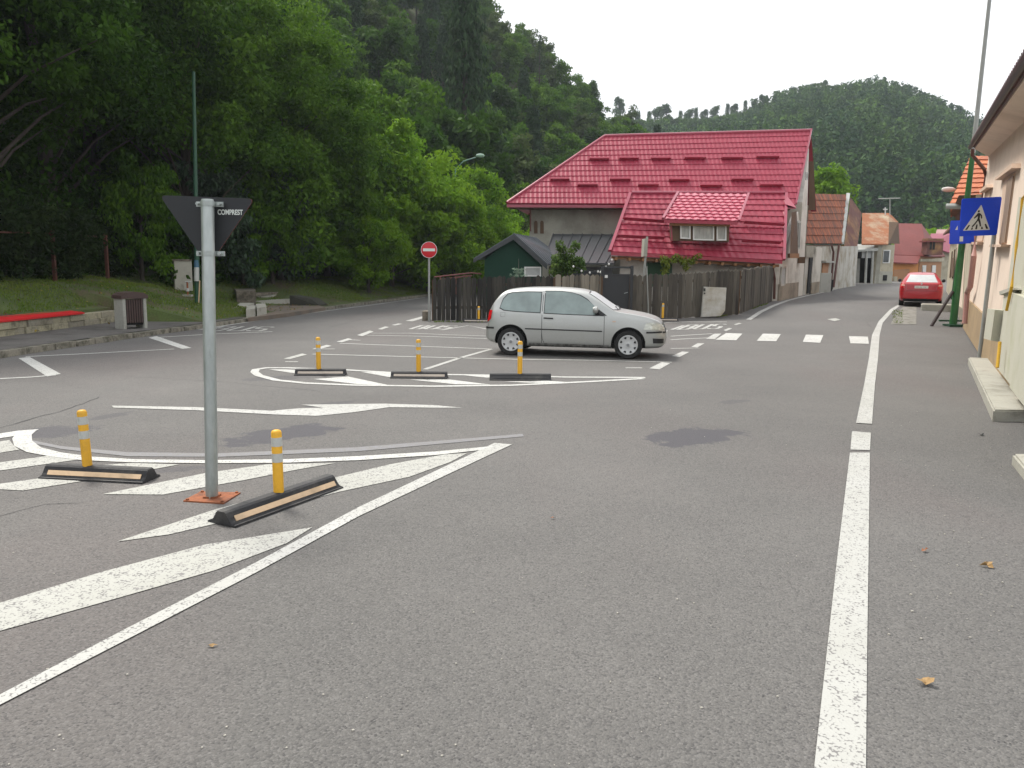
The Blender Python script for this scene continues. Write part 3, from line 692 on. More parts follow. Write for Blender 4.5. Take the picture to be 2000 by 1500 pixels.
# walls under the roof
cb = G(1518, 588); wl = Vector((EL2.x + .5, 32.2, .1)); wr = Vector((cb.x, cb.y, .3))
mb = MB(); mb.prism([wl, wr, down(wr, ER2.z + .02), down(wl, EL2.z - .1)], (.05, .25, 0)); wb = Vector((wl.x + .9, 35.5, .1)); mb.prism([wl, wb, down(wb, EL2.z + 1), down(wl, EL2.z - .1)], (.2, 0, 0)); T.part('wall', mb, M_PLAST)
pw = Plane(wl, wr, wl + UP)
mb = MB(); mb.prism([pw.hit(x, y, .01) for x, y in [(1262, 512), (1312, 514), (1312, 560), (1262, 560)]], pw.n * .04); T.part('door', mb, mat('green_door_paint', (.02, .085, .035), .5, .1))
mb = MB(); mb.prism([pw.hit(x, y, .01) for x, y in [(1228, 508), (1260, 511), (1260, 560), (1228, 560)]], pw.n * .02); T.part('wall_panel', mb, M_PLAST)
s1 = Vector((cb.x, cb.y, .4)); s2 = Vector((frontc.x, frontc.y, .4)); dirS = (s2 - s1)
ps = Plane(s1, s2, s1 + UP)
mb = MB(); tp = s1.lerp(s2, min(.9, (RR2.y - s1.y) / (s2.y - s1.y))); tp.z = RR2.z - .75
mb.prism([s1, s2, down(s2, ER2.z + 1.2), tp, down(s1, ER2.z)], Vector((-.2, .1, 0))); T.part('gable_wall', mb, M_PLAST)
mb = MB(); e1 = s1 + (s1 - s2).normalized() * .02; mb.prism([e1, s2, down(s2, 1.25), down(e1, 1.2)], Vector((.06, -.03, 0))); T.part('plinth', mb, M_STONEP)
window(T, ps, [(1525, 521), (1534, 520), (1532, 557), (1523, 559)], .02, .07, M_CURT, M_OLDP, 0, False)
window(T, ps, [(1549, 430), (1560, 430), (1558, 478), (1547, 478)], .02, .07, M_GLASSD, M_GREYB, 1, False)
# timber barge and bracket over the street
mb = MB(); q = [at(1546, 415, 34.6), at(1556, 412, 34.8), at(1559, 500, 34.2), at(1543, 500, 33.2)]; mb.prism(q, (.03, .10, 0)); T.part('bargeboard', mb, M_WOODM)
mb = MB(); mb.prism([at(1543, 495, 33.1), at(1561, 495, 34.1), at(1561, 504, 34.1), at(1543, 504, 33.1)], (0, .3, 0)); T.part('bracket', mb, M_WOOD)
mb = MB(); a, b = EL2 + Vector((.05, .12, -.16)), ER2 + Vector((-.05, .12, -.16)); mb.prism([a, b, b - UP * .10, a - UP * .10], (0, .08, 0)); T.part('eave_beam', mb, M_WOOD)
for k in range(13):
    t = (k + .4) / 13; p = (EL2.lerp(ER2, t)) + Vector((0, .05, -.24)); mb = MB(); mb.box(p + Vector((0, .25, 0)), (.10, .7, .12)); T.part('rafter', mb, M_WOOD)
mb = MB(); mb.tube([at(1512, 512, 32.3), at(1509, 522, 32.5), at(1513, 545, 32.7), at(1512, 584, 32.7)], .055, 8); T.part('downpipe', mb, M_DPIPE)
mb = MB(); mb.tube([at(1549, 504, 36.0), at(1543, 530, 36.0), at(1543, 578, 36.0), at(1546, 584, 35.7)], .055, 8); T.part('downpipe', mb, M_DPIPE)
mb = MB(); mb.box(at(1564, 508, 36.5), (.3, .3, .28)); T.part('meter_box', mb, M_WOODD)

# ================================================================= green garden shed with dark metal roof
T = Thing('shed', 'dark green garden shed with ribbed black metal roof behind the left fence', 'shed', (0, 30, .2))
YS = 30.0
a, b, ap = at(933, 505, YS), at(1062, 516, YS), at(1003, 460, YS)
bl_, br_ = Vector((a.x + .25, YS, .1)), Vector((b.x - .05, YS, .1))
mb = MB(); mb.prism([bl_, br_, down(br_, b.z - .06), ap - UP * .06, down(bl_, a.z - .03)], (0, 3.4, 0)); T.part('wall', mb, M_GREEN)
mb = MB(); apb = ap + Vector((.9, 3.4, 0)); bb = b + Vector((1.05, 3.4, .1)); e_ = Vector((0, -.18, 0))
mb.prism([ap + e_, b + e_ + Vector((.12, 0, -.06)), bb, apb], (0, 0, .06)); mb.prism([ap + e_, a + e_ - Vector((.15, 0, .05)), a + Vector((.6, 3.4, 0)), apb], (0, 0, .06))
e1, e2 = ap + e_, b + e_ + Vector((.12, 0, -.06))
for k in range(13):
    t = k / 12; p, q = e1.lerp(apb, t), e2.lerp(bb, t); mb.tube([p + UP * .075, q + UP * .075], .022, 5)
T.part('roof', mb, mat('ribbed_roof_metal', (.10, .11, .12), .3, .1, 2, 20, metal=.3))
mb = MB(); mb.prism([ap + e_ * 1.1 + UP * .03, b + e_ * 1.1 + Vector((.12, 0, -.03)), b + e_ * 1.1 + Vector((.12, 0, -.2)), ap + e_ * 1.1 - UP * .16], (0, -.03, 0))
mb.prism([a + e_ * 1.1 + Vector((-.15, 0, -.03)), ap + e_ * 1.1 + UP * .03, ap + e_ * 1.1 - UP * .16, a + e_ * 1.1 - Vector((.15, 0, .16))], (0, -.03, 0)); T.part('bargeboard', mb, M_DARKM)
psd = Plane(bl_, br_, bl_ + UP); window(T, psd, [(1024, 521), (1057, 521), (1057, 540), (1024, 540)], .01, .05, M_CURT, M_WHITE, 0, False)
# ================================================================= lean-to between shed and small house
T = Thing('lean_to', 'black standing seam lean-to roof between green shed and crimson roof', 'lean-to', (3, 33, .2))
q = [at(1060, 512, 31.2), at(1200, 514, 31.2), at(1232, 458, 35.6), at(1080, 457, 35.6)]
mb = MB(); mb.prism(q, (0, 0, -.06))
for k in range(9):
    t = k / 8; p_, q_ = q[0].lerp(q[1], t), q[3].lerp(q[2], t); mb.prism([p_, p_ + Vector((.03, 0, 0)), q_ + Vector((.03, 0, 0)), q_], (0, 0, .05))
T.part('roof', mb, M_DARKM)
mb = MB(); a, b = at(1072, 520, 31.6), at(1196, 522, 31.6); mb.prism([down(a, .1), down(b, .1), b, a], (0, .12, 0)); T.part('wall', mb, M_BLACKG)
pl_ = Plane(a, b, down(a, .1)); window(T, pl_, [(1072, 520), (1098, 520), (1098, 548), (1072, 548)], .01, .05, M_CURT, M_WOODD, 1, False)

# ================================================================= fences
def picket(name, label, px_pts, top_px, m, bw=.13, seed=1, ztop=None, gaps=None, behind=True, group='plank fences in front of the yard'):
    """fence through ground pixels; every board has its own width, tip and tilt"""
    rr = random.Random(seed); P = [G(*p) for p in px_pts]
    T = Thing(name, label, 'fence', P[0], group)
    hs = []
    for p, y in zip(P, top_px):
        pr_ = proj(p); q = at(pr_[0], y, p.y); hs.append(q.z - p.z)
    mb = MB(); rl = MB()
    for i in range(len(P) - 1):
        a, b = P[i], P[i + 1]; L_ = (b - a).length; d = (b - a).normalized(); nrm = Vector((d.y, -d.x, 0)).normalized()
        if nrm.y > 0: nrm = -nrm
        s = 0
        while s < L_ - .05:
            w_ = min(L_ - s, bw * rr.uniform(.75, 1.25)); t = (s + w_ / 2) / L_; h = hs[i] * (1 - t) + hs[i + 1] * t + rr.uniform(-.04, .03)
            o = a + d * s + nrm * rr.uniform(-.008, .012); tl = d * rr.uniform(-.015, .015); e = d * (w_ - .012)
            z0 = Vector((0, 0, rr.uniform(0, .03))); tip = rr.choice([.05, .06, .04, .07])
            top = UP * h
            mb.prism([o + z0, o + e + z0, o + e + tl + top - UP * tip, o + e * .5 + tl + top, o + tl + top - UP * tip], -nrm * .022, rr.random())
            s += w_
        for hh in (.28, .78):
            q0, q1 = a - nrm * .03 + UP * (hs[i] * hh), b - nrm * .03 + UP * (hs[i + 1] * hh)
            rl.prism([q0, q1, q1 + UP * .09, q0 + UP * .09], -nrm * .05)
        np_ = max(1, int(L_ / 2.2))
        for k in range(np_ + 1):
            p = a.lerp(b, k / np_) - nrm * .10; rl.box(p + UP * (hs[i] * .48), (.1, .1, hs[i] * .96))
    T.part('planks', mb, m); T.part('rails', rl, M_WOODD); return T
picket('plank_fence', 'dark weathered plank fence left of the gate, starting at the no entry sign', [(846, 627), (960, 627), (1080, 627)], [543, 540, 538], M_FENCED, .155, 1)
picket('plank_fence', 'paler grey plank fence section just left of the black gate', [(1084, 627), (1172, 627)], [537, 534], M_FENCEL, .15, 2)
picket('plank_fence', 'tall weathered plank fence right of the gate turning uphill along the street', [(1233, 625), (1330, 622), (1442, 615)], [536, 533, 525], M_FENCE, .17, 3)
picket('plank_fence', 'short uphill return of plank fence beside the small white house corner', [(1446, 613), (1478, 600), (1508, 589)], [525, 521, 518], M_FENCE, .17, 4)
# gate
g0, g1 = G(1174, 626), G(1231, 626); T = Thing('gate', 'black sheet metal yard gate between two plank fences', 'gate', g0)
zt = at(1174, 520, g0.y).z; mb = MB(); n_ = Vector((0, -.05, 0))
for k in (0, 1):
    p = (g0, g1)[k]; mb.box((p.x, p.y, zt / 2 + .02), (.09, .09, zt + .02))
mb.box(((g0.x + g1.x) / 2, g0.y, zt - .03), (g1.x - g0.x, .06, .06)); mb.box(((g0.x + g1.x) / 2, g0.y, zt - .26), (g1.x - g0.x, .06, .05)); T.part('frame', mb, M_BLACKG)
mb = MB(); mb.box(((g0.x + g1.x) / 2, g0.y + .01, (zt - .3) / 2 + .05), (g1.x - g0.x - .1, .03, zt - .36)); T.part('panel', mb, M_BLACKG)
mb = MB(); mb.tube([at(1219, 573, g0.y - .06), at(1226, 571, g0.y - .06)], .012, 6); T.part('handle', mb, M_STEEL)
mb = MB(); mb.box(at(1184, 540, g0.y - .04), (.09, .01, .09)); T.part('notice', mb, M_WHITE)
p = G(1240, 624); sg = at(1244, 557, p.y - .05)
mb = MB(); mb.box(sg, (.20, .012, .13)); solo('warning_plate', mb, mat('yellow_plate', (.70, .42, .02), .5, .05), 'small yellow metal plate fixed on the plank fence right of the gate', 'sign')

# ================================================================= street houses, left side
def quadwall(T, name, pts, m, th=.2, parent=None):
    mb = MB(); c = (Vector(pts[1]) - Vector(pts[0])).cross(Vector(pts[-1]) - Vector(pts[0])).normalized()
    if c.dot(CP - Vector(pts[0])) > 0: c = -c
    mb.prism(pts, c * th); return T.part(name, mb, m, parent)
# orange clay-tiled house
a0, a1 = G(1570, 577), G(1650, 558.5); a1 = Vector((.425 * 51.5, 51.5, zroad(.425 * 51.5, 51.5)))
a0 = Vector((back.x + .05, back.y + .1, a0.z))
T = Thing('house', 'low white street house with an orange clay tile roof, beyond the crimson roofs', 'house', a0)
eL, eR, rR_, rL_ = at(1571, 475, a0.y - .2), at(1643, 476, 50.5), at(1653, 380, 52), at(1581, 378, 43.5); rR_ = coplanar(eL, eR, rR_, rL_)
mb = MB(); tile_roof(mb, eL, eR, rR_, rL_, .28, .42, .03, .05, .02, sub=4, kind='flat', seed=5); roof = T.part('roof', mb, M_CLAY)
mb = MB(); mb.prism([rL_, rR_, rR_ + Vector((-2.5, 3, -3)), rL_ + Vector((-2.5, 3, -3))], (0, 0, -.1)); T.part('roof_back', mb, M_CLAY)
mb = MB(); mb.prism([eL - UP * .08, eR - UP * .08, eR - UP * .3, eL - UP * .3], (-.1, -.14, 0)); T.part('gutter', mb, M_WOODD, roof)
mb = MB(); mb.prism([eR, rR_, rR_ + Vector((.35, .2, 0)), eR + Vector((.25, .2, 0))], (0, 0, .12)); T.part('verge_flashing', mb, M_GREYB, roof)
a0u, a1u = down(a0, eL.z - .15), down(a1, eR.z - .1)
quadwall(T, 'wall', [a0, a1, a1u, a0u], M_OLDP)
ph = Plane(a0, a1, a0u)
def panel(T, name, pl, q, m, off=.01, th=.05, parent=None, label=None):
    mb = MB(); mb.prism([pl.hit(x, y, off) for x, y in q], pl.n * th); return T.part(name, mb, m, parent, label)
panel(T, 'door', ph, [(1580, 503), (1586, 503), (1579, 572), (1575, 573)], M_DARK)
panel(T, 'wall_panel', ph, [(1587, 482), (1604, 484), (1598, 572), (1583, 574)], M_PLAST)
panel(T, 'plinth', ph, [(1584, 552), (1600, 550), (1598, 571), (1583, 574)], M_STONEP, .07, .03)
panel(T, 'window', ph, [(1573, 480), (1592, 481), (1591, 502), (1573, 503)], M_GREYP)
panel(T, 'meter_niche', ph, [(1606, 514), (1617, 514), (1615, 536), (1604, 537)], M_BRICKW)
panel(T, 'niche_hood', ph, [(1604, 509), (1622, 510), (1622, 513), (1604, 513)], M_GREYB, .02, .25)
for pts in ([(1624, 478), (1628, 492), (1626, 520), (1622, 568)], [(1639, 478), (1636, 500), (1632, 530), (1628, 561)]):
    mb = MB(); mb.tube([ph.hit(x, y, .12) for x, y in pts], .06, 8); T.part('downpipe', mb, M_DPIPE)
mb = MB(); c = G(1607, 571); mb.box(c + UP * .5, (.75, .35, 1.0), .4, .02); solo('electric_cabinet', mb, M_GREYB, 'grey utility cabinet against the white wall of the orange-tiled house', 'cabinet', c)
mb = MB(); c = G(1619, 568); mb.lathe([(.14, 0), (.19, .1), (.2, .55), (.21, .6), (.0, .61)], c); solo('dustbin', mb, M_DARK, 'dark dustbin beside the grey utility cabinet on the uphill street', 'bin', c, smooth=True)

# narrow ochre house
T = Thing('house', 'narrow ochre house squeezed under a dark rusty roof', 'house', (23, 53, .7))
y0 = 54.0; b0, b1 = at(1645, 549, y0), at(1662, 550, y0 + 2); u0, u1 = at(1650, 478, y0), at(1666, 478, y0 + 2)
quadwall(T, 'wall', [b0, b1, u1, u0], M_OCHRE); quadwall(T, 'plinth', [at(1643, 556, y0 - .1), at(1660, 555, y0 + 1.9), at(1660, 538, y0 + 1.9), at(1645, 538, y0 - .1)], M_WOODD, .15)
quadwall(T, 'pillar', [at(1653, 556, y0 - .5), at(1664, 555, y0 - .5), at(1666, 484, y0 - .5), at(1656, 484, y0 - .5)], M_BEIGE, .3)
mb = MB(); r0, r1, r2, r3 = at(1648, 484, y0 - .4), at(1674, 484, y0 + 1), at(1683, 416, y0 + 5), at(1661, 385, y0 + 4); mb.prism([r0, r1, r2, r3], (0, 0, -.1)); T.part('roof', mb, M_RUSTD)
mb = MB(); mb.prism([r0 - UP * .02, r1 - UP * .02, r1 - UP * .4, r0 - UP * .4], (0, -.1, 0)); T.part('eave_board', mb, M_WOODD)

# rusty-roofed house with carport
T = Thing('house', 'beige house with a pale rust-stained sheet roof and open carport at the bend', 'house', (27, 60, .7)); y0 = 60.0
b0, b1, u1, u0 = at(1707, 556, y0), at(1741, 557, y0 + 1), at(1748, 478, y0 + 1), at(1715, 478, y0)
quadwall(T, 'wall', [b0, b1, u1, u0], M_BEIGE, .3); pq = Plane(b0, b1, u0)
panel(T, 'plinth', pq, [(1709, 530), (1743, 530), (1741, 557), (1706, 557)], M_GREYP, .02)
panel(T, 'window', pq, [(1725, 488), (1739, 488), (1737, 514), (1723, 514)], M_WHITE, .01, .04); panel(T, 'pane', pq, [(1727, 490), (1737, 490), (1735, 512), (1725, 512)], M_GLASSD, .06, .02)
panel(T, 'cellar_window', pq, [(1725, 537), (1732, 537), (1731, 548), (1724, 548)], M_DARK, .08)
quadwall(T, 'side_wall', [b0, at(1700, 556, y0 + 4), at(1706, 478, y0 + 4), u0], M_GREYP, .3)
mb = MB(); r0, r1, r2, r3 = at(1683, 476, y0 - .3), at(1735, 476, y0 - .3), at(1737, 416, y0 + 3.6), at(1684, 416, y0 + 3.6); mb.prism([r0, r1, r2, r3], (0, 0, -.1))
r4 = at(1755, 434, y0 + 3); mb.prism([r1.lerp(r2, .7), r4, r2], (0, 0, -.05)); T.part('roof', mb, M_RUST)
mb = MB(); mb.poly([r1, at(1757, 476, y0 + 3), r4, r1.lerp(r2, .7)]); T.part('gable', mb, M_WOODD)
mb = MB(); g_ = [at(1664, 488, y0 - .5), at(1715, 486, y0 - .5), at(1716, 477, y0 + 2), at(1672, 477, y0 + 2)]; mb.prism(g_, (0, 0, -.15)); T.part('carport_roof', mb, M_GREYB)
quadwall(T, 'carport_door', [at(1664, 556, y0 + 1), at(1678, 556, y0 + 1), at(1680, 505, y0 + 1), at(1666, 505, y0 + 1)], M_GREYB, .1)
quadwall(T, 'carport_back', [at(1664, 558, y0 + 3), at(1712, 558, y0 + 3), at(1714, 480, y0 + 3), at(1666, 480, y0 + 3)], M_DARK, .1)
for x in (1690, 1702):
    mb = MB(); mb.tube([at(x, 556, y0 - .3), at(x + 3, 487, y0 - .3)], .09, 8); T.part('post', mb, M_GREYB)
mb = MB(); mb.box(at(1694, 496, y0 - .2), (.8, .08, .6)); T.part('hanging_window', mb, M_CURT)
# red roof house
T = Thing('house', 'orange and terracotta house under a steep faded red roof with a dormer', 'house', (36, 76, .8)); y0 = 76.0
mb = MB(); r0, r1, r2, r3 = at(1744, 497, y0), at(1812, 500, y0), at(1800, 437, y0 + 5), at(1752, 436, y0 + 5); mb.prism([r0, r1, r2, r3], (0, 0, -.1)); r5 = at(1846, 500, y0 + 3); mb.prism([r1, r5, r2], (0, 0, -.1)); T.part('roof', mb, M_REDOLD)
mb = MB(); mb.prism([at(1744, 512, y0 - 1.5), at(1792, 514, y0 - 1.5), at(1798, 500, y0), at(1746, 498, y0)], (0, 0, -.1)); T.part('porch_roof', mb, M_REDOLD)
quadwall(T, 'wall', [at(1744, 562, y0 - 1), at(1792, 562, y0 - 1), at(1794, 514, y0 - 1), at(1746, 512, y0 - 1)], M_ORANGE)
pz = Plane(at(1744, 562, y0 - 1), at(1792, 562, y0 - 1), at(1794, 514, y0 - 1)); panel(T, 'garage_door', pz, [(1746, 527), (1776, 525), (1774, 562), (1744, 562)], M_BRICKW); panel(T, 'pillar', pz, [(1744, 540), (1750, 540), (1749, 562), (1743, 562)], M_BEIGE, .1, .3)
q0, q1, q2, q3 = at(1793, 562, y0), at(1836, 562, y0 + 3), at(1840, 502, y0 + 3), at(1797, 502, y0)
quadwall(T, 'side_wall', [q0, q1, q2, q3], M_BRICKW); pk = Plane(q0, q1, q3)
panel(T, 'cornice', pk, [(1795, 506), (1842, 504), (1842, 511), (1795, 511)], M_BEIGE, .02, .15)
for x in (1801, 1820): panel(T, 'window', pk, [(x, 518), (x + 7, 518), (x + 6, 536), (x - 1, 536)], M_WHITE, .02, .06)
mb = MB(); mb.box(at(1821, 482, y0), (1.5, 1, 1.5)); dm = T.part('dormer', mb, M_RUSTD)
for dx in (-3, 3):
    mb = MB(); mb.box(at(1821 + dx, 480, y0 - .52), (.2, .03, .7)); T.part('window', mb, M_DARK, dm)
mb = MB(); mb.box(at(1821, 472, y0), (1.8, 1.3, .12)); T.part('roof', mb, M_REDOLD, dm)
# pink roofs behind
T = Thing('house', 'far house showing only its pinkish red roof left of the blue signs', 'house', (48, 92, 1)); y0 = 92.0
mb = MB(); mb.prism([at(1812, 480, y0), at(1862, 495, y0), at(1858, 456, y0 + 5), at(1818, 456, y0 + 5)], (0, 0, -.1)); T.part('roof', mb, M_PINKR)
mb = MB(); mb.prism([at(1814, 560, y0 + .5), at(1862, 560, y0 + .5), at(1862, 492, y0 + .5), at(1814, 480, y0 + .5)], (0, .3, 0)); T.part('wall', mb, M_BEIGE)
T = Thing('house', 'farthest low house with a greyish pink roof above the pinkish red roof', 'house', (50, 104, 1)); y0 = 104.0
mb = MB(); mb.prism([at(1826, 462, y0), at(1852, 462, y0), at(1850, 448, y0 + 4), at(1830, 448, y0 + 4)], (0, 0, -.1)); T.part('roof', mb, mat('greyish_pink_roof', (.34, .19, .18), .7, .1))
mb = MB(); mb.prism([at(1826, 540, y0 + .5), at(1852, 540, y0 + .5), at(1852, 460, y0 + .5), at(1826, 460, y0 + .5)], (0, .3, 0)); T.part('wall', mb, M_BEIGE)

# ================================================================= houses, right side
A = G(1884, 640); B = G(1920, 697); dW = (A - B); dW.z = 0; dW.normalize()
Tp = at(1931, 304, A.y + .0)
pw = Plane(A, B, Tp)
nW = pw.n.copy()
T = Thing('house', 'near pale pink house with tan plinth on the right edge', 'house', A)
B2 = A - dW * 12.0
topA = Tp; 
# eave underside: wall top and roof edge go on towards the viewer
wt2 = pw.hit(2035, 208); wb2 = pw.hit(1985, 800)
mb = MB(); mb.prism([A, pw.hit(1987, 800), pw.hit(2110, 800), pw.hit(2110, 100), pw.hit(1998, 238), Tp], -pw.n * .3); T.part('wall', mb, M_PINKW)
side = Vector((-pw.n.x, -pw.n.y, 0)).normalized()
mb = MB(); mb.prism([A, Tp, Tp + side * 6, Vector((A.x, A.y, 0)) + side * 6], dW * -.25); T.part('end_wall', mb, M_PINKW)
mb = MB(); mb.prism([pw.hit(1884, 640, .0), pw.hit(1893, 585, .0), pw.hit(1955, 641, .0), pw.hit(2010, 692), pw.hit(2010, 835)], pw.n * .05); T.part('plinth', mb, M_PLINTH)
def wfr(q, trim):   # recessed window with projecting peach surround
    f = panel(T, 'window_surround', pw, trim, M_PINKT, .005, .05)
    w_ = panel(T, 'window_reveal', pw, q, M_PINKT, .06, .01)
    return w_
# window: surround pieces + deep-set pane
def deepwin(tl, tr, br, bl_):
    f = MB()
    P = [pw.hit(*p, .0) for p in (tl, tr, br, bl_)]; I = [p - pw.n * .22 for p in P]
    q = MB(); q.poly([I[0], I[1], I[2], I[3]]); 
    mb = MB()
    for i in range(4): mb.prism([P[i] + pw.n * .04, P[(i + 1) % 4] + pw.n * .04, I[(i + 1) % 4], I[i]], (P[(i + 2) % 4] - P[i]).normalized() * -.02)
    return mb, I
for tr_, nm_ in (([(1957, 348), (1994, 319), (1994, 328), (1958, 352)], 'lintel'), ([(1948, 478), (1974, 478), (1972, 483), (1946, 483)], 'sill'), ([(1924, 372), (1939, 360), (1940, 366), (1924, 377)], 'lintel'), ([(1905, 473), (1921, 473), (1920, 478), (1904, 478)], 'sill')):
    panel(T, nm_, pw, tr_, M_PINKT, .0, .14)
panel(T, 'window', pw, [(1961, 353), (1984, 338), (1966, 476), (1953, 476)], M_PINKT, .0, .02)
panel(T, 'pane', pw, [(1969, 352), (1981, 343), (1964, 474), (1956, 474)], mat('brown_shutter', (.24, .17, .12), .7, .1), .02, .02)
panel(T, 'window', pw, [(1926, 376), (1937, 368), (1920, 471), (1908, 471)], M_PINKT, .0, .02)
# eave: soffit + red-brown roof edge, seen from below
eb1, eb2 = at(1903, 287, A.y - .6), None
pe = Plane(eb1, eb1 + (Tp - pw.hit(2000, 236)), eb1 + Vector((0, 0, 1)))
e_far, e_near = pe.hit(1904, 289), pe.hit(2110, -5)
sof_near = pw.hit(2110, 85)
mb = MB(); mb.prism([Tp, pw.hit(1998, 238), sof_near, e_near, e_far], (0, 0, -.03)); T.part('soffit', mb, M_PINKW)
mb = MB(); mb.prism([e_far, e_near, e_near + UP * .10, e_far + UP * .10], -side * .03); 
back_r = side * 5.0 + UP * 1.5
ee0, ee1 = e_far + UP * .12, e_near + UP * .12
M_EDGE = mat('plum_roof_tiles', (.10, .035, .035), .6, .25, 6, 30, .2, 30, dirt=(.05, .03, .03), dirt_amt=.4)
mb.prism([ee0, ee1, ee1 + back_r, ee0 + back_r], -UP * .05)
# scalloped tile ends along the eave
L_ = (ee1 - ee0).length; de = (ee1 - ee0).normalized(); k = 0
while k * .24 < L_:
    p = ee0 + de * (k * .24 + .12); mb.tube([p - side * .10 - UP * .02, p + side * .9 + UP * .22], .095, 8); k += 1
T.part('roof', mb, M_EDGE)
mb = MB(); gp = [e_far - side * .12 + UP * .02, e_near - side * .12 + UP * .02]; mb.tube(gp, .055, 8); T.part('gutter', mb, mat('dark_gutter', (.035, .028, .028), .5, .1))
mb = MB(); mb.tube([at(1900, 291, A.y - .6), at(1899, 303, A.y - .6), at(1922, 330, A.y - .1), at(1926, 345, A.y - .05), at(1915, 420, A.y - .05)], .05, 8); T.part('downpipe', mb, M_DPIPE)

# second right-hand house, orange roof
A2 = A + dW * .35; C2 = A + dW * 9.5; C2.z = zroad(C2.x, C2.y)
T = Thing('house', 'beige terraced house with a bright orange tile roof behind the green lamp pole', 'house', A2)
zt = at(1880, 402, (A2.y + C2.y) / 2).z
mb = MB(); mb.prism([A2, C2, down(C2, zt), down(A2, zt)], side * .3); T.part('wall', mb, M_BEIGE)
p3 = Plane(A2, C2, down(A2, zt))
panel(T, 'plinth', p3, [(1882, 642), (1862, 617), (1864, 590), (1886, 605)], M_STONEP, .01)
panel(T, 'wall_panel', p3, [(1878, 632), (1866, 616), (1872, 440), (1888, 430)], M_PINKW, .01, .03)
for q in ([(1874, 495), (1879, 492), (1877, 535), (1872, 537)], [(1860, 505), (1864, 503), (1862, 540), (1858, 541)]): panel(T, 'window', p3, q, M_WOODD, .03, .03)
eg = -side * .5
f0, f1 = down(A2, zt) + eg, down(C2, zt) + eg
h0, h1, h2, h3 = at(1856, 399, 28.0), at(1950, 396, 26.5), at(1945, 305, 30.5), at(1896, 305, 31.0); h2 = coplanar(h0, h1, h2, h3)
mb = MB(); tile_roof(mb, h0, h1, h2, h3, .28, .40, .03, .045, .02, sub=4, kind='flat', seed=9); roof = T.part('roof', mb, M_CLAYB)
mb = MB(); mb.tube([at(1848, 403, 27.6), at(1890, 403, 27.2)], .09, 8); T.part('gutter', mb, M_GREYB, roof)
mb = MB(); mb.prism([h0, h3, h3 + dW * 7, h0 + dW * 7 + side * .2], side * .05); T.part('street_slope', mb, M_CLAYB, roof)
mb = MB(); mb.prism([down(C2, zt - .7), down(C2, zt), down(C2, zt) + eg * .9, down(C2, zt - .1) + eg * .5], -dW * 9); T.part('cornice', mb, M_WOODD)
mb = MB(); mb.tube([p3.hit(1906, 440, .1), p3.hit(1902, 500, .1), p3.hit(1895, 560, .1), p3.hit(1889, 572, .12), p3.hit(1884, 632, .12)], .07, 8); T.part('downpipe', mb, mat('pink_downpipe', (.42, .22, .19), .5, .1))
# third right-hand house
A3, C3 = C2 + dW * .05, C2 + dW * 14; zt = C2.z + 3.0
T = Thing('house', 'far beige street wall on the right behind the red car', 'house', A3)
mb = MB(); mb.prism([A3, C3, down(C3, zt + .3), down(A3, zt)], side * .3); T.part('wall', mb, M_BEIGE)
mb = MB(); mb.prism([down(A3, zt) - side * .4, down(C3, zt + .3) - side * .4, down(C3, zt + 2) + side * 3, down(A3, zt + 2) + side * 3], UP * .1); T.part('roof', mb, M_RUSTD)
p4 = Plane(A3, C3, down(A3, zt)); 
for s in (1.5, 4.5, 8): 
    mb = MB(); o = A3 + dW * s; mb.prism([o + UP * 1.0, o + dW * .9 + UP * 1.0, o + dW * .9 + UP * 2.3, o + UP * 2.3], -side * .04); T.part('window', mb, M_WOODD)

# nearest cream wall with pillars, right edge
T = Thing('garden_wall', 'cream rendered wall with grey pillars at the right edge behind the concrete step', 'wall', G(1990, 760))
gq = Plane(pw.hit(1900, 640, .09), pw.hit(1950, 700, .09), pw.hit(1950, 400, .09))
mb = MB(); mb.prism([gq.hit(1990, 385), gq.hit(2100, 385), gq.hit(2100, 860), gq.hit(1950, 712), gq.hit(1968, 560)], side * .15); T.part('wall', mb, M_CREAM)
mb = MB(); mb.prism([gq.hit(x, y, .0) for x, y in [(1968, 575), (1975, 570), (1990, 568), (1984, 755), (1952, 716)]], gq.n * .05); T.part('pillar', mb, M_CREAM)
mb = MB(); mb.prism([gq.hit(x, y, .0) for x, y in [(1989, 572), (2040, 590), (2040, 820), (1988, 758)]], gq.n * .09); T.part('pillar', mb, M_CREAM)
mb = MB(); mb.prism([gq.hit(x, y, .0) for x, y in [(1964, 570), (1994, 560), (1996, 566), (1965, 577)]], gq.n * .09); T.part('coping', mb, M_GREYP)
# gas meter box and yellow pipe
T = Thing('gas_box', 'cream gas meter box fed by a bright yellow pipe', 'meter box', gq.hit(1945, 640, .2))
yb_ = gq.hit(1955, 660).y - .3; mb = MB(); mb.prism([at(x, y, yb_) for x, y in [(1943, 605), (1972, 607), (1966, 670), (1935, 665)]], (.12, .4, 0)); T.part('box', mb, M_CREAM)
M_YP = mat('yellow_gas_pipe', (.62, .36, .02), .45, .08)
mb = MB(); mb.tube([gq.hit(2004, 380, .12), gq.hit(1997, 388, .12), gq.hit(1985, 480, .12), gq.hit(1976, 560, .12), gq.hit(1966, 606, .12)], .020, 10); mb.tube([gq.hit(1953, 668, .14), gq.hit(1948, 718, .14)], .022, 10); T.part('pipe', mb, M_YP)
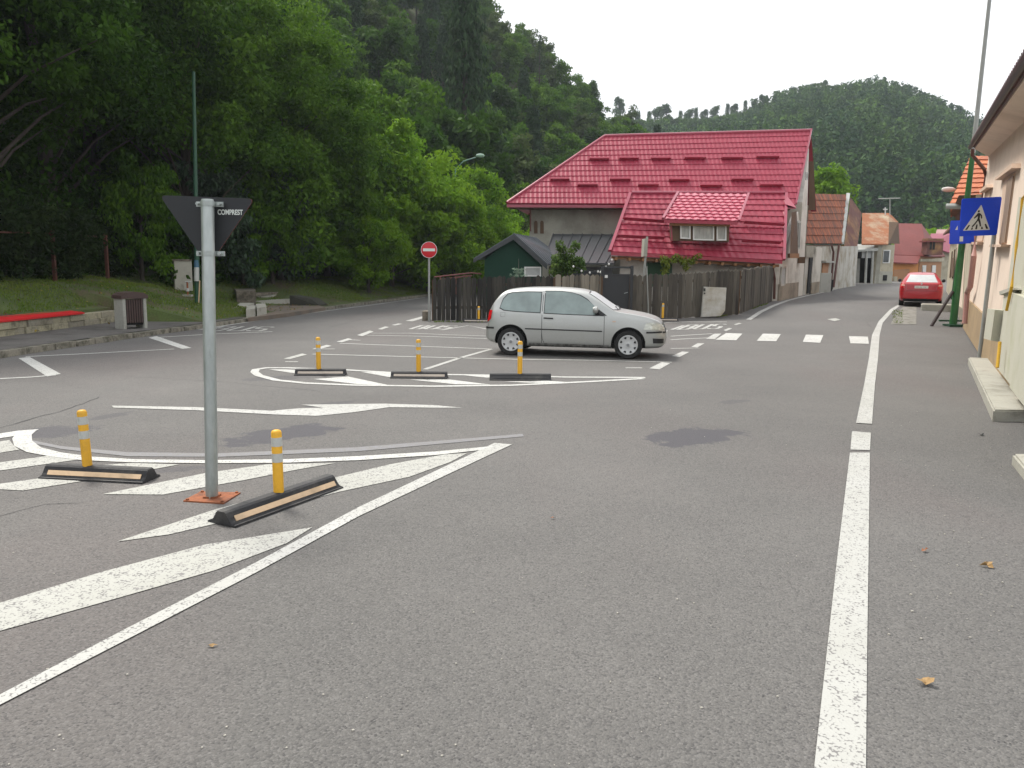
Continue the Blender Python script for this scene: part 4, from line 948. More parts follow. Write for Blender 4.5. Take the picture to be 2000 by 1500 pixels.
# concrete steps
def slab(label, q, h, qh=None):
    P = [G(*p) for p in q]; mb = MB(); mb.prism(P, UP * h); o = solo('concrete_step', mb, M_CONC, label, 'step', P[0])
    bm = bmesh.new(); bm.from_mesh(o.data); bmesh.ops.bevel(bm, geom=[e for e in bm.edges if abs(e.verts[0].co.z - e.verts[1].co.z) < .01 and e.verts[0].co.z > h * .5], offset=.018, segments=2, affect='EDGES'); bm.to_mesh(o.data); bm.free(); return o
slab('long pale concrete entrance step below the gas meter box', [(1890, 712), (1938, 823), (2090, 826), (2060, 720)], .14)
slab('cut-off corner of a second pale concrete step at the right frame edge', [(1976, 907), (2030, 975), (2130, 975), (2100, 905)], .10)
# ================================================================= street objects
M_RUBBER = mat('black_rubber', (.020, .020, .022), .62, .25, 6, 60, .2, 60, dirt=(.05, .048, .045), dirt_amt=.3, dirt_scale=5)
M_YPOST = mat('yellow_post_plastic', (.70, .37, .02), .5, .06, 5, 40, dirt=(.60, .33, .03), dirt_amt=.25, dirt_scale=6, rnd=.06)
M_BAND = mat('reflective_band', (.46, .47, .44), .35, .08, 8, 60, spec=.7)
M_PEACH = mat('peach_reflective_strip', (.62, .44, .27), .5, .08, 5, 40, dirt=(.40, .29, .18), dirt_amt=.25, dirt_scale=5)
M_DULLS = mat('dirty_reflective_strip', (.42, .36, .30), .5, .1, 5, 40)
M_RUSTP = mat('rusted_plate', (.30, .095, .035), .85, .25, 8, 50, .3, 50, dirt=(.14, .05, .025), dirt_amt=.4, dirt_scale=9)
M_SIGNB = mat('dark_sign_back', (.016, .018, .021), .6, .12, 3, 40)
M_BLUE = mat('blue_sign_face', (.004, .065, .72), .45, .05, 3, 30, spec=.5)
M_SWHITE = mat('white_sign_face', (.66, .70, .66), .45, .04)
M_SBLACK = mat('black_sign_figure', (.012, .014, .013), .5, .04)
M_SRED = mat('red_sign_face', (.55, .012, .022), .4, .05)
M_GPOLE = mat('green_pole_paint', (.022, .12, .028), .45, .15, 4, 30, dirt=(.05, .16, .05), dirt_amt=.3)
M_GPOLED = mat('dull_green_pole_paint', (.015, .07, .035), .5, .15, 4, 30)
M_GREYPOLE = mat('grey_pole_paint', (.30, .31, .29), .55, .1, 4, 30)

# ---- traffic separators: ribbed rubber base carrying a yellow post
def separator(px, py, ax, ay, bx, by, H_, label, strip_m=M_PEACH, length=None, lean=(0, 0), postpx=None, bands=2, dark=False):
    """(px,py) foot of the post; a,b: pixel ends of the base ridge line on the ground"""
    A, B = G(ax, ay), G(bx, by); C = (A + B) / 2; d = (B - A); Ln = length or d.length; d.normalize(); rz = math.atan2(d.y, d.x)
    root = thing('traffic_separator', label, 'traffic separator', C, rz, 'yellow-posted rubber traffic separators')
    hw, hh = .125, .095; prof = [(-hw, 0), (-hw, .012), (-.085, .024), (-.045, hh - .012), (-.030, hh), (.030, hh), (.045, hh - .012), (.085, .024), (hw, .012), (hw, 0)]
    # grooves in the long faces
    P = []
    for (y0, z0), (y1, z1) in zip(prof, prof[1:]):
        n_ = 5 if abs(y1 - y0) > .035 and z0 != z1 else 1
        for k in range(n_):
            t = k / n_; P.append((y0 + (y1 - y0) * t, z0 + (z1 - z0) * t))
            if n_ > 1 and k > 0:
                t2 = t + .35 / n_; P.append((y0 + (y1 - y0) * t2, z0 + (z1 - z0) * t2 - .008))
    P.append(prof[-1])
    V = []; xs_ = [(-Ln / 2, .0), (-Ln / 2 + .002, .94), (-Ln / 2 + .012, 1), (Ln / 2 - .012, 1), (Ln / 2 - .002, .94), (Ln / 2, 0)]
    for x, k in xs_:
        for y, z in P: V.append((x, y, z * k + (.004 if z > .001 else 0)))
    n = len(P); Fc = [(i * n + j, i * n + j + 1, (i + 1) * n + j + 1, (i + 1) * n + j) for i in range(5) for j in range(n - 1)]
    mb = MB(); mb.add(V, Fc); base = mb.build('rubber_base', M_RUBBER, root, smooth=True, ang=25)
    for sgn in (-1,):
        mb = MB(); y0, y1, z0, z1 = -.078 , -.054, .032, .066
        mb.prism([(-Ln / 2 + .05, sgn * .0855, .0275), (Ln / 2 - .04, sgn * .0855, .0275), (Ln / 2 - .04, sgn * .064, .0595), (-Ln / 2 + .05, sgn * .064, .0595)], (0, sgn * .004, .004)); mb.build('reflective_strip', strip_m, base)
    for x in (-Ln * .3, Ln * .3):
        mb = MB(); mb.lathe([(.014, 0), (.014, .006), (.0, .006)], (x, 0, hh - .001), n=8); mb.build('bolt', M_SBLACK, base)
    Pf = G(px, py); loc = Vector((Pf.x - C.x, Pf.y - C.y, 0)); lx = loc.x * math.cos(rz) + loc.y * math.sin(rz)
    r = .037; z0 = hh - .012; ln = Vector((lean[0] * math.cos(-rz) - lean[1] * math.sin(-rz), lean[0] * math.sin(-rz) + lean[1] * math.cos(-rz), 0))
    ax_ = Vector((ln.x, ln.y, 1)); o = Vector((lx, 0, z0))
    def seg(za, zb, rr, cap=False):
        m = MB(); a, b = o + ax_ * za, o + ax_ * zb
        if cap: m.tube([a, o + ax_ * (zb - .022), o + ax_ * (zb - .006), b], [rr, rr, rr * .82, rr * .4], 20)
        else: m.tube([a, b], rr, 20)
        return m
    L_ = H_ - z0
    post = seg(0, L_, r, True).build('post', M_YPOST, root, smooth=True, ang=50)
    for k in range(bands):
        zc = L_ - .085 - k * .115; seg(zc - .032, zc + .032, r + .0015).build('reflective_band', M_BAND, post, smooth=True, ang=50)
    return root
separator(541, 985, 432, 1026, 646, 950, .55, 'nearest traffic separator, beside the rusty sign base plate', lean=(-.01, 0))
separator(190, 925, 96, 928, 296, 938, .55, 'traffic separator at the far left of the foreground hatching', lean=(-.04, 0))
separator(625, 730, 577, 732, 676, 732, .60, 'leftmost separator of the middle island, its post paler and thinner', M_DULLS, lean=(0, 0))
separator(818, 737, 764, 737, 874, 738, .60, 'separator in the middle of the curved island, between its two neighbours', M_DULLS, lean=(0, 0))
separator(1015, 741, 956, 741, 1076, 742, .60, 'right-hand separator of the middle island, before the rear wheel of the silver car', M_RUBBER, lean=(0, 0))
separator(935, 629, 905, 629, 957, 629, .50, 'distant separator against the dark fence, left of the silver car', M_DULLS, bands=1)
separator(1294, 627, 1268, 627, 1324, 627, .56, 'distant separator behind the bonnet of the silver car, before the fence', M_DULLS, bands=1)

# ---- give-way sign seen from behind, on a galvanised post
base = G(414, 973); YP = base.y
T = Thing('road_sign', 'dark back of a triangular road sign on a galvanised post with rusty base plate', 'road sign', base)
top = at(405, 389, YP)
mb = MB(); n_ = 24; mb.tube([base + UP * .008, top - UP * .015, top], [.0445, .0445, .040], n_); T.part('post', mb, M_STEEL, smooth=True, ang=50)
cs = [G(358, 980), G(437, 985), G(470, 964), G(392, 962)]; cc = sum(cs, Vector()) / 4
mb = MB(); mb.prism(cs, UP * .010); mb.box(cc + UP * .016, (.10, .10, .012)); bp_ = T.part('base_plate', mb, M_RUSTP)
for c in cs:
    mb = MB(); mb.lathe([(.012, 0), (.012, .010), (0, .012)], c.lerp(cc, .14) + UP * .010, n=6); T.part('bolt', mb, M_RUSTP, bp_)
YSn = YP + .075
tri = [at(311, 381, YSn), at(497, 388, YSn), at(407, 520, YSn)]
def rounded(pts, r, k=4):
    out = []; n = len(pts)
    for i in range(n):
        p, a, b = pts[i], pts[i - 1], pts[(i + 1) % n]; u = (a - p).normalized() * r; v = (b - p).normalized() * r
        for j in range(k + 1):
            t = j / k; out.append((p + u) * (1 - t) ** 2 + p * 2 * t * (1 - t) + (p + v) * t * t)
    return out
mb = MB(); mb.prism(rounded(tri, .05), (0, .004, 0)); plate = T.part('sign_plate', mb, M_SIGNB)
mb = MB(); tri2 = [p + Vector((0, .005, 0)) for p in tri]; mb.prism(rounded(tri2, .05), (0, .002, 0)); T.part('sign_face', mb, M_SRED, plate)
c3 = sum(tri, Vector()) / 3; mb = MB(); mb.prism([c3.lerp(p, .62) + Vector((0, .008, 0)) for p in tri], (0, .002, 0)); T.part('sign_face_centre', mb, M_SWHITE, plate)
for (y, w_) in ((398, .19), (495, .20)):
    mb = MB(); c = at(405.5 + (y - 398) * .015, y, YP)
    mb.tube([c - UP * .016, c + UP * .016], .049, 20); mb.box(c + Vector((0, .045, 0)), (w_, .016, .035))
    for s in (-1, 1): mb.tube([c + Vector((s * .075, -.006, 0)), c + Vector((s * .075, .05, 0))], .010, 8)
    T.part('clamp', mb, M_STEEL, plate, smooth=True, ang=40)
def text_mesh(word, size, m, loc, rot, parent, sx=1.0, off=.0, ex=.001):
    cu = bpy.data.curves.new('lettering', 'FONT'); cu.body = word; cu.size = size; cu.extrude = ex; cu.offset = off; cu.align_x = 'CENTER'; cu.align_y = 'CENTER'
    o = bpy.data.objects.new('tmp_text', cu); COL.objects.link(o); dg = bpy.context.evaluated_depsgraph_get(); me = bpy.data.meshes.new_from_object(o.evaluated_get(dg)); bpy.data.objects.remove(o); bpy.data.curves.remove(cu)
    me.name = 'lettering'; me.materials.clear(); me.materials.append(m)
    o = bpy.data.objects.new('lettering', me); COL.objects.link(o); o.parent = parent; o.location = loc; o.rotation_euler = rot; o.scale = (sx, 1, 1); return o
lt = at(449.5, 415, YSn - .003) - T.loc
text_mesh('COMPREST', .050, M_SWHITE, lt, (R(90), 0, R(-.4)), plate, .72, .0012)

# ---- pedestrian crossing sign
def crossing_sign(label, q, foot, headpx, m_pole, Yf, post=True, full=True, poler=.035, group='blue pedestrian crossing signs'):
    """q: pixel corners tl,tr,br,bl of the plate at depth Yf"""
    P = [at(x, y, Yf) for x, y in q]
    T = Thing('crossing_sign', label, 'road sign', foot if foot is not None else P[3], group)
    nn = (P[1] - P[0]).cross(P[3] - P[0]).normalized()
    if nn.dot(CP - P[0]) < 0: nn = -nn
    mb = MB(); mb.prism(rounded([p for p in P], .045), -nn * .012); pl = T.part('sign_plate', mb, M_BLUE)
    if post:
        mb = MB(); hd = at(*headpx, Yf + .05); mb.tube([foot, foot.lerp(hd, .5), hd], poler, 16); T.part('post', mb, m_pole, smooth=True, ang=50)
    def uv(u, v, o=.002): return P[3].lerp(P[2], u).lerp(P[0].lerp(P[1], u), v) + nn * o
    if full:
        mb = MB(); mb.prism(rounded([uv(.085, .15), uv(.80, .145), uv(.50, .82)], .02), -nn * .001); tr = T.part('triangle', mb, M_SWHITE, pl)
        f = MB(); o = .0045
        def pg(pts, f=f): f.prism([uv(u, v, o) for u, v in pts], -nn * .0015)
        cx, cy = .452, .645; pg([(cx + .028 * math.cos(t), cy + .030 * math.sin(t)) for t in [k * math.pi / 5 for k in range(10)]])
        pg([(.435, .60), (.485, .60), (.545, .54), (.56, .46), (.535, .445), (.515, .52), (.50, .54), (.495, .44), (.44, .44), (.445, .52), (.355, .455), (.340, .475), (.40, .55)])
        pg([(.440, .45), (.495, .45), (.53, .36), (.555, .25), (.52, .24), (.49, .34), (.46, .40), (.40, .31), (.335, .23), (.305, .255), (.37, .33), (.42, .40)])
        for a, b, c, d in [(.14, .17, .24, .30), (.185, .17, .27, .30)][:1]: pg([(a, b), (a + .055, b), (.265, .295), (.225, .295)])
        pg([(.29, .17), (.335, .17), (.345, .215), (.315, .23)]); pg([(.405, .175), (.455, .175), (.46, .30), (.425, .30)]); pg([(.555, .175), (.615, .175), (.585, .24), (.565, .24)]); pg([(.69, .175), (.755, .175), (.675, .305), (.64, .305)])
        T.part('walking_figure', f, M_SBLACK, tr)
    else:
        mb = MB(); mb.prism([uv(.20, .60), uv(.30, .60), uv(.29, .78)], -nn * .001); T.part('triangle', mb, M_SWHITE, pl)
        mb = MB(); mb.prism([uv(.40, .10), uv(.54, .10), uv(.54, .37), uv(.40, .37)], -nn * .001); T.part('sticker', mb, M_SWHITE, pl)
    return T
ft = G(1913, 698); crossing_sign('larger blue pedestrian crossing sign on a leaning grey post by the concrete step', [(1879, 388), (1957, 384), (1947, 459), (1873, 462)], ft, (1950, 388), M_GREYPOLE, ft.y - .05, poler=.042)
# ---- green lamp pole with brace and second sign
gp_ = G(1861, 637); T = Thing('lamp_pole', 'tall green lamp pole turning grey above, with a dark diagonal brace', 'lamp pole', gp_)
m1, m2, m3 = at(1884, 430, gp_.y), at(1900, 300, gp_.y), at(1936, -30, gp_.y)
mb = MB(); mb.tube([gp_, gp_.lerp(m1, .5), m1, m2], [.108, .10, .088, .07], 14); T.part('pole', mb, M_GPOLE, smooth=True)
mb = MB(); mb.tube([m2, m3], [.066, .05], 14); T.part('pole', mb, M_GREYPOLE, smooth=True, label='bare grey upper section')
mb = MB(); mb.box(gp_ + UP * .03, (.42, .42, .06)); T.part('base', mb, M_GPOLED)
mb = MB(); a, b = G(1819, 637), at(1861, 569, gp_.y); mb.tube([a, b], .05, 8); T.part('brace', mb, mat('dark_brace', (.035, .022, .022), .6, .1))
mb = MB(); c = at(1845, 627, gp_.y); mb.box(gp_ + Vector((0, .1, .16)), (.75, .08, .05)); T.part('bracket', mb, M_GPOLED)
crossing_sign('smaller blue sign fixed on the green lamp pole, half hidden behind the larger one', [(1857, 431), (1905, 429), (1903, 475), (1854, 477)], None, None, None, gp_.y - .16, post=False, full=False)
# ---- no entry sign
f0 = G(838, 629); T = Thing('no_entry_sign', 'round red no entry sign on a thin grey post at the fence corner', 'road sign', f0)
mb = MB(); mb.tube([f0, at(838, 478, f0.y)], .033, 12); T.part('post', mb, M_GREYPOLE, smooth=True)
c = at(838, 488, f0.y - .05); mb = MB(); mb.lathe([(0, 0), (.235, 0), (.25, .006), (.25, .014), (0, .014)], c - Vector((0, .02, 0)), 'Y', 40); pl = T.part('disc', mb, M_SRED, smooth=True, ang=30)
mb = MB(); mb.box(c - Vector((0, .022, 0)), (.37, .004, .085)); T.part('bar', mb, M_SWHITE, pl)
mb = MB(); mb.lathe([(.240, 0), (.252, 0), (.252, .018), (.240, .018)], c - Vector((0, .023, 0)), 'Y', 40); T.part('rim', mb, M_SWHITE, pl)
mb = MB(); q = G(833, 626); mb.box(q + UP * .16, (.22, .5, .32), 0, .02); solo('concrete_block', mb, M_CONCD, 'small grey concrete block at the foot of the no entry sign', 'block', q)
# ---- thin leaning sign post by the right fence, plate edge-on
f1 = G(1251, 623); T = Thing('sign_post', 'bare leaning grey sign post with an edge-on plate by the yellow warning plate', 'sign post', f1)
mb = MB(); mb.tube([f1, at(1264, 462, f1.y)], .035, 10); T.part('post', mb, M_GREYPOLE, smooth=True)
mb = MB(); mb.prism([at(1259, 466, f1.y - .05), at(1266, 465, f1.y - .1), at(1264, 500, f1.y - .1), at(1257, 501, f1.y - .05)], (0, .5, 0)); T.part('sign_plate', mb, M_GREYP)
mb = MB(); q = G(1267, 624); mb.tube([q, at(1263, 520, q.y)], .02, 8); T.part('stay', mb, M_GREYPOLE)
# ---- white panel leaning on the fence
q = [G(1371, 620), G(1410, 617)]; Yp = q[0].y - .12
mb = MB(); pts = [at(1370, 619, Yp), at(1408, 617, Yp - .1), at(1416, 607, Yp - .1), at(1419, 562, Yp + .0), at(1375, 560, Yp + .1)]; mb.prism(pts, (0, .12, 0))
T = Thing('white_panel', 'white cabinet door panel leaning against the fence near its corner', 'panel', pts[0]); T.part('panel', mb, M_OLDP)
mb = MB(); mb.box(at(1376, 566, Yp - .04), (.06, .02, .10)); mb.box(at(1376, 573, Yp - .04), (.05, .02, .05)); T.part('lock', mb, M_SBLACK)
# ---- concrete block by red car
q = G(1815, 608); mb = MB(); mb.box(q + UP * .12 + Vector((.45, .4, 0)), (1.0, .8, .26), R(-27), .03); solo('concrete_block', mb, M_CONC, 'pale concrete step block behind the red car', 'block', q)

# ---- left: stone bench wall with red bench, litter bin
T = Thing('stone_wall', 'low pale stone block wall carrying the red bench', 'wall', (-11.2, 17, .1)); T2 = None
rr = random.Random(4); M_BLOCK = mat('cut_stone_blocks', (.36, .33, .22), .9, .25, 3, 30, .4, 25, tintcol=(.24, .22, .17), dirt=(.10, .09, .06), dirt_amt=.35, dirt_scale=3)
y = 9.0; mb = MB()
while y < 22.2:
    l_ = rr.uniform(.35, .8)
    for k in range(2):
        h0, h1 = (.12, .27) if k == 0 else (.275, .43); dd = rr.uniform(0, .05); oo = .1 * k
        mb.box((-11.2 + dd / 2, y + oo + l_ / 2, (h0 + h1) / 2), (.42 + dd, l_ - .012, h1 - h0), rr.uniform(-.015, .015), .012, rr.random())
    y += l_
for k in range(3): mb.box((-11.05 + .33 * (k + .5), 22.35 + .18 * k, .27 + .0 * k), (.36, .3, .32 - k * .03), R(30), .02, rr.random())
T.part('blocks', mb, M_BLOCK)
cv = [Vector((-10.15, 22.75, .40)), Vector((-9.7, 22.9, .32)), Vector((-9.25, 22.6, .16))]
mb = MB()
for a, b in zip(cv, cv[1:]): mb.prism([a, b, Vector((b.x, b.y, .05)), Vector((a.x, a.y, .05))], (.03, .22, 0))
T.part('curved_end', mb, M_CONCD)
p0 = G(0, 640); T = Thing('bench', 'long bright red slatted bench top on the low stone wall', 'bench', (-11.2, 16, .5))
M_REDB = mat('red_bench_paint', (.52, .012, .014), .5, .1, 3, 30); yb = 20.4
for k in range(4):
    mb = MB(); x = -10.92 - k * .115; z = .435 + k * .012; mb.prism([(x, 10, z), (x - .102, 10, z + .02), (x - .102, yb, z + .02), (x, yb, z)], (0, 0, .035)); T.part('slat', mb, M_REDB)
for yy in (11, 13, 15, 17, 19.2):
    mb = MB(); mb.box((-11.22, yy, .425), (.4, .08, .03)); T.part('bracket', mb, M_SBLACK)
q = G(257, 641, fn=lambda x, y: .125); T = Thing('litter_bin', 'concrete litter bin with brown slats and curved dark lid by the bench wall', 'litter bin', q)
M_BINC = mat('bin_concrete', (.34, .34, .30), .85, .12, 3, 40, .2, 40, dirt=(.22, .21, .18), dirt_amt=.3); M_SLAT = mat('brown_slats', (.06, .035, .03), .6, .2, 6, 40)
rzb = R(52); Mb = Matrix.Rotation(rzb, 3, 'Z')
def bb(mb, c, s, **k): mb.box(q + Mb @ Vector(c), s, rzb, **k)
for x in (-.26, .26):
    mb = MB(); bb(mb, (x, 0, .38), (.08, .46, .76), bev=.015); T.part('side_panel', mb, M_BINC)
mb = MB(); bb(mb, (0, .02, .40), (.44, .36, .62)); T.part('liner', mb, M_DARK)
mb = MB()
for k in range(7): bb(mb, (-.18 + k * .06, -.20, .44), (.04, .02, .58), tint=.5)
T.part('slats', mb, M_SLAT)
mb = MB(); pr_ = [(-.34, .74), (-.33, .82), (-.22, .88), (0, .91), (.22, .88), (.33, .82), (.34, .74)]
mb.prism([q + Mb @ Vector((x, -.25, z)) for x, z in pr_], Mb @ Vector((0, .5, 0))); T.part('lid', mb, M_SLAT)
mb = MB(); bb(mb, (0, -.235, .76), (.56, .02, .04)); T.part('rim', mb, M_STEEL)
# ---- utility cabinet, standpipe, pipe post, pole
zb = lambda x, y: zter(x, y)
q = G(350, 566, fn=zb); T = Thing('utility_cabinet', 'pale utility cabinet standing on the grass bank before the dark hedge', 'cabinet', q)
k_ = q.y / F; mb = MB(); mb.box(q + Vector((0, .3, 27 * k_)), (33 * k_, .55, 58 * k_), R(33), .02); T.part('body', mb, mat('pale_cabinet', (.40, .385, .32), .7, .06, 2, 30, dirt=(.30, .29, .24), dirt_amt=.3))
mb = MB(); mb.box(q + Vector((-.02, .28, 57 * k_)), (36 * k_, .62, 3 * k_), R(33), .01); T.part('lid', mb, M_CONCD)
mb = MB(); mb.box(q + Vector((-12 * k_, -.03, 45 * k_)), (.04, .03, .16), R(33)); T.part('lock', mb, M_SBLACK)
q = G(386, 592, fn=zb); T = Thing('lamp_pole', 'slim dark green lamp pole rising from the grass bank into the trees', 'lamp pole', q)
mb = MB(); mb.tube([q, at(385, 530, q.y), at(378, 140, q.y)], [.09, .075, .045], 12); T.part('pole', mb, M_GPOLED, smooth=True)
mb = MB(); mb.tube([at(384, 549, q.y - .1), at(384, 522, q.y - .1)], .075, 12); T.part('wrap', mb, M_BAND, smooth=True); mb = MB(); mb.tube([at(384, 522, q.y - .1), at(383, 508, q.y - .1)], [.08, .06], 12); T.part('cap', mb, mat('blue_cap', (.03, .10, .16), .5), smooth=True)
mb = MB(); mb.tube([q + Vector((.06, -.08, -.05)), at(390, 548, q.y - .08)], .02, 6); T.part('cable_conduit', mb, M_PEACH)
q = G(367, 579, fn=zb); T = Thing('water_standpipe', 'small rusty standpipe with white tap between cabinet and green pole', 'standpipe', q); k_ = q.y / F
mb = MB(); mb.tube([q, q + UP * 28 * k_], .03, 8); T.part('pipe', mb, M_RUSTP); mb = MB(); mb.tube([q + Vector((-.06, 0, 28 * k_)), q + Vector((.12, 0, 28 * k_))], .025, 8); mb.tube([q + Vector((0, 0, 10 * k_)), q + Vector((0, 0, 16 * k_))], .055, 8); T.part('tap', mb, M_BAND); mb = MB(); mb.box(q + UP * .03, (.28, .2, .06)); T.part('foot', mb, M_CONC)
# ---- far left lamp behind the shrubs
q = at(885, 470, 55); T = Thing('street_lamp', 'distant green street lamp arching out of the bright shrubs', 'street lamp', Vector((q.x, q.y, 0)))
mb = MB(); mb.tube([Vector((q.x, q.y, 0)), at(890, 330, 55), at(905, 315, 55), at(930, 307, 55)], [.07, .05, .04, .035], 8); T.part('arm', mb, mat('pale_green_paint', (.12, .26, .19), .5))
c = at(938, 304, 55); mb = MB(); mb.lathe([(0, -.3), (.10, -.25), (.14, 0), (.11, .22), (0, .3)], c, 'X', 12); T.part('lamp_head', mb, mat('pale_green_head', (.25, .38, .30), .45), smooth=True)
# ---- street lamp head right + its arm and pole behind the signs
YL = 34.0; q = G(1846, 586); T = Thing('street_lamp', 'distant lamp with a pale oval head above the smaller blue sign', 'street lamp', Vector((at(1880, 590, YL).x, YL, .5)))
mb = MB(); mb.tube([at(1861, 585, YL), at(1876, 470, YL), at(1884, 385, YL), at(1878, 374, YL), at(1866, 371, YL)], [.09, .07, .05, .04, .035], 8); T.part('pole', mb, M_GPOLED, smooth=True)
c = at(1852, 370, YL); mb = MB(); mb.lathe([(0, -.27), (.07, -.24), (.11, -.05), (.09, .18), (.03, .3)], c, 'X', 14); T.part('lamp_head', mb, M_WHITE, smooth=True)
# ---- stone steps and broken slabs at left
fb = lambda x, y: .12 if y < 60 else 0
T = Thing('stone_steps', 'short flight of worn stone steps with side walls climbing the grass bank', 'steps', G(560, 600))
def st(q, h, dz=0.0):
    P = [G(*p, fn=lambda x, y: dz) for p in q]; mb = MB(); mb.prism(P, UP * h); return mb
T.part('step', st([(500, 596), (566, 593), (572, 588), (505, 590)], .16, .12), M_CONC); T.part('step', st([(500, 586), (556, 582), (552, 576), (500, 578)], .17, .28), M_CONC)
T.part('landing', st([(500, 578), (552, 574), (548, 568), (498, 571)], .10, .46), M_CONCD)
T.part('side_wall', st([(463, 600), (500, 600), (500, 590), (455, 588)], .62, .1), M_CONCD)
a, b = G(566, 597, fn=fb), G(622, 597, fn=fb); mb = MB(); k_ = a.y / F; mb.prism([a, b, b + UP * 2 * k_, b + Vector((-.35, 0, 14 * k_)), a + UP * 20 * k_], (.3, .35, 0)); T.part('side_wall', mb, mat('mossy_dark_wall', (.035, .035, .026), .95, .3, 4, 30, .3))
mb = MB(); P = [G(x, y, fn=lambda x, y: .13) for x, y in [(484, 621), (560, 611.5), (636, 600.5), (622, 596), (500, 597), (462, 604), (520, 612)]]; mb.prism(P, (0, 0, -.16)); struct('paved_apron', mb, mat('worn_apron', (.155, .12, .09), .9, .2, 2, 30, .2, dirt=(.11, .10, .085), dirt_amt=.4))
for q, h, lb in (([(458, 613), (480, 611), (497, 603), (470, 603)], .22, 'flat broken stone slab at the left of the paved apron'), ([(481, 620), (499, 618), (500, 610), (484, 611)], .24, 'squared kerb stone beside the rounded one on the apron'), ([(502, 618), (521, 614), (518, 606), (500, 608)], .26, 'larger pale kerb stone beside the paved apron')):
    P = [G(*p, fn=fb) for p in q]; mb = MB(); mb.prism(P, UP * h); solo('stone_slab', mb, M_CONC, lb, 'stone', P[0])
# ---- red framed rack behind the fence left
T = Thing('frame_rack', 'low reddish metal frame behind the left end of the dark fence', 'frame', at(900, 560, 31))
mb = MB()
for (x0, y0, x1, y1) in [(848, 541, 920, 533), (858, 546, 922, 538), (920, 533, 940, 535)]: mb.tube([at(x0, y0, 31), at(x1, y1, 31)], .03, 6)
for x in (860, 890, 918): mb.tube([at(x, 540, 31), at(x, 575, 31)], .03, 6)
T.part('frame', mb, mat('faded_red_frame', (.22, .09, .07), .7))
# ---- string lights over the gate
T = Thing('string_lights', 'string of small white bulbs hanging above the fence beside the gate', 'string lights', at(1170, 525, 28))
pts = []
for a, b, sg in [((1195, 505), (1178, 522), 3), ((1178, 522), (1172, 530), 1), ((1120, 518), (1168, 528), 6)]:
    for k in range(7): t = k / 6; pts.append(at(a[0] + (b[0] - a[0]) * t, a[1] + (b[1] - a[1]) * t + sg * 4 * t * (1 - t), 27.6))
mb = MB(); mb.tube(pts[:7], .008, 4); mb.tube(pts[14:], .008, 4); T.part('wire', mb, M_SBLACK)
for p in pts[::2]:
    mb = MB(); mb.lathe([(0, -.05), (.035, -.02), (.03, .02), (0, .04)], p - UP * .04, n=8); T.part('bulb', mb, M_WHITE, smooth=True)
# ---- aerials on the far roofs
T = Thing('tv_aerial', 'thin rooftop television aerial with one long horizontal boom', 'aerial', at(1738, 416, 62)); mb = MB(); mb.tube([at(1738, 420, 62), at(1738, 389, 62)], .04, 5); mb.tube([at(1716, 388, 62), at(1758, 387, 62)], .04, 5)
for x in (1722, 1728, 1734, 1742, 1750): mb.tube([at(x, 388, 61), at(x, 388, 63)], .03, 4)
T.part('aerial', mb, M_GREYB)
T = Thing('cross', 'small white cross on the ridge of the rust-stained roof', 'cross', at(1729, 418, 62)); mb = MB(); mb.tube([at(1729, 419, 62), at(1729, 405, 62)], .05, 6); mb.tube([at(1725, 409, 62), at(1733, 409, 62)], .05, 6); T.part('cross', mb, M_WHITE)
# ---- dry leaves and litter
def leaf(px, py, s, rz, label, m, cat='leaf', name='dry_leaf', up=.012):
    c = G(px, py); mb = MB(); n = 9; rr = random.Random(int(px))
    V = []
    for k in range(n):
        t = 2 * math.pi * k / n; r_ = s * (1 + .35 * math.sin(3 * t + px)) * (.5 + .5 * rr.random() + .3); x, y = r_ * math.cos(t), r_ * .6 * math.sin(t)
        V.append(c + Vector((x * math.cos(rz) - y * math.sin(rz), x * math.sin(rz) + y * math.cos(rz), .006 + rr.random() * up)))
    V.append(c + UP * .012); mb.add(V, [(k, (k + 1) % n, n) for k in range(n)]); solo(name, mb, m, label, cat, c)
M_LEAFD = mat('dry_leaf_brown', (.30, .19, .08), .8, .3, 30, 90); M_LEAFR = mat('reddish_dry_leaf', (.28, .12, .06), .8, .3, 30, 90)
leaf(1808, 1337, .035, .3, 'largest curled tan leaf on the asphalt right of the edge line, lower frame', M_LEAFD, up=.03)
leaf(1927, 1108, .032, -.4, 'tan dry leaf on the pavement near the right frame edge', M_LEAFD, up=.03)
leaf(1806, 1078, .022, .8, 'small reddish brown leaf between the edge line and the tan leaf', M_LEAFR, up=.02)
leaf(1079, 1014, .016, .2, 'tiny reddish leaf alone in the middle of the road', M_LEAFR)
leaf(415, 1264, .018, .2, 'small thin dry leaf near the long white island line', M_LEAFD)
leaf(1916, 851, .035, .1, 'black lump of litter on the pavement between the two steps', M_SBLACK, 'litter', 'litter', .03)
leaf(78, 570, .16, .1, 'pale plastic litter in front of the hedge', M_WHITE, 'litter', 'litter', .1) if False else None
rr = random.Random(11); mb = MB()
for k in range(90):
    x, y = rr.uniform(1725, 1990), rr.uniform(700, 1250)
    c = G(x, y); s = rr.uniform(.003, .009); mb.box(c + UP * s * .4, (s, s * rr.uniform(.6, 1.4), s * .7), rr.random() * 3)
for k in range(120):
    x, y = rr.uniform(0, 1700), rr.uniform(800, 1500); c = G(x, y); s = rr.uniform(.003, .008); mb.box(c + UP * s * .4, (s, s * rr.uniform(.6, 1.4), s * .7), rr.random() * 3)
struct('grit', mb, mat('pale_grit', (.35, .33, .29), .8, .4, 300, 600), 'stuff')
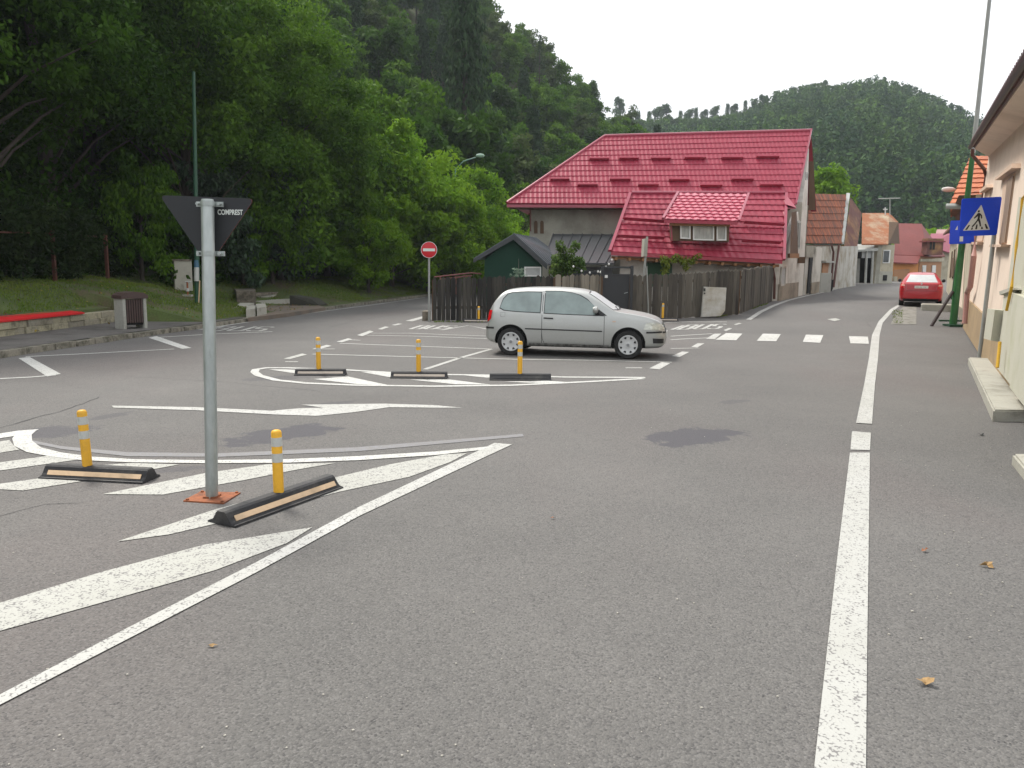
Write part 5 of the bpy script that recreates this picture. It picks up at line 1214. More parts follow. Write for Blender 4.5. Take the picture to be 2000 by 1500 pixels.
# ================================================================= cars
from mathutils.bvhtree import BVHTree
M_SILV = mat('silver_car_paint', (.43, .44, .425), .42, .03, 2, 30, metal=.55, coat=.35, dirt=(.40, .41, .38), dirt_amt=.15, dirt_scale=2)
M_REDC = mat('red_car_paint', (.40, .004, .010), .35, .03, 2, 30, coat=.5)
M_TYRE = mat('tyre_rubber', (.018, .018, .018), .85, .2, 8, 50)
M_CGL = mat('car_window_glass', (.16, .215, .205), .10, .25, 1.6, 4, spec=.8, coat=.8)
M_CGLW = mat('windscreen_glass', (.50, .53, .54), .45, .12, 2, 6, spec=.6, coat=.2)  # pale base colour stands in for the bright sky reflected in the glass
M_BTRIM = mat('black_car_trim', (.014, .014, .015), .5, .1)
M_SILL = mat('dirty_car_sill', (.20, .20, .19), .6, .3, 8, 30, dirt=(.06, .06, .055), dirt_amt=.5, dirt_scale=9)
M_TAIL = mat('red_tail_lamp', (.55, .010, .014), .18, .1, 20, 60, coat=.9)
M_HEAD = mat('clear_headlamp', (.52, .53, .47), .15, .2, 14, 30, coat=1.0, metal=.2)
M_ORG = mat('clear_indicator', (.55, .40, .30), .3, .1)
M_HUB = mat('silver_wheel_trim', (.52, .53, .53), .38, .05, metal=.3, coat=.4)
def make_car(name, label, loc, rz, S, paint, kind):
    """body lofted from stations, wheel arches cut out, then every part laid on the real surface"""
    root = thing(name, label, 'car', loc, rz)
    V = []; xs_ = S['x']; n = 0
    tb = lambda k, x: table(S[k], x)
    for x in xs_:
        zl, zt, wb = tb('zl', x), tb('zt', x), tb('wb', x); zs = min(tb('zs', x), zt - .035); wt = lerp(wb - .07, min(tb('wt', x), wb - .07), min(1, max(0, (zt - zs - .04) / .40)))
        hgt = zs - zl
        half = [(0, zl), (.80 * wb, zl), (.94 * wb, zl + .03), (.975 * wb, zl + hgt * .18), (.995 * wb, zl + hgt * .42), (wb, zl + hgt * .58), (.995 * wb, zl + hgt * .74), (.975 * wb, zs - .05), (.955 * wb, zs),
                (lerp(.95 * wb, wt, .35), zs + (zt - zs) * .28), (lerp(.95 * wb, wt, .72), zs + (zt - zs) * .60), (wt, zs + (zt - zs) * .84), (wt - .07, zt - .018 * min(1, (zt - zs) / .3) - .004), (wt * .5, zt - .004), (0, zt)]
        n = len(half); V += [(x, -y, z) for y, z in half]
    Fc = []
    for i in range(len(xs_) - 1):
        for j in range(n - 1): Fc.append((i * n + j, (i + 1) * n + j, (i + 1) * n + j + 1, i * n + j + 1))
    me = bpy.data.meshes.new('body'); bm = bmesh.new(); vs = [bm.verts.new(v) for v in V]
    for f in Fc: bm.faces.new([vs[k] for k in f])
    L_ = len(xs_); 
    g = bmesh.ops.duplicate(bm, geom=bm.verts[:] + bm.faces[:]); nv = [e for e in g['geom'] if isinstance(e, bmesh.types.BMVert)]
    for v in nv: v.co.y = -v.co.y
    bmesh.ops.reverse_faces(bm, faces=[e for e in g['geom'] if isinstance(e, bmesh.types.BMFace)])
    bmesh.ops.remove_doubles(bm, verts=bm.verts[:], dist=.0005)
    be = [e for e in bm.edges if e.is_boundary]; bmesh.ops.holes_fill(bm, edges=be, sides=0)
    bmesh.ops.recalc_face_normals(bm, faces=bm.faces[:]); bm.to_mesh(me); bm.free()
    o = bpy.data.objects.new('tmp_body', me); COL.objects.link(o)
    sm = o.modifiers.new('s', 'SUBSURF'); sm.levels = 2; sm.render_levels = 2
    cut = MB(); wr = S['wheel_r']
    for wx in (0, S['wb_len']):
        for s in (-1, 1):
            a = s * .50; b = s * 1.1; pts = []; ra = wr + S.get('arch', .055)
            ring = [(wx + ra * math.cos(t), wr + .015 + ra * math.sin(t)) for t in [k * 2 * math.pi / 40 for k in range(40)]]
            cut.prism([Vector((x, a, z)) for x, z in ring], (0, b - a, 0))
    co = cut.build('tmp_cut', None, None, fix=True); co.hide_render = True
    bo = o.modifiers.new('b', 'BOOLEAN'); bo.operation = 'DIFFERENCE'; bo.object = co; bo.solver = 'EXACT'
    dg = bpy.context.evaluated_depsgraph_get(); bme = bpy.data.meshes.new_from_object(o.evaluated_get(dg)); bpy.data.objects.remove(o); bpy.data.objects.remove(co)
    bme.name = 'body'; bme.materials.clear(); bme.materials.append(paint); bme.materials.append(M_BTRIM)
    for p in bme.polygons:
        c = p.center; p.material_index = 0
        for wx in (0, S['wb_len']):
            r_ = math.hypot(c.x - wx, c.z - wr - .015)
            if r_ < wr + S.get('arch', .055) + .003 and abs(c.y) < .80: p.material_index = 1
        if c.z < tb('zl', c.x) + .012 and abs(c.y) < .70: p.material_index = 1
    shade(bme, 35)
    body = bpy.data.objects.new('body', bme); COL.objects.link(body); body.parent = root
    bt = BVHTree.FromPolygons([v.co[:] for v in bme.vertices], [p.vertices[:] for p in bme.polygons])
    def cast(o_, d):
        h, nn, i, _ = bt.ray_cast(Vector(o_), Vector(d)); return (h, nn) if h else (None, None)
    def surf(a, b, mode, off):
        if mode == 'R': h, nn = cast((a, -3, b), (0, 1, 0))       # right side seen from -y
        elif mode == 'L': h, nn = cast((a, 3, b), (0, -1, 0))
        elif mode == 'T': h, nn = cast((a, b, 4), (0, 0, -1))
        elif mode == 'F': h, nn = cast((9, a, b), (-1, 0, 0))
        else: h, nn = cast((-9, a, b), (1, 0, 0))
        if h is None: return None
        return h + nn * off
    def panel_(outline, mode, off=.006, nu=14, nv_=6, mb=None):
        """fill an outline (convex along its first axis) with a lattice laid on the body"""
        us = [p[0] for p in outline]; u0, u1 = min(us), max(us); mb = mb or MB(); rows = []
        bp = sorted(set([u0, u1] + us + [u0 + (u1 - u0) * k / nu for k in range(nu + 1)]))
        for u in bp:
            u_ = min(u1 - 1e-4, max(u0 + 1e-4, u)); zs_ = []
            for (ax, az), (bx, bz) in zip(outline, outline[1:] + outline[:1]):
                if (ax - u_) * (bx - u_) <= 0 and ax != bx: zs_.append(az + (bz - az) * (u_ - ax) / (bx - ax))
            lo, hi = min(zs_), max(zs_); rows.append([surf(u_, lo + (hi - lo) * k / nv_, mode, off) for k in range(nv_ + 1)])
        for r0, r1 in zip(rows, rows[1:]):
            for k in range(nv_):
                q = [r0[k], r1[k], r1[k + 1], r0[k + 1]]
                if all(p is not None for p in q): mb.poly(q)
        return mb
    def strip_(pts, w_, mode, off=.004, sub=8, mb=None):
        mb = mb or MB(); P = []
        for (a, b) in zip(pts, pts[1:]):
            for k in range(sub): P.append((a[0] + (b[0] - a[0]) * k / sub, a[1] + (b[1] - a[1]) * k / sub))
        P.append(pts[-1]); prev = None
        for i, p in enumerate(P):
            q = P[min(i + 1, len(P) - 1)]; r_ = P[max(i - 1, 0)]; dx, dz = q[0] - r_[0], q[1] - r_[1]; l_ = math.hypot(dx, dz) or 1
            nx, nz = -dz / l_ * w_ / 2, dx / l_ * w_ / 2
            A, B = surf(p[0] + nx, p[1] + nz, mode, off), surf(p[0] - nx, p[1] - nz, mode, off)
            if prev and A is not None and B is not None and prev[0] is not None and prev[1] is not None: mb.poly([prev[0], A, B, prev[1]])
            prev = (A, B)
        return mb
    def P_(name_, mb, m, parent=None, **k): return mb.build(name_, m, parent or root, smooth=k.pop('smooth', True), fix=k.pop('fix', False))
    # wheels
    for wx in (0, S['wb_len']):
        for s in (-1, 1):
            w_ = thing('wheel', None, None, (wx, s * (S['track'] / 2), wr), 0); w_.parent = root
            mb = MB(); hw = S.get('tw', .0875); mb.lathe([(wr * .64, -hw * .8), (wr * .70, -hw), (wr * .93, -hw), (wr * .99, -hw * .7), (wr, -hw * .3), (wr, hw * .3), (wr * .99, hw * .7), (wr * .93, hw), (wr * .70, hw), (wr * .64, hw * .8)], (0, 0, 0), 'Y', 48); P_('tyre', mb, M_TYRE, w_)
            o_ = s * hw; mb = MB(); R_ = wr * .69
            mb.lathe([(0, o_ * 1.02), (.035, o_ * 1.02), (.04, o_ * .93), (R_ * .42, o_ * .88), (R_ * .80, o_ * .96), (R_ * .88, o_ * 1.0), (R_ * .95, o_ * 1.02), (R_, o_ * .93), (R_, o_ * .3)], (0, 0, 0), 'Y', 48)
            P_('rim', mb, M_HUB, w_)
            mb = MB()
            for k in range(8 if kind == 'hatch' else 5):
                t = 2 * math.pi * (k + .5) / (8 if kind == 'hatch' else 5); c_, s_ = math.cos(t), math.sin(t)
                q = []
                for (r_, e) in ((.64, -.045), (.84, -.12), (.84, .12), (.64, .045)) if kind == 'hatch' else ((.30, -.06), (.84, -.24), (.84, .24), (.30, .06)):
                    rr_ = R_ * r_; q.append((rr_ * c_ - e * R_ * 1.3 * s_, o_ * 1.0 + (.006 if s > 0 else -.006), rr_ * s_ + e * R_ * 1.3 * c_))
                mb = MB(); mb.poly(q if s < 0 else q[::-1]); P_('rim_opening', mb, M_BTRIM, w_, smooth=False)
            mb = MB(); mb.lathe([(0, o_ * 1.06), (.026, o_ * 1.06), (.030, o_ * 1.02)], (0, 0, 0), 'Y', 20); P_('hub_emblem', mb, mat('emblem_grey', (.25, .26, .27), .3, metal=.5) if 'emblem_grey' not in bpy.data.materials else bpy.data.materials['emblem_grey'], w_)
    mb = MB(); mb.box((S['wb_len'] / 2, 0, .24), (S['wb_len'] - .5, 1.25, .10)); P_('underbody', mb, M_BTRIM, smooth=False)
    if kind == 'hatch':
        for m_, sgn in (('R', -1), ('L', 1)):
            qw = [(-.235, 1.02), (-.245, .98), (-.15, .935), (.10, .915), (.42, .905), (.60, .90), (.60, 1.30), (.30, 1.305), (.0, 1.285), (-.10, 1.255), (-.19, 1.15)]
            dw_ = [(.69, .895), (1.10, .882), (1.60, .872), (1.90, .868), (1.82, .95), (1.68, 1.08), (1.54, 1.18), (1.40, 1.255), (1.26, 1.30), (1.05, 1.325), (.9, 1.328), (.69, 1.325)]
            def grow(q, e): cx = sum(p[0] for p in q) / len(q); cz = sum(p[1] for p in q) / len(q); return [(p[0] + e * (1 if p[0] > cx else -1), p[1] + e * (1 if p[1] > cz else -1)) for p in q]
            P_('window_seal', panel_(grow(qw, .014), m_, .003), M_BTRIM); P_('window', panel_(qw, m_, .006), M_CGL)
            door = MB(); strip_([(.645, .28), (.645, .55), (.645, 1.33)], .010, m_, .002, mb=door); strip_([(.645, .50), (.66, .36), (.70, .27)], .008, m_, .002, mb=door)
            strip_([(1.92, .27), (1.92, .60), (1.915, .88)], .010, m_, .002, mb=door); strip_([(1.915, .88), (1.78, .885)], .008, m_, .002, mb=door)
            P_('window_seal', panel_(grow(dw_, .014), m_, .003), M_BTRIM); P_('window', panel_(dw_, m_, .006), M_CGL)
            d_ = P_('door_gap', door, M_BTRIM)
            P_('side_moulding', strip_([(.30, .565), (.64, .562)], .024, m_, .010), M_BTRIM); P_('side_moulding', strip_([(.65, .562), (1.88, .550)], .024, m_, .010), M_BTRIM)
            P_('bumper_moulding', strip_([(-.56, .565), (-.36, .565)], .036, m_, .010), M_BTRIM); P_('bumper_moulding', strip_([(2.76, .545), (2.95, .55), (3.06, .555)], .036, m_, .010), M_BTRIM)
            P_('sill', panel_([(.38, .195), (2.02, .195), (2.02, .27), (.38, .28)], m_, .006), M_SILL)
            P_('door_handle', strip_([(.68, .79), (.88, .785)], .028, m_, .016), M_BTRIM)
            mb = strip_([(.72, .80), (.82, .80)], .05, m_, .008); P_('handle_recess', mb, paint)
            # mirror
            c = surf(1.74, .95, m_, .10); mb = MB(); mb.lathe([(0, -.055), (.05, -.05), (.075, -.01), (.070, .035), (.03, .055), (0, .058)], c, 'X', 16)
            mb.v = [(x_ * 1.0, c.y + (y_ - c.y) * 1.25, c.z + (z_ - c.z) * .95) for x_, y_, z_ in mb.v]
            mi = P_('mirror', mb, paint); mb = MB(); b_ = surf(1.80, .90, m_, .0); mb.tube([b_, c - UP * .03], [.035, .03], 8); P_('mirror_foot', mb, M_BTRIM, mi)
            P_('mirror_triangle', panel_([(1.72, .872), (1.97, .864), (1.80, .985)], m_, .008), M_BTRIM)
            P_('tail_lamp', panel_([(-.545, .66), (-.43, .74), (-.40, .92), (-.475, .93), (-.52, .80)], m_, .010, 8, 8), M_TAIL)
            P_('side_indicator', panel_([(2.08, .74), (2.15, .74), (2.15, .765), (2.08, .765)], m_, .006, 3, 2), M_ORG)
            P_('headlamp', panel_([(2.70, .60), (3.04, .60), (3.03, .71), (2.86, .745), (2.74, .72)], m_, .010, 10, 5), M_HEAD)
            P_('fuel_flap' if sgn < 0 else 'panel_gap', strip_([(-.22, .80), (-.13, .80), (-.13, .89), (-.22, .89), (-.22, .80)], .006, m_, .003, 5), M_SILL)
            P_('fog_grille', panel_([(2.90, .33), (3.10, .33), (3.10, .42), (2.89, .43)], m_, .010, 8, 3), M_BTRIM)
        P_('windscreen_seal', panel_([(1.57, -.59), (2.12, -.745), (2.18, -.4), (2.20, 0), (2.18, .4), (2.12, .745), (1.57, .59), (1.54, 0)], 'T', .003, 16, 10), M_BTRIM)
        P_('windscreen', panel_([(1.60, -.575), (2.08, -.72), (2.13, -.4), (2.15, 0), (2.13, .4), (2.08, .72), (1.60, .575), (1.57, 0)], 'T', .007, 16, 10), M_CGLW)
        P_('rear_window', panel_([(-.60, 1.00), (-.52, 1.28), (.52, 1.28), (.60, 1.00)], 'B', .007, 10, 5), M_CGL)
        for y0 in (-.32, .30):
            mb = MB(); a = surf(2.15, y0, 'T', .012); b = surf(2.03, y0 + .28, 'T', .02); c_ = surf(2.08, y0 + .45, 'T', .02)
            mb.tube([a, b.lerp(a, .5) + UP * .012, c_], .009, 5); P_('wiper', mb, M_BTRIM)
        P_('headlamp', panel_([(.36, .61), (.66, .61), (.66, .70), (.40, .71)], 'F', .010, 8, 4), M_HEAD); P_('headlamp', panel_([(-.66, .61), (-.36, .61), (-.40, .71), (-.66, .70)], 'F', .010, 8, 4), M_HEAD)
        P_('grille', panel_([(-.33, .60), (.33, .60), (.31, .71), (-.31, .71)], 'F', .008, 12, 5), M_BTRIM)
        for z_ in (.625, .655, .685): P_('grille_bar', strip_([(-.31, z_), (.31, z_)], .009, 'F', .014), paint)
        mb = MB(); c = surf(0, .655, 'F', .018); mb.lathe([(0, .006), (.045, .006), (.055, 0)], c, 'X', 24); P_('emblem', mb, M_HUB)
        P_('lower_grille', panel_([(-.38, .31), (.38, .31), (.40, .41), (-.40, .41)], 'F', .008, 12, 4), M_BTRIM); P_('bumper_moulding', strip_([(-.62, .545), (.62, .545)], .036, 'F', .010, 20), M_BTRIM)
        c = surf(0, .48, 'F', .018); mb = MB(); mb.box(c, (.012, .52, .11)); P_('number_plate', mb, M_WHITE, smooth=False)
        mb = MB(); a = surf(-.05, .0, 'T', 0); mb.tube([a, a + Vector((-.14, 0, .16))], .004, 5); P_('aerial', mb, M_BTRIM)
        bn = MB(); 
        for s in (-1, 1): strip_([(2.14, s * .72), (2.6, s * .68), (2.9, s * .56), (3.0, s * .38)], .007, 'T', .002, mb=bn)
        P_('bonnet_gap', bn, M_SILL)
    else:
        P_('rear_window', panel_([(-.60, 1.06), (-.46, 1.365), (.46, 1.365), (.60, 1.06)], 'B', .007, 12, 6), M_CGLW)
        for m_, s in (('R', -1), ('L', 1)):
            P_('window', panel_([(-.20, 1.0), (.95, .98), (.95, 1.33), (.30, 1.34), (.0, 1.25)], m_, .006), M_CGL); P_('window', panel_([(1.0, .98), (2.0, .96), (1.6, 1.25), (1.35, 1.33), (1.0, 1.33)], m_, .006), M_CGL)
            P_('tail_lamp', panel_(sorted([(s * .60, .80), (s * .79, .82), (s * .80, .99), (s * .66, 1.0)], key=lambda p: math.atan2(p[1] - .9, p[0] - s * .7)), 'B', .008, 6, 5), M_TAIL)
            P_('lamp_lens', panel_(sorted([(s * .63, .90), (s * .76, .90), (s * .76, .97), (s * .65, .97)], key=lambda p: math.atan2(p[1] - .93, p[0] - s * .7)), 'B', .012, 4, 3), mat('pale_lamp_lens', (.75, .35, .28), .2, coat=.8) if 'pale_lamp_lens' not in bpy.data.materials else bpy.data.materials['pale_lamp_lens'])
            c = surf(1.72, 1.0, m_, .11); mb = MB(); mb.lathe([(0, -.055), (.06, -.05), (.08, 0), (.06, .05), (0, .06)], c, 'X', 14); P_('mirror', mb, M_BTRIM)
        c = surf(0, .86, 'B', .012); mb = MB(); mb.box(c, (.012, .52, .11)); pl = P_('number_plate', mb, M_WHITE, smooth=False)
        mb = MB()
        for k, (y_, w_) in enumerate([(-.15, .03), (-.10, .03), (.0, .03), (.045, .03), (.12, .03), (.16, .03), (.20, .03)]): mb.box(c + Vector((-.008, y_, -.003)), (.004, w_ * .7, .055))
        P_('plate_characters', mb, M_GREYP, pl, smooth=False)
        mb = MB(); c = surf(0, 1.0, 'B', .012); mb.lathe([(0, -.004), (.035, -.004), (.04, 0)], c, 'X', 20); P_('emblem', mb, M_HUB)
        P_('bumper_gap', strip_([(-.78, .66), (-.4, .70), (.4, .70), (.78, .66)], .010, 'B', .003, 12), M_BTRIM); P_('diffuser', panel_([(-.66, .24), (.66, .24), (.70, .36), (-.70, .36)], 'B', .008, 12, 3), M_BTRIM)
        P_('boot_gap', strip_([(-.58, 1.03), (-.56, .74), (.56, .74), (.58, 1.03)], .008, 'B', .002, 10), M_SILL)
        mb = MB(); a = surf(-.1, 0, 'T', 0); a = surf(.25, 0, 'T', 0); mb.tube([a, a + Vector((-.10, 0, .26))], .006, 5); P_('aerial', mb, M_BTRIM)
    return root
HATCH = dict(x=[-.585, -.57, -.54, -.52, -.505, -.48, -.455, -.40, -.30, -.20, -.12, 0, .2, .5, .9, 1.2, 1.45, 1.60, 1.75, 1.9, 2.05, 2.13, 2.22, 2.4, 2.65, 2.85, 2.98, 3.05, 3.10, 3.135, 3.15],
    zl=[(-.585, .34), (-.5, .27), (-.3, .21), (0, .19), (2.4, .19), (2.8, .20), (3.05, .22), (3.15, .30)],
    zt=[(-.585, .52), (-.57, .585), (-.54, .62), (-.52, .72), (-.505, .84), (-.48, .95), (-.455, 1.01), (-.40, 1.10), (-.30, 1.25), (-.20, 1.338), (-.12, 1.36), (0, 1.38), (.2, 1.40), (.6, 1.418), (1.1, 1.412), (1.45, 1.375), (1.6, 1.33), (1.75, 1.235), (1.9, 1.125), (2.05, 1.02), (2.13, .975), (2.22, .955), (2.4, .93), (2.65, .895), (2.85, .848), (2.98, .80), (3.05, .745), (3.10, .655), (3.135, .56), (3.15, .48)],
    zs=[(-.585, .5), (-.4, .93), (0, .925), (1.8, .885), (2.2, .87), (2.6, .81), (2.9, .74), (3.15, .5)],
    wb=[(-.585, .60), (-.55, .70), (-.48, .77), (-.3, .805), (0, .822), (1.2, .83), (2.2, .822), (2.6, .805), (2.85, .76), (3.0, .72), (3.1, .63), (3.15, .48)],
    wt=[(-.6, .60), (-.2, .60), (.2, .60), (1.4, .62), (1.7, .67), (2.05, .735), (2.2, .75), (3.1, .6)], wb_len=2.407, wheel_r=.288, track=1.43)
SEDAN = dict(x=[-.955, -.93, -.90, -.87, -.80, -.74, -.62, -.45, -.2, .0, .3, .7, 1.1, 1.45, 1.7, 1.95, 2.2, 2.32, 2.5, 2.8, 3.1, 3.3, 3.42, 3.48, 3.50],
    zl=[(-.955, .36), (-.85, .26), (-.4, .20), (2.8, .19), (3.3, .20), (3.5, .30)],
    zt=[(-.955, .62), (-.93, .80), (-.90, .96), (-.87, 1.02), (-.80, 1.05), (-.74, 1.08), (-.62, 1.15), (-.45, 1.25), (-.2, 1.37), (0, 1.42), (.3, 1.455), (.7, 1.47), (1.1, 1.46), (1.45, 1.42), (1.7, 1.33), (1.95, 1.18), (2.2, 1.04), (2.32, 1.0), (2.5, .97), (2.8, .93), (3.1, .86), (3.3, .78), (3.42, .68), (3.48, .58), (3.5, .5)],
    zs=[(-.955, .6), (-.85, .99), (-.6, 1.0), (2.0, .95), (2.8, .88), (3.5, .5)],
    wb=[(-.955, .66), (-.92, .74), (-.85, .80), (-.6, .84), (0, .853), (2.2, .85), (2.9, .82), (3.2, .72), (3.4, .6), (3.5, .45)],
    wt=[(-.9, .66), (-.5, .60), (0, .58), (1.5, .58), (2.2, .70), (3.4, .6)], wb_len=2.602, wheel_r=.315, track=1.46, tw=.095)
# silver hatchback: rear axle and front axle wheels on the photo's contact points
ra, fa = G(992, 697), G(1217, 698.5)
dv = (fa - ra); dv.z = 0; yaw = math.atan2(dv.y, dv.x) 
yaw = R(-11); u = Vector((math.cos(yaw), math.sin(yaw), 0)); v = Vector((-math.sin(yaw), math.cos(yaw), 0))
SC = .955; mid = (ra + fa) / 2 + Vector((.05, 0, 0)) - u * 1.2035 * SC + v * .80 * SC
sc_ = make_car('parked_car', 'silver three-door hatchback parked in the marked bays before the fence', (mid.x, mid.y, .0), yaw, HATCH, M_SILV, 'hatch'); sc_.scale = (SC, SC, SC)
lw, rw = G(1773, 598), G(1838, 596)
c = G(1800, 597); yaw2 = R(63.5); c = Vector((at(1826, 560, 30.0).x, 31.0, 0)); c.z = zroad(c.x, c.y) + .0
rc = make_car('parked_car', 'red hatchback sedan seen from behind, parked half on the right pavement uphill', c, yaw2, SEDAN, M_REDC, 'sedan')
rc.scale = (.89, .89, .87); rc.rotation_euler = (0, R(-1.5), yaw2)
# ================================================================= vegetation
rng = np.random.default_rng(5)
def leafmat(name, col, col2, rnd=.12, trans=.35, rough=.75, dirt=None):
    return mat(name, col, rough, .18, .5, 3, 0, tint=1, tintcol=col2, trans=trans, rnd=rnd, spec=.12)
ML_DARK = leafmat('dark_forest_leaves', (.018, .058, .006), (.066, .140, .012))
ML_CANOPY = leafmat('shaded_canopy_leaves', (.012, .038, .004), (.060, .130, .010))  # shade of the left wood put into the first colour, leaf highlights into the second
ML_MID = leafmat('mid_green_leaves', (.034, .095, .008), (.120, .225, .016))  # second colour lightened to paint in the yellow-green leaf highlights
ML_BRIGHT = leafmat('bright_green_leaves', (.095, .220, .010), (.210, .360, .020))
ML_OLIVE = leafmat('grey_green_leaves', (.050, .085, .022), (.100, .140, .040))
ML_SPRUCE = leafmat('spruce_needles', (.018, .046, .016), (.045, .080, .030), trans=.1)
ML_HEDGE = leafmat('hedge_leaves', (.014, .034, .008), (.038, .060, .014))
ML_BROAD = leafmat('glossy_broad_leaves', (.030, .060, .030), (.060, .095, .050), trans=.2, rough=.35)
ML_FAR = leafmat('distant_wood_leaves', (.012, .048, .016), (.075, .145, .024), trans=.15)
ML_GRASS = leafmat('grass_blades', (.080, .150, .020), (.160, .195, .040), trans=.3)
ML_LIT = leafmat('fallen_leaves', (.28, .22, .05), (.14, .07, .03), trans=.1)
M_BARK = mat('bark', (.055, .045, .035), .95, .3, 4, 20, .5, 15, streak=(1, 1, .3)); M_BARKG = mat('grey_bark', (.12, .11, .095), .95, .3, 4, 20, .4, 15, streak=(1, 1, .3))
def quads(name, C, A, B, tint, m, parent=None):
    """C centres, A half long axis, B half short axis -> one rhombus leaf each"""
    n = len(C); V = np.empty((n, 4, 3), np.float32); V[:, 0] = C - A; V[:, 1] = C + B - A * .1; V[:, 2] = C + A; V[:, 3] = C - B - A * .1
    me = bpy.data.meshes.new(name); me.vertices.add(n * 4); me.vertices.foreach_set('co', V.ravel())
    me.loops.add(n * 4); me.loops.foreach_set('vertex_index', np.arange(n * 4, dtype=np.int32))
    me.polygons.add(n); me.polygons.foreach_set('loop_start', np.arange(0, n * 4, 4, dtype=np.int32))
    try: me.polygons.foreach_set('loop_total', np.full(n, 4, np.int32))
    except Exception: pass
    a = me.attributes.new('tint', 'FLOAT', 'POINT'); a.data.foreach_set('value', np.repeat(tint, 4).astype(np.float32))
    me.materials.append(m); me.update(calc_edges=True); me.validate()
    o = bpy.data.objects.new(name, me); COL.objects.link(o)
    if parent is not None: o.parent = parent
    return o
def unit(v): return v / (np.linalg.norm(v, axis=1, keepdims=True) + 1e-9)
def cloud(cent, rad, per, size, droop=.3, flat=.7, jit=.35):
    """leaves scattered in soft clumps around the centres"""
    n = len(cent); idx = np.repeat(np.arange(n), per); N = len(idx)
    d = unit(rng.normal(size=(N, 3))) * (rng.random((N, 1)) ** .45); d[:, 2] *= flat
    C = cent[idx] + d * rad[idx][:, None]
    ax = rng.normal(size=(N, 3)); ax[:, 2] -= droop * 2; ax += d * .8; ax = unit(ax)
    up = rng.normal(size=(N, 3)) * .7 + np.array([0, 0, 1.0]); B = unit(np.cross(ax, up))
    s = size * (1 - jit + 2 * jit * rng.random((N, 1)))
    ct = rng.random(n) * .55
    t = np.clip(ct[idx] + rng.random(N) * .35 + d[:, 2] * .15, 0, 1)
    return C, ax * s, B * s * .45, t
def crown_points(n, rx, rz, zc, shell=.6, lump=.25, seed=0, bottom=-1.0):
    r = np.random.default_rng(seed); P = []
    while len(P) < n:
        d = unit(r.normal(size=(1, 3)))[0]
        if d[2] < bottom: continue
        k = shell + (1 - shell) * r.random() ** .6
        k *= 1 + lump * noise.noise(Vector((d[0] * 1.8 + seed * 7.1, d[1] * 1.8, d[2] * 1.8))) * 2
        P.append((d[0] * rx * k, d[1] * rx * k, zc + d[2] * rz * k))
    return np.array(P)
PROTO = {}
def make_tree(key, h, rx, rz, zc, ncl, per, crad, leaf, lm, trunk_r=.18, seed=1, bark=None, shell=.5, limbs=14, droop=.3, lump=.25, label=None, cat='tree', group=None, name='tree', bottom=-.8, flat=.75):
    root = thing(name, label, cat, (0, 0, 0), 0, group)
    P = crown_points(ncl, rx, rz, zc, shell, lump, seed, bottom)
    C, A, B, t = cloud(P, crad * (.7 + .6 * rng.random(len(P))), per, leaf, droop, flat)
    quads('crown', C, A, B, t, lm, root)
    rr = random.Random(seed); mb = MB(); lean = (rr.uniform(-.25, .25), rr.uniform(-.25, .25))
    tp = [Vector((lean[0] * k * k * rx * .3, lean[1] * k * k * rx * .3, zc * 1.1 * k - .3 * (k == 0))) for k in (0, .25, .5, .75, 1)]
    mb.tube(tp, [trunk_r * 1.25, trunk_r, trunk_r * .8, trunk_r * .55, trunk_r * .3], 8)
    for i in range(limbs):
        q = Vector(P[rr.randrange(len(P))]); z0 = min(zc * .95, max(h * .12, q.z - rr.uniform(.5, 2) * rx * .4)); s = tp[0].lerp(tp[-1], min(1, z0 / tp[-1].z)); m_ = s.lerp(q, .5) + UP * .15 * rx * .5
        mb.tube([s, m_, q], [trunk_r * .28, trunk_r * .16, trunk_r * .05], 5, cap=False)
    mb.build('trunk', bark or M_BARK, root, smooth=True)
    PROTO[key] = root; root['_h'] = h; return root
def place(key, x, y, s=1.0, label=None, group=None, rz=None, zoff=0.0, sz=None, fn=None):
    p = PROTO[key]; used = p.get('_used'); o = copy_tree(p) if used else p; p['_used'] = 1
    z = (fn or zter)(x, y); o.location = (x, y, z - .1 + zoff); o.rotation_euler = (0, 0, rz if rz is not None else random.uniform(0, 6.28)); o.scale = (s, s, s * (sz or 1))
    if label: o['label'] = label
    if group: o['group'] = group
    elif group is None and 'group' in o.keys(): del o['group']
    return o
# prototypes
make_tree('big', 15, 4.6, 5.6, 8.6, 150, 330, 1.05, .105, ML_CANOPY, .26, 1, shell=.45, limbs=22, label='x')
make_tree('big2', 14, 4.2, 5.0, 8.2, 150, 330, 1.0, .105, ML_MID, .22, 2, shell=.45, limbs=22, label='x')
make_tree('shrub', 6.5, 2.7, 3.2, 3.3, 130, 170, .62, .115, ML_BRIGHT, .10, 3, shell=.5, limbs=16, label='x', name='leafy_tree', lump=.35)
make_tree('shrub2', 6, 2.5, 2.8, 3.0, 120, 170, .62, .115, ML_BRIGHT, .10, 4, shell=.5, limbs=16, label='x', name='leafy_tree', lump=.35)
make_tree('midshrub', 6.5, 2.7, 3.2, 3.3, 130, 170, .62, .115, ML_MID, .10, 13, shell=.5, limbs=16, label='x', name='leafy_tree', lump=.35)
make_tree('darkbush', 5, 2.3, 2.5, 2.5, 100, 150, .55, .13, ML_BROAD, .10, 5, shell=.45, limbs=14, label='x', name='shrub', cat='shrub', droop=.8)
make_tree('weep', 4.6, 1.7, 2.4, 2.5, 85, 130, .45, .085, ML_MID, .08, 6, shell=.5, limbs=12, label='x', name='shrub', cat='shrub', droop=1.4)
make_tree('olive', 6, 2.5, 2.8, 3.4, 90, 120, .6, .13, ML_OLIVE, .1, 7, limbs=12, label='x')
make_tree('mid1', 10, 3.2, 4.2, 5.6, 90, 95, .95, .27, ML_DARK, .16, 8, limbs=8, label='x', lump=.4)
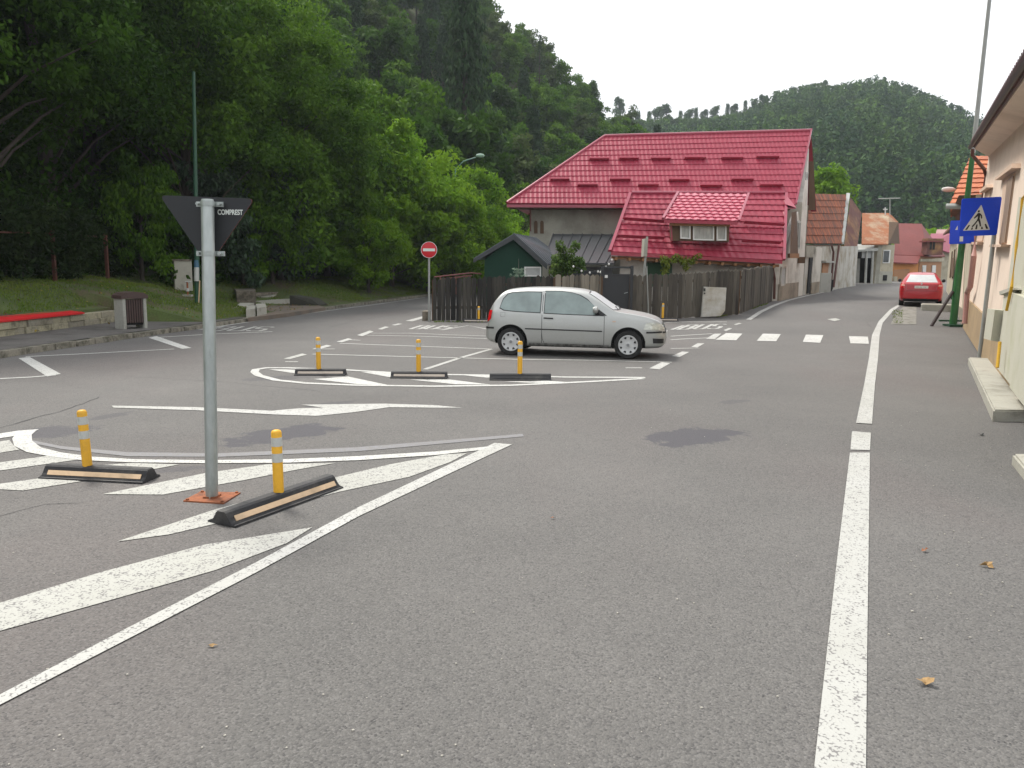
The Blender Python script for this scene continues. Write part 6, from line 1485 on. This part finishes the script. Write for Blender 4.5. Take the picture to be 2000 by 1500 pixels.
make_tree('mid2', 9, 3.0, 3.8, 5.0, 90, 95, .95, .26, ML_MID, .16, 9, limbs=8, label='x', lump=.4)
make_tree('mid3', 11, 2.6, 4.8, 6.0, 90, 95, .85, .26, ML_OLIVE, .14, 10, limbs=8, label='x', lump=.4)
def make_spruce(key, h, r, lm, size, per, seed, sparse=1.0, droop=.5, base=.12, name='conifer', label='x'):
    """whorled drooping boughs, needles in hanging tufts"""
    root = thing(name, label, 'conifer', (0, 0, 0)); rr = np.random.default_rng(seed); P = []; Rd = []
    mb = MB(); mb.tube([(0, 0, -.3), (0, 0, h * .5), (0, 0, h)], [h * .014, h * .009, .02], 8)
    z = h * base
    while z < h * .985:
        k = 1 - z / h; L_ = r * (k ** .8) * rr.uniform(.75, 1.12) + .12; nb = max(3, int(7 * sparse))
        a0 = rr.uniform(0, 6.28)
        for b in range(nb):
            a = a0 + 6.283 * b / nb + rr.uniform(-.3, .3); l_ = L_ * rr.uniform(.7, 1.1); e = Vector((math.cos(a) * l_, math.sin(a) * l_, z - droop * l_ * .6)); s = Vector((0, 0, z))
            mb.tube([s, s.lerp(e, .5) + UP * l_ * .08, e], [.035 * k + .01, .02 * k + .008, .006], 4, cap=False)
            nt_ = max(2, int(l_ / (size * 3.2)))
            for j in range(nt_):
                t = (j + 1) / nt_; q = s.lerp(e, t) + UP * (l_ * .16 * t * (1 - t) * 2); P.append(tuple(q)); Rd.append(size * (1.5 + 1.2 * (1 - t)))
        z += h * .021 * rr.uniform(.8, 1.3) / max(.5, sparse)
    P = np.array(P); Rd = np.array(Rd); C, A, B, t = cloud(P, Rd, per, size, droop * 1.6, .8)
    quads('crown', C, A, B * .7, t, lm, root); mb.build('trunk', M_BARK, root); PROTO[key] = root; return root
make_spruce('spruce', 26, 5.2, ML_SPRUCE, .30, 16, 3, 1.0, .9, .06)
make_spruce('spruce_mid', 13, 2.3, ML_SPRUCE, .24, 12, 4, .9, .45, .08)
make_spruce('spruce_thin', 6, .95, ML_SPRUCE, .10, 8, 5, .55, .15, .1)
make_spruce('sprucef', 14, 1.9, ML_FAR, .26, 7, 6, .8, .3, .05)
def make_pine(key, h, seed, lm, leaf=.42, n=10):
    root = thing('pine_tree', 'x', 'pine', (0, 0, 0)); rr = random.Random(seed); mb = MB()
    mb.tube([(0, 0, -.5), (rr.uniform(-.2, .2), 0, h * .5), (rr.uniform(-.3, .3), 0, h * .97)], [.20, .15, .05], 6); P = []; Rd = []
    for i in range(n * 3):
        z = h * rr.uniform(.38, 1.0); k = (1.05 - z / h) * 1.6; a = rr.uniform(0, 6.28); l_ = h * .13 * min(1, k + .35) * rr.uniform(.4, 1.1); q = Vector((math.cos(a) * l_, math.sin(a) * l_, z)); P.append(tuple(q)); Rd.append(h * rr.uniform(.05, .095)); mb.tube([(0, 0, z - .4), tuple(q)], [.06, .02], 4, cap=False)
    C, A, B, t = cloud(np.array(P), np.array(Rd), 60, leaf * .8, .0, .8); quads('crown', C, A, B, t, lm, root); mb.build('trunk', M_BARK, root); PROTO[key] = root
for i in range(3): make_pine('pine%d' % i, (14, 16, 12)[i], 20 + i, ML_FAR)

# ---- near canopy on the left bank (x, y, scale, prototype)
near = [(-15.0, 22.5, .95, 'big', 'dark tree at far left, its canopy filling the upper left corner'), (-16.2, 28.5, 1.05, 'big', 'dark tall tree above the litter bin'),
        (-13.2, 33.0, .98, 'big2', 'large mid green tree whose canopy overhangs the triangular sign'), (-10.8, 37.5, .92, 'big2', 'mid green tree reaching furthest right over the bright shrubs'),
        (-19.5, 25.0, 1.0, 'big', 'dark tree behind the leftmost tree of the bank'), (-18.0, 35.0, 1.1, 'big', 'dark tree deep in the wood behind the utility cabinet'),
        (-14.5, 41.0, 1.0, 'big', 'dark tree in the gap behind the overhanging mid green tree'), (-22, 31, 1.1, 'big', 'dark tree high on the left slope'), (-12, 17.0, .0, None, None)]
for x, y, s, k, lb in near:
    if k: place(k, x, y, s, lb, 'tall broadleaf trees on the left bank')
for (x, y, s, k, lb) in [(-11.9, 35.5, .95, 'weep', 'drooping mid green shrub just right of the triangular sign back'), (-10.9, 36.5, .95, 'weep', 'hanging light green shrub above the stone steps'), (-13.6, 29.5, .9, 'weep', 'drooping shrub behind the pale utility cabinet'),
                         (-11.6, 38.0, 1.05, 'darkbush', 'dark glossy broad-leaved shrub left of centre, above the grass'), (-13.0, 34.0, 1.0, 'darkbush', 'dark shrub behind the stone steps')]:
    place(k, x, y, s, lb, 'shrubs along the foot of the left wood')
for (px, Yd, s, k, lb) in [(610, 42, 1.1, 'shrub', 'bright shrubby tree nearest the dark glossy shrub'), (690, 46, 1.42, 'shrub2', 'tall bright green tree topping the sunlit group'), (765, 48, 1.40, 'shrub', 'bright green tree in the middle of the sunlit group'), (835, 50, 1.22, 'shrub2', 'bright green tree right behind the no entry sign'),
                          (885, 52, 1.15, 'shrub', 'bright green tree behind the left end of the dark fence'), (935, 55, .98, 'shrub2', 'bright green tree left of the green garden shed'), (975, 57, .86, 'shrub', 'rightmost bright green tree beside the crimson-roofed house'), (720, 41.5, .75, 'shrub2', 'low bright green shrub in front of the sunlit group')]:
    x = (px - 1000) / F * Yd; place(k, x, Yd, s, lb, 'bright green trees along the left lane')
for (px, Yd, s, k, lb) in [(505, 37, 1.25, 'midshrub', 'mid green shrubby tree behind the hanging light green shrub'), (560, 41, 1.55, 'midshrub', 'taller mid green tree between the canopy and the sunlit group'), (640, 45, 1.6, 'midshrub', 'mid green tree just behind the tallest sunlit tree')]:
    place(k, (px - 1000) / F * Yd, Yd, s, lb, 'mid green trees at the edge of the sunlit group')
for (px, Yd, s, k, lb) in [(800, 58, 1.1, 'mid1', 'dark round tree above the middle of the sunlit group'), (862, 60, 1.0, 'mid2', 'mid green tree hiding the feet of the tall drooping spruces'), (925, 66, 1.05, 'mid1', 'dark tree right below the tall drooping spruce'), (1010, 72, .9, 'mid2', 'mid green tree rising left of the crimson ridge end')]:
    place(k, (px - 1000) / F * Yd, Yd, s, lb, 'trees between the lane and the drooping spruces')
place('olive', (978 - 1000) / F * 64, 64, 1.0, 'grey-green bushy tree behind the distant green street lamp')
place('olive', (930 - 1000) / F * 74, 74, 1.2, 'grey-green tree at the foot of the tall drooping spruce')
place('spruce', (905 - 1000) / F * 72, 72, 1.0, 'tall drooping dark spruce reaching the top of the frame at the sky edge')
place('mid1', (868 - 1000) / F * 66, 66, 1.35, 'tall dark broadleaf tree just left of the drooping spruce at the sky edge')
for k in ('mid1', 'mid2', 'mid3', 'spruce_mid'): pass
# ---- wooded hillside
rr = random.Random(9); cnt = 0; spots = []
y = 42.0
while y < 158:
    step = 3.9 + (y - 42) * .030; d = 6.0 if y > 55 else 9.0
    while d < 75:
        x = xk(y) - d + rr.uniform(-1.3, 1.3); yy = y + rr.uniform(-1.3, 1.3); px, py = proj((x, yy, zter(x, yy) + 9))
        if -150 < px < 1500 and py > -420 and not (yy < 62 and x > -7): spots.append((x, yy))
        d += step * rr.uniform(.85, 1.25)
    y += step
rr.shuffle(spots); spots = spots[:290]
LB = {'mid1': 'dark green broadleaf tree of the wooded left hillside', 'mid2': 'mid green broadleaf tree of the wooded left hillside', 'mid3': 'grey-green slender tree of the wooded left hillside', 'spruce_mid': 'dark conical conifer among the broadleaf trees of the left hillside'}
for (x, y_) in spots:
    k = rr.choices(['mid1', 'mid2', 'mid3', 'spruce_mid'], [40, 34, 16, 10])[0]; place(k, x, y_, rr.uniform(.8, 1.2) * (.85 if y_ > 105 else 1), LB[k], {'mid1': 'dark trees of the left hillside', 'mid2': 'mid green trees of the left hillside', 'mid3': 'slender trees of the left hillside', 'spruce_mid': 'conifers of the left hillside'}[k])
tp = at(1055, 66, 118); gz = zter(tp.x, tp.y); place('spruce_thin', tp.x, tp.y, 1.15, 'small sparse dead-topped spruce standing alone on the skyline', zoff=tp.z - gz - 6 * 1.15)

# ---- far hill with its wood
SKY = [(1000, 300), (1100, 262), (1180, 238), (1240, 246), (1330, 238), (1400, 228), (1450, 210), (1500, 190), (1560, 172), (1620, 168), (1690, 163), (1740, 174), (1780, 192), (1830, 216), (1890, 250), (1960, 296), (2050, 350), (2200, 430)]
def zfar(px, Y):
    yh = 525 + 8 + (px - 1000) * .012 - 6; Ht = 1.7 + (yh - table(SKY, px)) / F * 330 - 15.5
    t = min(1, max(0, (Y - 150) / 180)); b = 3.5 * noise.noise(Vector((px * .008, Y * .02, 1)))
    return .5 + (Ht - .5) * (t ** .75) + b * t if Y <= 330 else .5 + (Ht - .5) * (1 - (Y - 330) / 260)
V = []; Fc = []; pxs = list(range(900, 2260, 20)); Ys = [146, 160, 180, 200, 220, 240, 260, 280, 300, 318, 330, 360, 420, 500, 585]
for Y in Ys:
    for px in pxs: V.append(((px - 1000) / F * Y, Y, zfar(px, Y) - (1.4 if Y == 146 else 0)))
m_ = len(pxs)
for j in range(len(Ys) - 1):
    for i in range(m_ - 1): a = j * m_ + i; Fc.append((a, a + 1, a + m_ + 1, a + m_))
mb = MB(); mb.add(V, Fc); h_ = struct('hill', mb, M_HILL); shade(h_.data, 60)
Cc, Rc, Tc = [], [], []; rr = random.Random(12); Tr = MB()
for k in range(6200):
    px = rr.uniform(1080, 2150); Y = 150 + 182 * rr.random() ** .75
    if k < 800: px = rr.uniform(1150, 1950); Y = rr.uniform(312, 331)
    x = (px - 1000) / F * Y; z = zfar(px, Y); h = rr.uniform(7, 14); tn = min(1, max(0, .5 + .9 * noise.noise(Vector((px * .012, Y * .04, 2))) + rr.uniform(-.45, .45))); con = rr.random() < .55
    for j in range(9):
        t = (j + .5) / 9
        if con: w_ = h * .17 * (1.05 - t); zz = z + h * (.15 + .85 * t)
        else: w_ = h * .26 * math.sqrt(max(.05, 1 - (2 * t - 1) ** 2)); zz = z + h * (.25 + .75 * t)
        for q in range(2):
            a = rr.uniform(0, 6.28); Cc.append((x + math.cos(a) * w_ * .6, Y + math.sin(a) * w_ * .6, zz)); Rc.append(max(.35, w_ * .75)); Tc.append(tn * .8 * (.55 if con else 1))
Cc, Rc, Tc = np.array(Cc), np.array(Rc), np.array(Tc); C, A, B, t = cloud(Cc, Rc, 5, .50, .1, .9)
wood = quads('distant_wood', C, A, B * 1.5, np.clip(np.repeat(Tc, 5) + rng.random(len(C)) * .25, 0, 1), ML_FAR); tag(wood, 'dense mixed wood covering the far hill', None, None, 'stuff')
def ff(Y): return lambda x, y: zfar((x / Y) * F + 1000, Y)
for i, (px, top) in enumerate([(1195, 192), (1215, 214), (1226, 220), (1252, 215), (1268, 212), (1285, 208), (1311, 214), (1328, 216), (1340, 208), (1356, 216), (1376, 210), (1399, 200), (1412, 205), (1432, 194), (1449, 196), (1464, 186), (1471, 184), (1489, 180), (1501, 175), (1520, 172), (1533, 178), (1545, 170), (1556, 165), (1567, 160), (1577, 158), (1600, 168), (1612, 172), (1635, 170), (1660, 166), (1683, 158), (1692, 160), (1712, 166), (1734, 168), (1756, 178), (1770, 184), (1788, 192), (1806, 198), (1835, 208), (1862, 226), (1884, 240)]):
    Y = 322 + (i % 3) * 3; x = (px - 1000) / F * Y; zt_ = at(px, top, Y).z; g_ = zfar(px, Y); hh = zt_ - g_; k = i % 3; h0 = (14, 16, 12)[k]
    kk = 'pine%d' % k
    if i % 5 in (1, 3): kk = 'sprucef'; h0 = 14
    place(kk, x, Y, max(.5, hh / h0), 'narrow pointed conifer standing out on the skyline of the far hill' if kk == 'sprucef' else 'clumpy dark pine standing out on the skyline of the far hill', 'pointed skyline conifers of the far hill' if kk == 'sprucef' else 'skyline pines of the far hill', fn=ff(Y))
for i, (px, top) in enumerate([(1202, 222), (1218, 229), (1236, 231), (1250, 233), (1266, 229), (1281, 232), (1296, 227), (1312, 230), (1327, 227), (1343, 229), (1360, 228), (1378, 226), (1395, 221), (1412, 222), (1430, 215), (1446, 214)]):
    Y = 306 + (i % 4) * 4; x = (px - 1000) / F * Y; hh = at(px, top, Y).z - zfar(px, Y); place(('mid1', 'mid2')[i % 2], x, Y, max(.7, hh / 10), 'rounded tree filling the skyline between the far pines', 'rounded skyline trees of the far hill', fn=ff(Y))
# trees between the far houses
make_tree('round', 6, 2.3, 2.5, 3.2, 60, 90, .8, .22, ML_BRIGHT, .14, 31, limbs=8, label='x', name='leafy_tree', lump=.15)
g1 = lambda x, y: 1.0
place('round', at(1618, 360, 80).x, 80, 1.0, 'round light green tree above the orange clay roof', fn=g1, zoff=at(1618, 375, 80).z - 4.2)
place('round', at(1812, 470, 112).x, 112, 1.15, 'green bush behind the faded red roof near the farthest houses', fn=g1, zoff=0)
place('round', at(1838, 450, 125).x, 125, 1.2, 'green tree left of the smaller blue sign, behind the pinkish roof', fn=g1, zoff=1)
place('round', at(1790, 440, 118).x, 118, 1.3, 'green tree rising behind the ridge of the faded red roof', fn=g1, zoff=0)

# ---- hedge behind the bench, ivy and understory
P = []
for k in range(900):
    y_ = 12 + 20 * rng.random(); d = 3.6 + 1.3 * rng.random() + (0 if y_ < 26 else .8); x = -9.2 - d - (1.2 if y_ < 22 else .4); z0 = zter(x, y_); top = 1.9 + .5 * noise.noise(Vector((y_ * .5, 0, 0))) + .3 * noise.noise(Vector((y_ * 2, 3, 0)))
    P.append((x, y_, z0 + .1 + top * rng.random() ** .8))
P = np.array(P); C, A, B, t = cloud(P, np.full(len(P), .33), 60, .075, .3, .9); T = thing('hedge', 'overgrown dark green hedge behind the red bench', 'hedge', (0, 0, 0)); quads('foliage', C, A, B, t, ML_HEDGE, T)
mb = MB(); rr = random.Random(3)
for k in range(60):
    y_ = rr.uniform(12, 31); x = -14.2 - rr.uniform(0, 1); z0 = zter(x, y_); mb.tube([(x, y_, z0), (x + rr.uniform(-.2, .2), y_ + rr.uniform(-.2, .2), z0 + rr.uniform(1, 1.8))], [.03, .012], 5)
mb.build('stems', M_BARK, T)
P = []
for k in range(1500):
    y_ = 12 + 46 * rng.random(); d = 5.2 + 9 * rng.random() ** 1.3; x = xk(y_) - d
    if y_ < 30: x -= 1.5
    P.append((x, y_, zter(x, y_) + .2 + 3.2 * rng.random() ** 1.5))
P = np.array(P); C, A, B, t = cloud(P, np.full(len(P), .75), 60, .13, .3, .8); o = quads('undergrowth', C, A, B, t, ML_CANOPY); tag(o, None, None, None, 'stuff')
# rusty wire fence inside the hedge
M_RUSTDK = mat('dark_rust', (.09, .03, .018), .9, .2, 8, 40)
T = Thing('wire_fence', 'rusty fence posts and rail half swallowed by the hedge', 'fence', (-13.6, 20, .8))
rl = MB(); pr_ = None
for y_ in (14.5, 17.6, 20.7, 23.8, 26.9):
    x = -13.55; z0 = zter(x, y_); mb = MB(); mb.box((x, y_, z0 + .75), (.09, .09, 1.5)); T.part('post', mb, M_RUSTDK)
    if pr_: rl.tube([(pr_[0], pr_[1], pr_[2] + 1.4), (x, y_, z0 + 1.4)], .025, 6)
    pr_ = (x, y_, z0)
T.part('rail', rl, M_RUSTDK)
# ---- grass and fallen leaves on the bank
N = 90000; ysr = 10 + 48 * rng.random(N) ** 1.0; dd = 1.9 + 6.0 * rng.random(N) ** 1.1; C = np.zeros((N, 3)); keep = []
for i in range(N):
    y_ = ysr[i]; d = dd[i] if y_ < 22.4 else dd[i] - 1.5; x = xk(y_) - d
    if y_ < 22.4 and x > -11.4: continue
    g_ = noise.noise(Vector((x * .5, y_ * .5, 5))); 
    if g_ < -.12 and rng.random() < .8: continue
    if 24.5 < y_ < 36 and -9.9 < x < -5.5 and rng.random() < .97 and y_ > 27: continue
    C[i] = (x, y_, zter(x, y_) + .03); keep.append(i)
C = C[keep]; n = len(C); A = rng.normal(size=(n, 3)) * .35; A[:, 2] = 1; A = unit(A) * (.022 + .028 * rng.random((n, 1))); B = unit(np.cross(A, rng.normal(size=(n, 3)))) * .008
tg = np.array([.5 + .5 * noise.noise(Vector((c[0] * .4, c[1] * .4, 9))) for c in C]); o = quads('grass', C, A, B * 1.6, np.clip(tg + rng.normal(size=n) * .15, 0, 1), ML_GRASS); tag(o, None, None, None, 'stuff')
N = 900; C = []; 
for i in range(N):
    y_ = 12 + 30 * rng.random(); d = (.3 if y_ > 22 else 2.0) + 5 * rng.random(); x = xk(y_) - d; C.append((x, y_, zter(x, y_) + .05))
C = np.array(C); A = unit(rng.normal(size=(N, 3)) * (1, 1, .3)) * .045; B = unit(np.cross(A, (0, 0, 1))) * .03; o = quads('leaf_litter', C, A, B, rng.random(N), ML_LIT); tag(o, None, None, None, 'stuff')

# ---- yard plants
def bushy(label, pts, per, rad, size, lm, name, cat='plant', stems=None, droop=.3):
    P = np.array([tuple(p) for p in pts]); base = Vector(P.mean(0)); T = Thing(name, label, cat, base); C, A, B, t = cloud(P - np.array(base), np.full(len(P), rad), per, size, droop, .9); quads('foliage', C, A, B, t, lm, T.root)
    if stems: T.part('stem', stems, M_BARK)
ML_VINE = leafmat('yellow_green_vine_leaves', (.14, .20, .025), (.24, .26, .05), 0, .4)
ML_MAG = leafmat('fresh_yard_leaves', (.045, .10, .02), (.14, .20, .05), 0, .3)
Yp = 29.0; rr = random.Random(2)
pts = [at(rr.gauss(1100, 10), rr.uniform(478, 535), Yp + rr.uniform(-.3, .3)) for k in range(22)] + [at(rr.uniform(1080, 1135), rr.uniform(505, 530), Yp) for k in range(10)]
st_ = MB(); st_.tube([(at(1104, 560, Yp).x, Yp, .1), at(1102, 500, Yp), at(1098, 475, Yp)], [.05, .03, .01], 6); bushy('leafy young tree in the yard before the black lean-to roof', pts, 60, .22, .085, ML_MAG, 'young_tree', 'tree', st_)
pts = [at(1295 + k * 4.5 + rr.uniform(-3, 3), 503 + 4 * math.sin(k * .7) + rr.uniform(0, 8), 31.3) for k in range(16)] + [at(1300 + rr.uniform(-4, 4), 512 + k * 4, 31.3) for k in range(6)] + [at(1338 + rr.uniform(-5, 5), 512 + k * 4, 31.3) for k in range(4)]
st_ = MB(); st_.tube([at(1300, 540, 31.4), at(1298, 508, 31.3), at(1320, 496, 31.2), at(1365, 506, 31.3)], [.02, .015, .012, .006], 5); bushy('yellow-green vine climbing under the eaves of the small house', pts, 26, .16, .07, ML_VINE, 'vine', 'climbing plant', st_, .6)
Yf = 28.6; T = Thing('young_fir', 'tip of a young pale fir showing above the dark fence before the green shed', 'conifer', at(1013, 540, Yf)); st_ = MB(); st_.tube([(at(1013, 560, Yf).x, Yf, .1), at(1013, 505, Yf)], [.03, .006], 6); T.part('stem', st_, M_BARKG)
P = [];
for z_, l_ in ((528, .20), (534, .16), (540, .3)):
    c = at(1013, z_, Yf)
    for k in range(7): a = k * .9; P.append(tuple(c + Vector((math.cos(a) * l_, math.sin(a) * l_, .05)) - T.loc)); P.append(tuple(c + Vector((math.cos(a) * l_ * .5, math.sin(a) * l_ * .5, .02)) - T.loc))
P = np.array(P); C, A, B, t = cloud(P, np.full(len(P), .06), 14, .035, 0, .8); quads('crown', C, A, B * .6, t, leafmat('pale_fir_needles', (.16, .24, .17), (.26, .34, .26), 0, .1), T.root)
for k, p in PROTO.items():
    for q in ('_h', '_used'):
        if q in p.keys(): del p[q]
for o in bpy.data.objects:
    for q in ('_h', '_used'):
        if q in o.keys(): del o[q]
# ---- weeds in the patch by the red car and grass tufts along the fences
mb = MB(); rr = random.Random(8); Cs = []
for k in range(220): p = G(rr.uniform(1744, 1764), rr.uniform(606, 632)); Cs.append(p)
for k in range(500):
    t = rr.random(); p = G(846 + 400 * t, 629 + rr.uniform(-1, 1)); Cs.append(p)
for k in range(300):
    t = rr.random(); p = G(1400 + 100 * t, 619 - 26 * t ** 1.3 + rr.uniform(-1, 1)); Cs.append(p)
C = np.array([tuple(p) for p in Cs]); n = len(C); A = rng.normal(size=(n, 3)) * .5; A[:, 2] = 1; A = unit(A) * (.03 + .06 * rng.random((n, 1))); B = unit(np.cross(A, rng.normal(size=(n, 3)))) * .016; o = quads('weeds', C, A, B, rng.random(n), ML_GRASS); tag(o, None, None, None, 'stuff')
# ---- haze: one closed box of thin even air round the whole valley
hm = bpy.data.materials.new('haze'); hm.use_nodes = True; n = hm.node_tree.nodes; n.clear(); ou = n.new('ShaderNodeOutputMaterial'); pv = n.new('ShaderNodeVolumePrincipled')
pv.inputs['Color'].default_value = (.82, .90, 1.0, 1); pv.inputs['Density'].default_value = .00035; pv.inputs['Anisotropy'].default_value = .2; hm.node_tree.links.new(pv.outputs[0], ou.inputs['Volume'])
mb = MB(); mb.add([(-950, -350, -1.6), (1250, -350, -1.6), (1250, 1550, -1.6), (-950, 1550, -1.6), (-950, -350, 120), (1250, -350, 120), (1250, 1550, 120), (-950, 1550, 120)], [(3, 2, 1, 0), (4, 5, 6, 7), (0, 1, 5, 4), (1, 2, 6, 5), (2, 3, 7, 6), (3, 0, 4, 7)]); struct('haze', mb, hm, 'stuff')
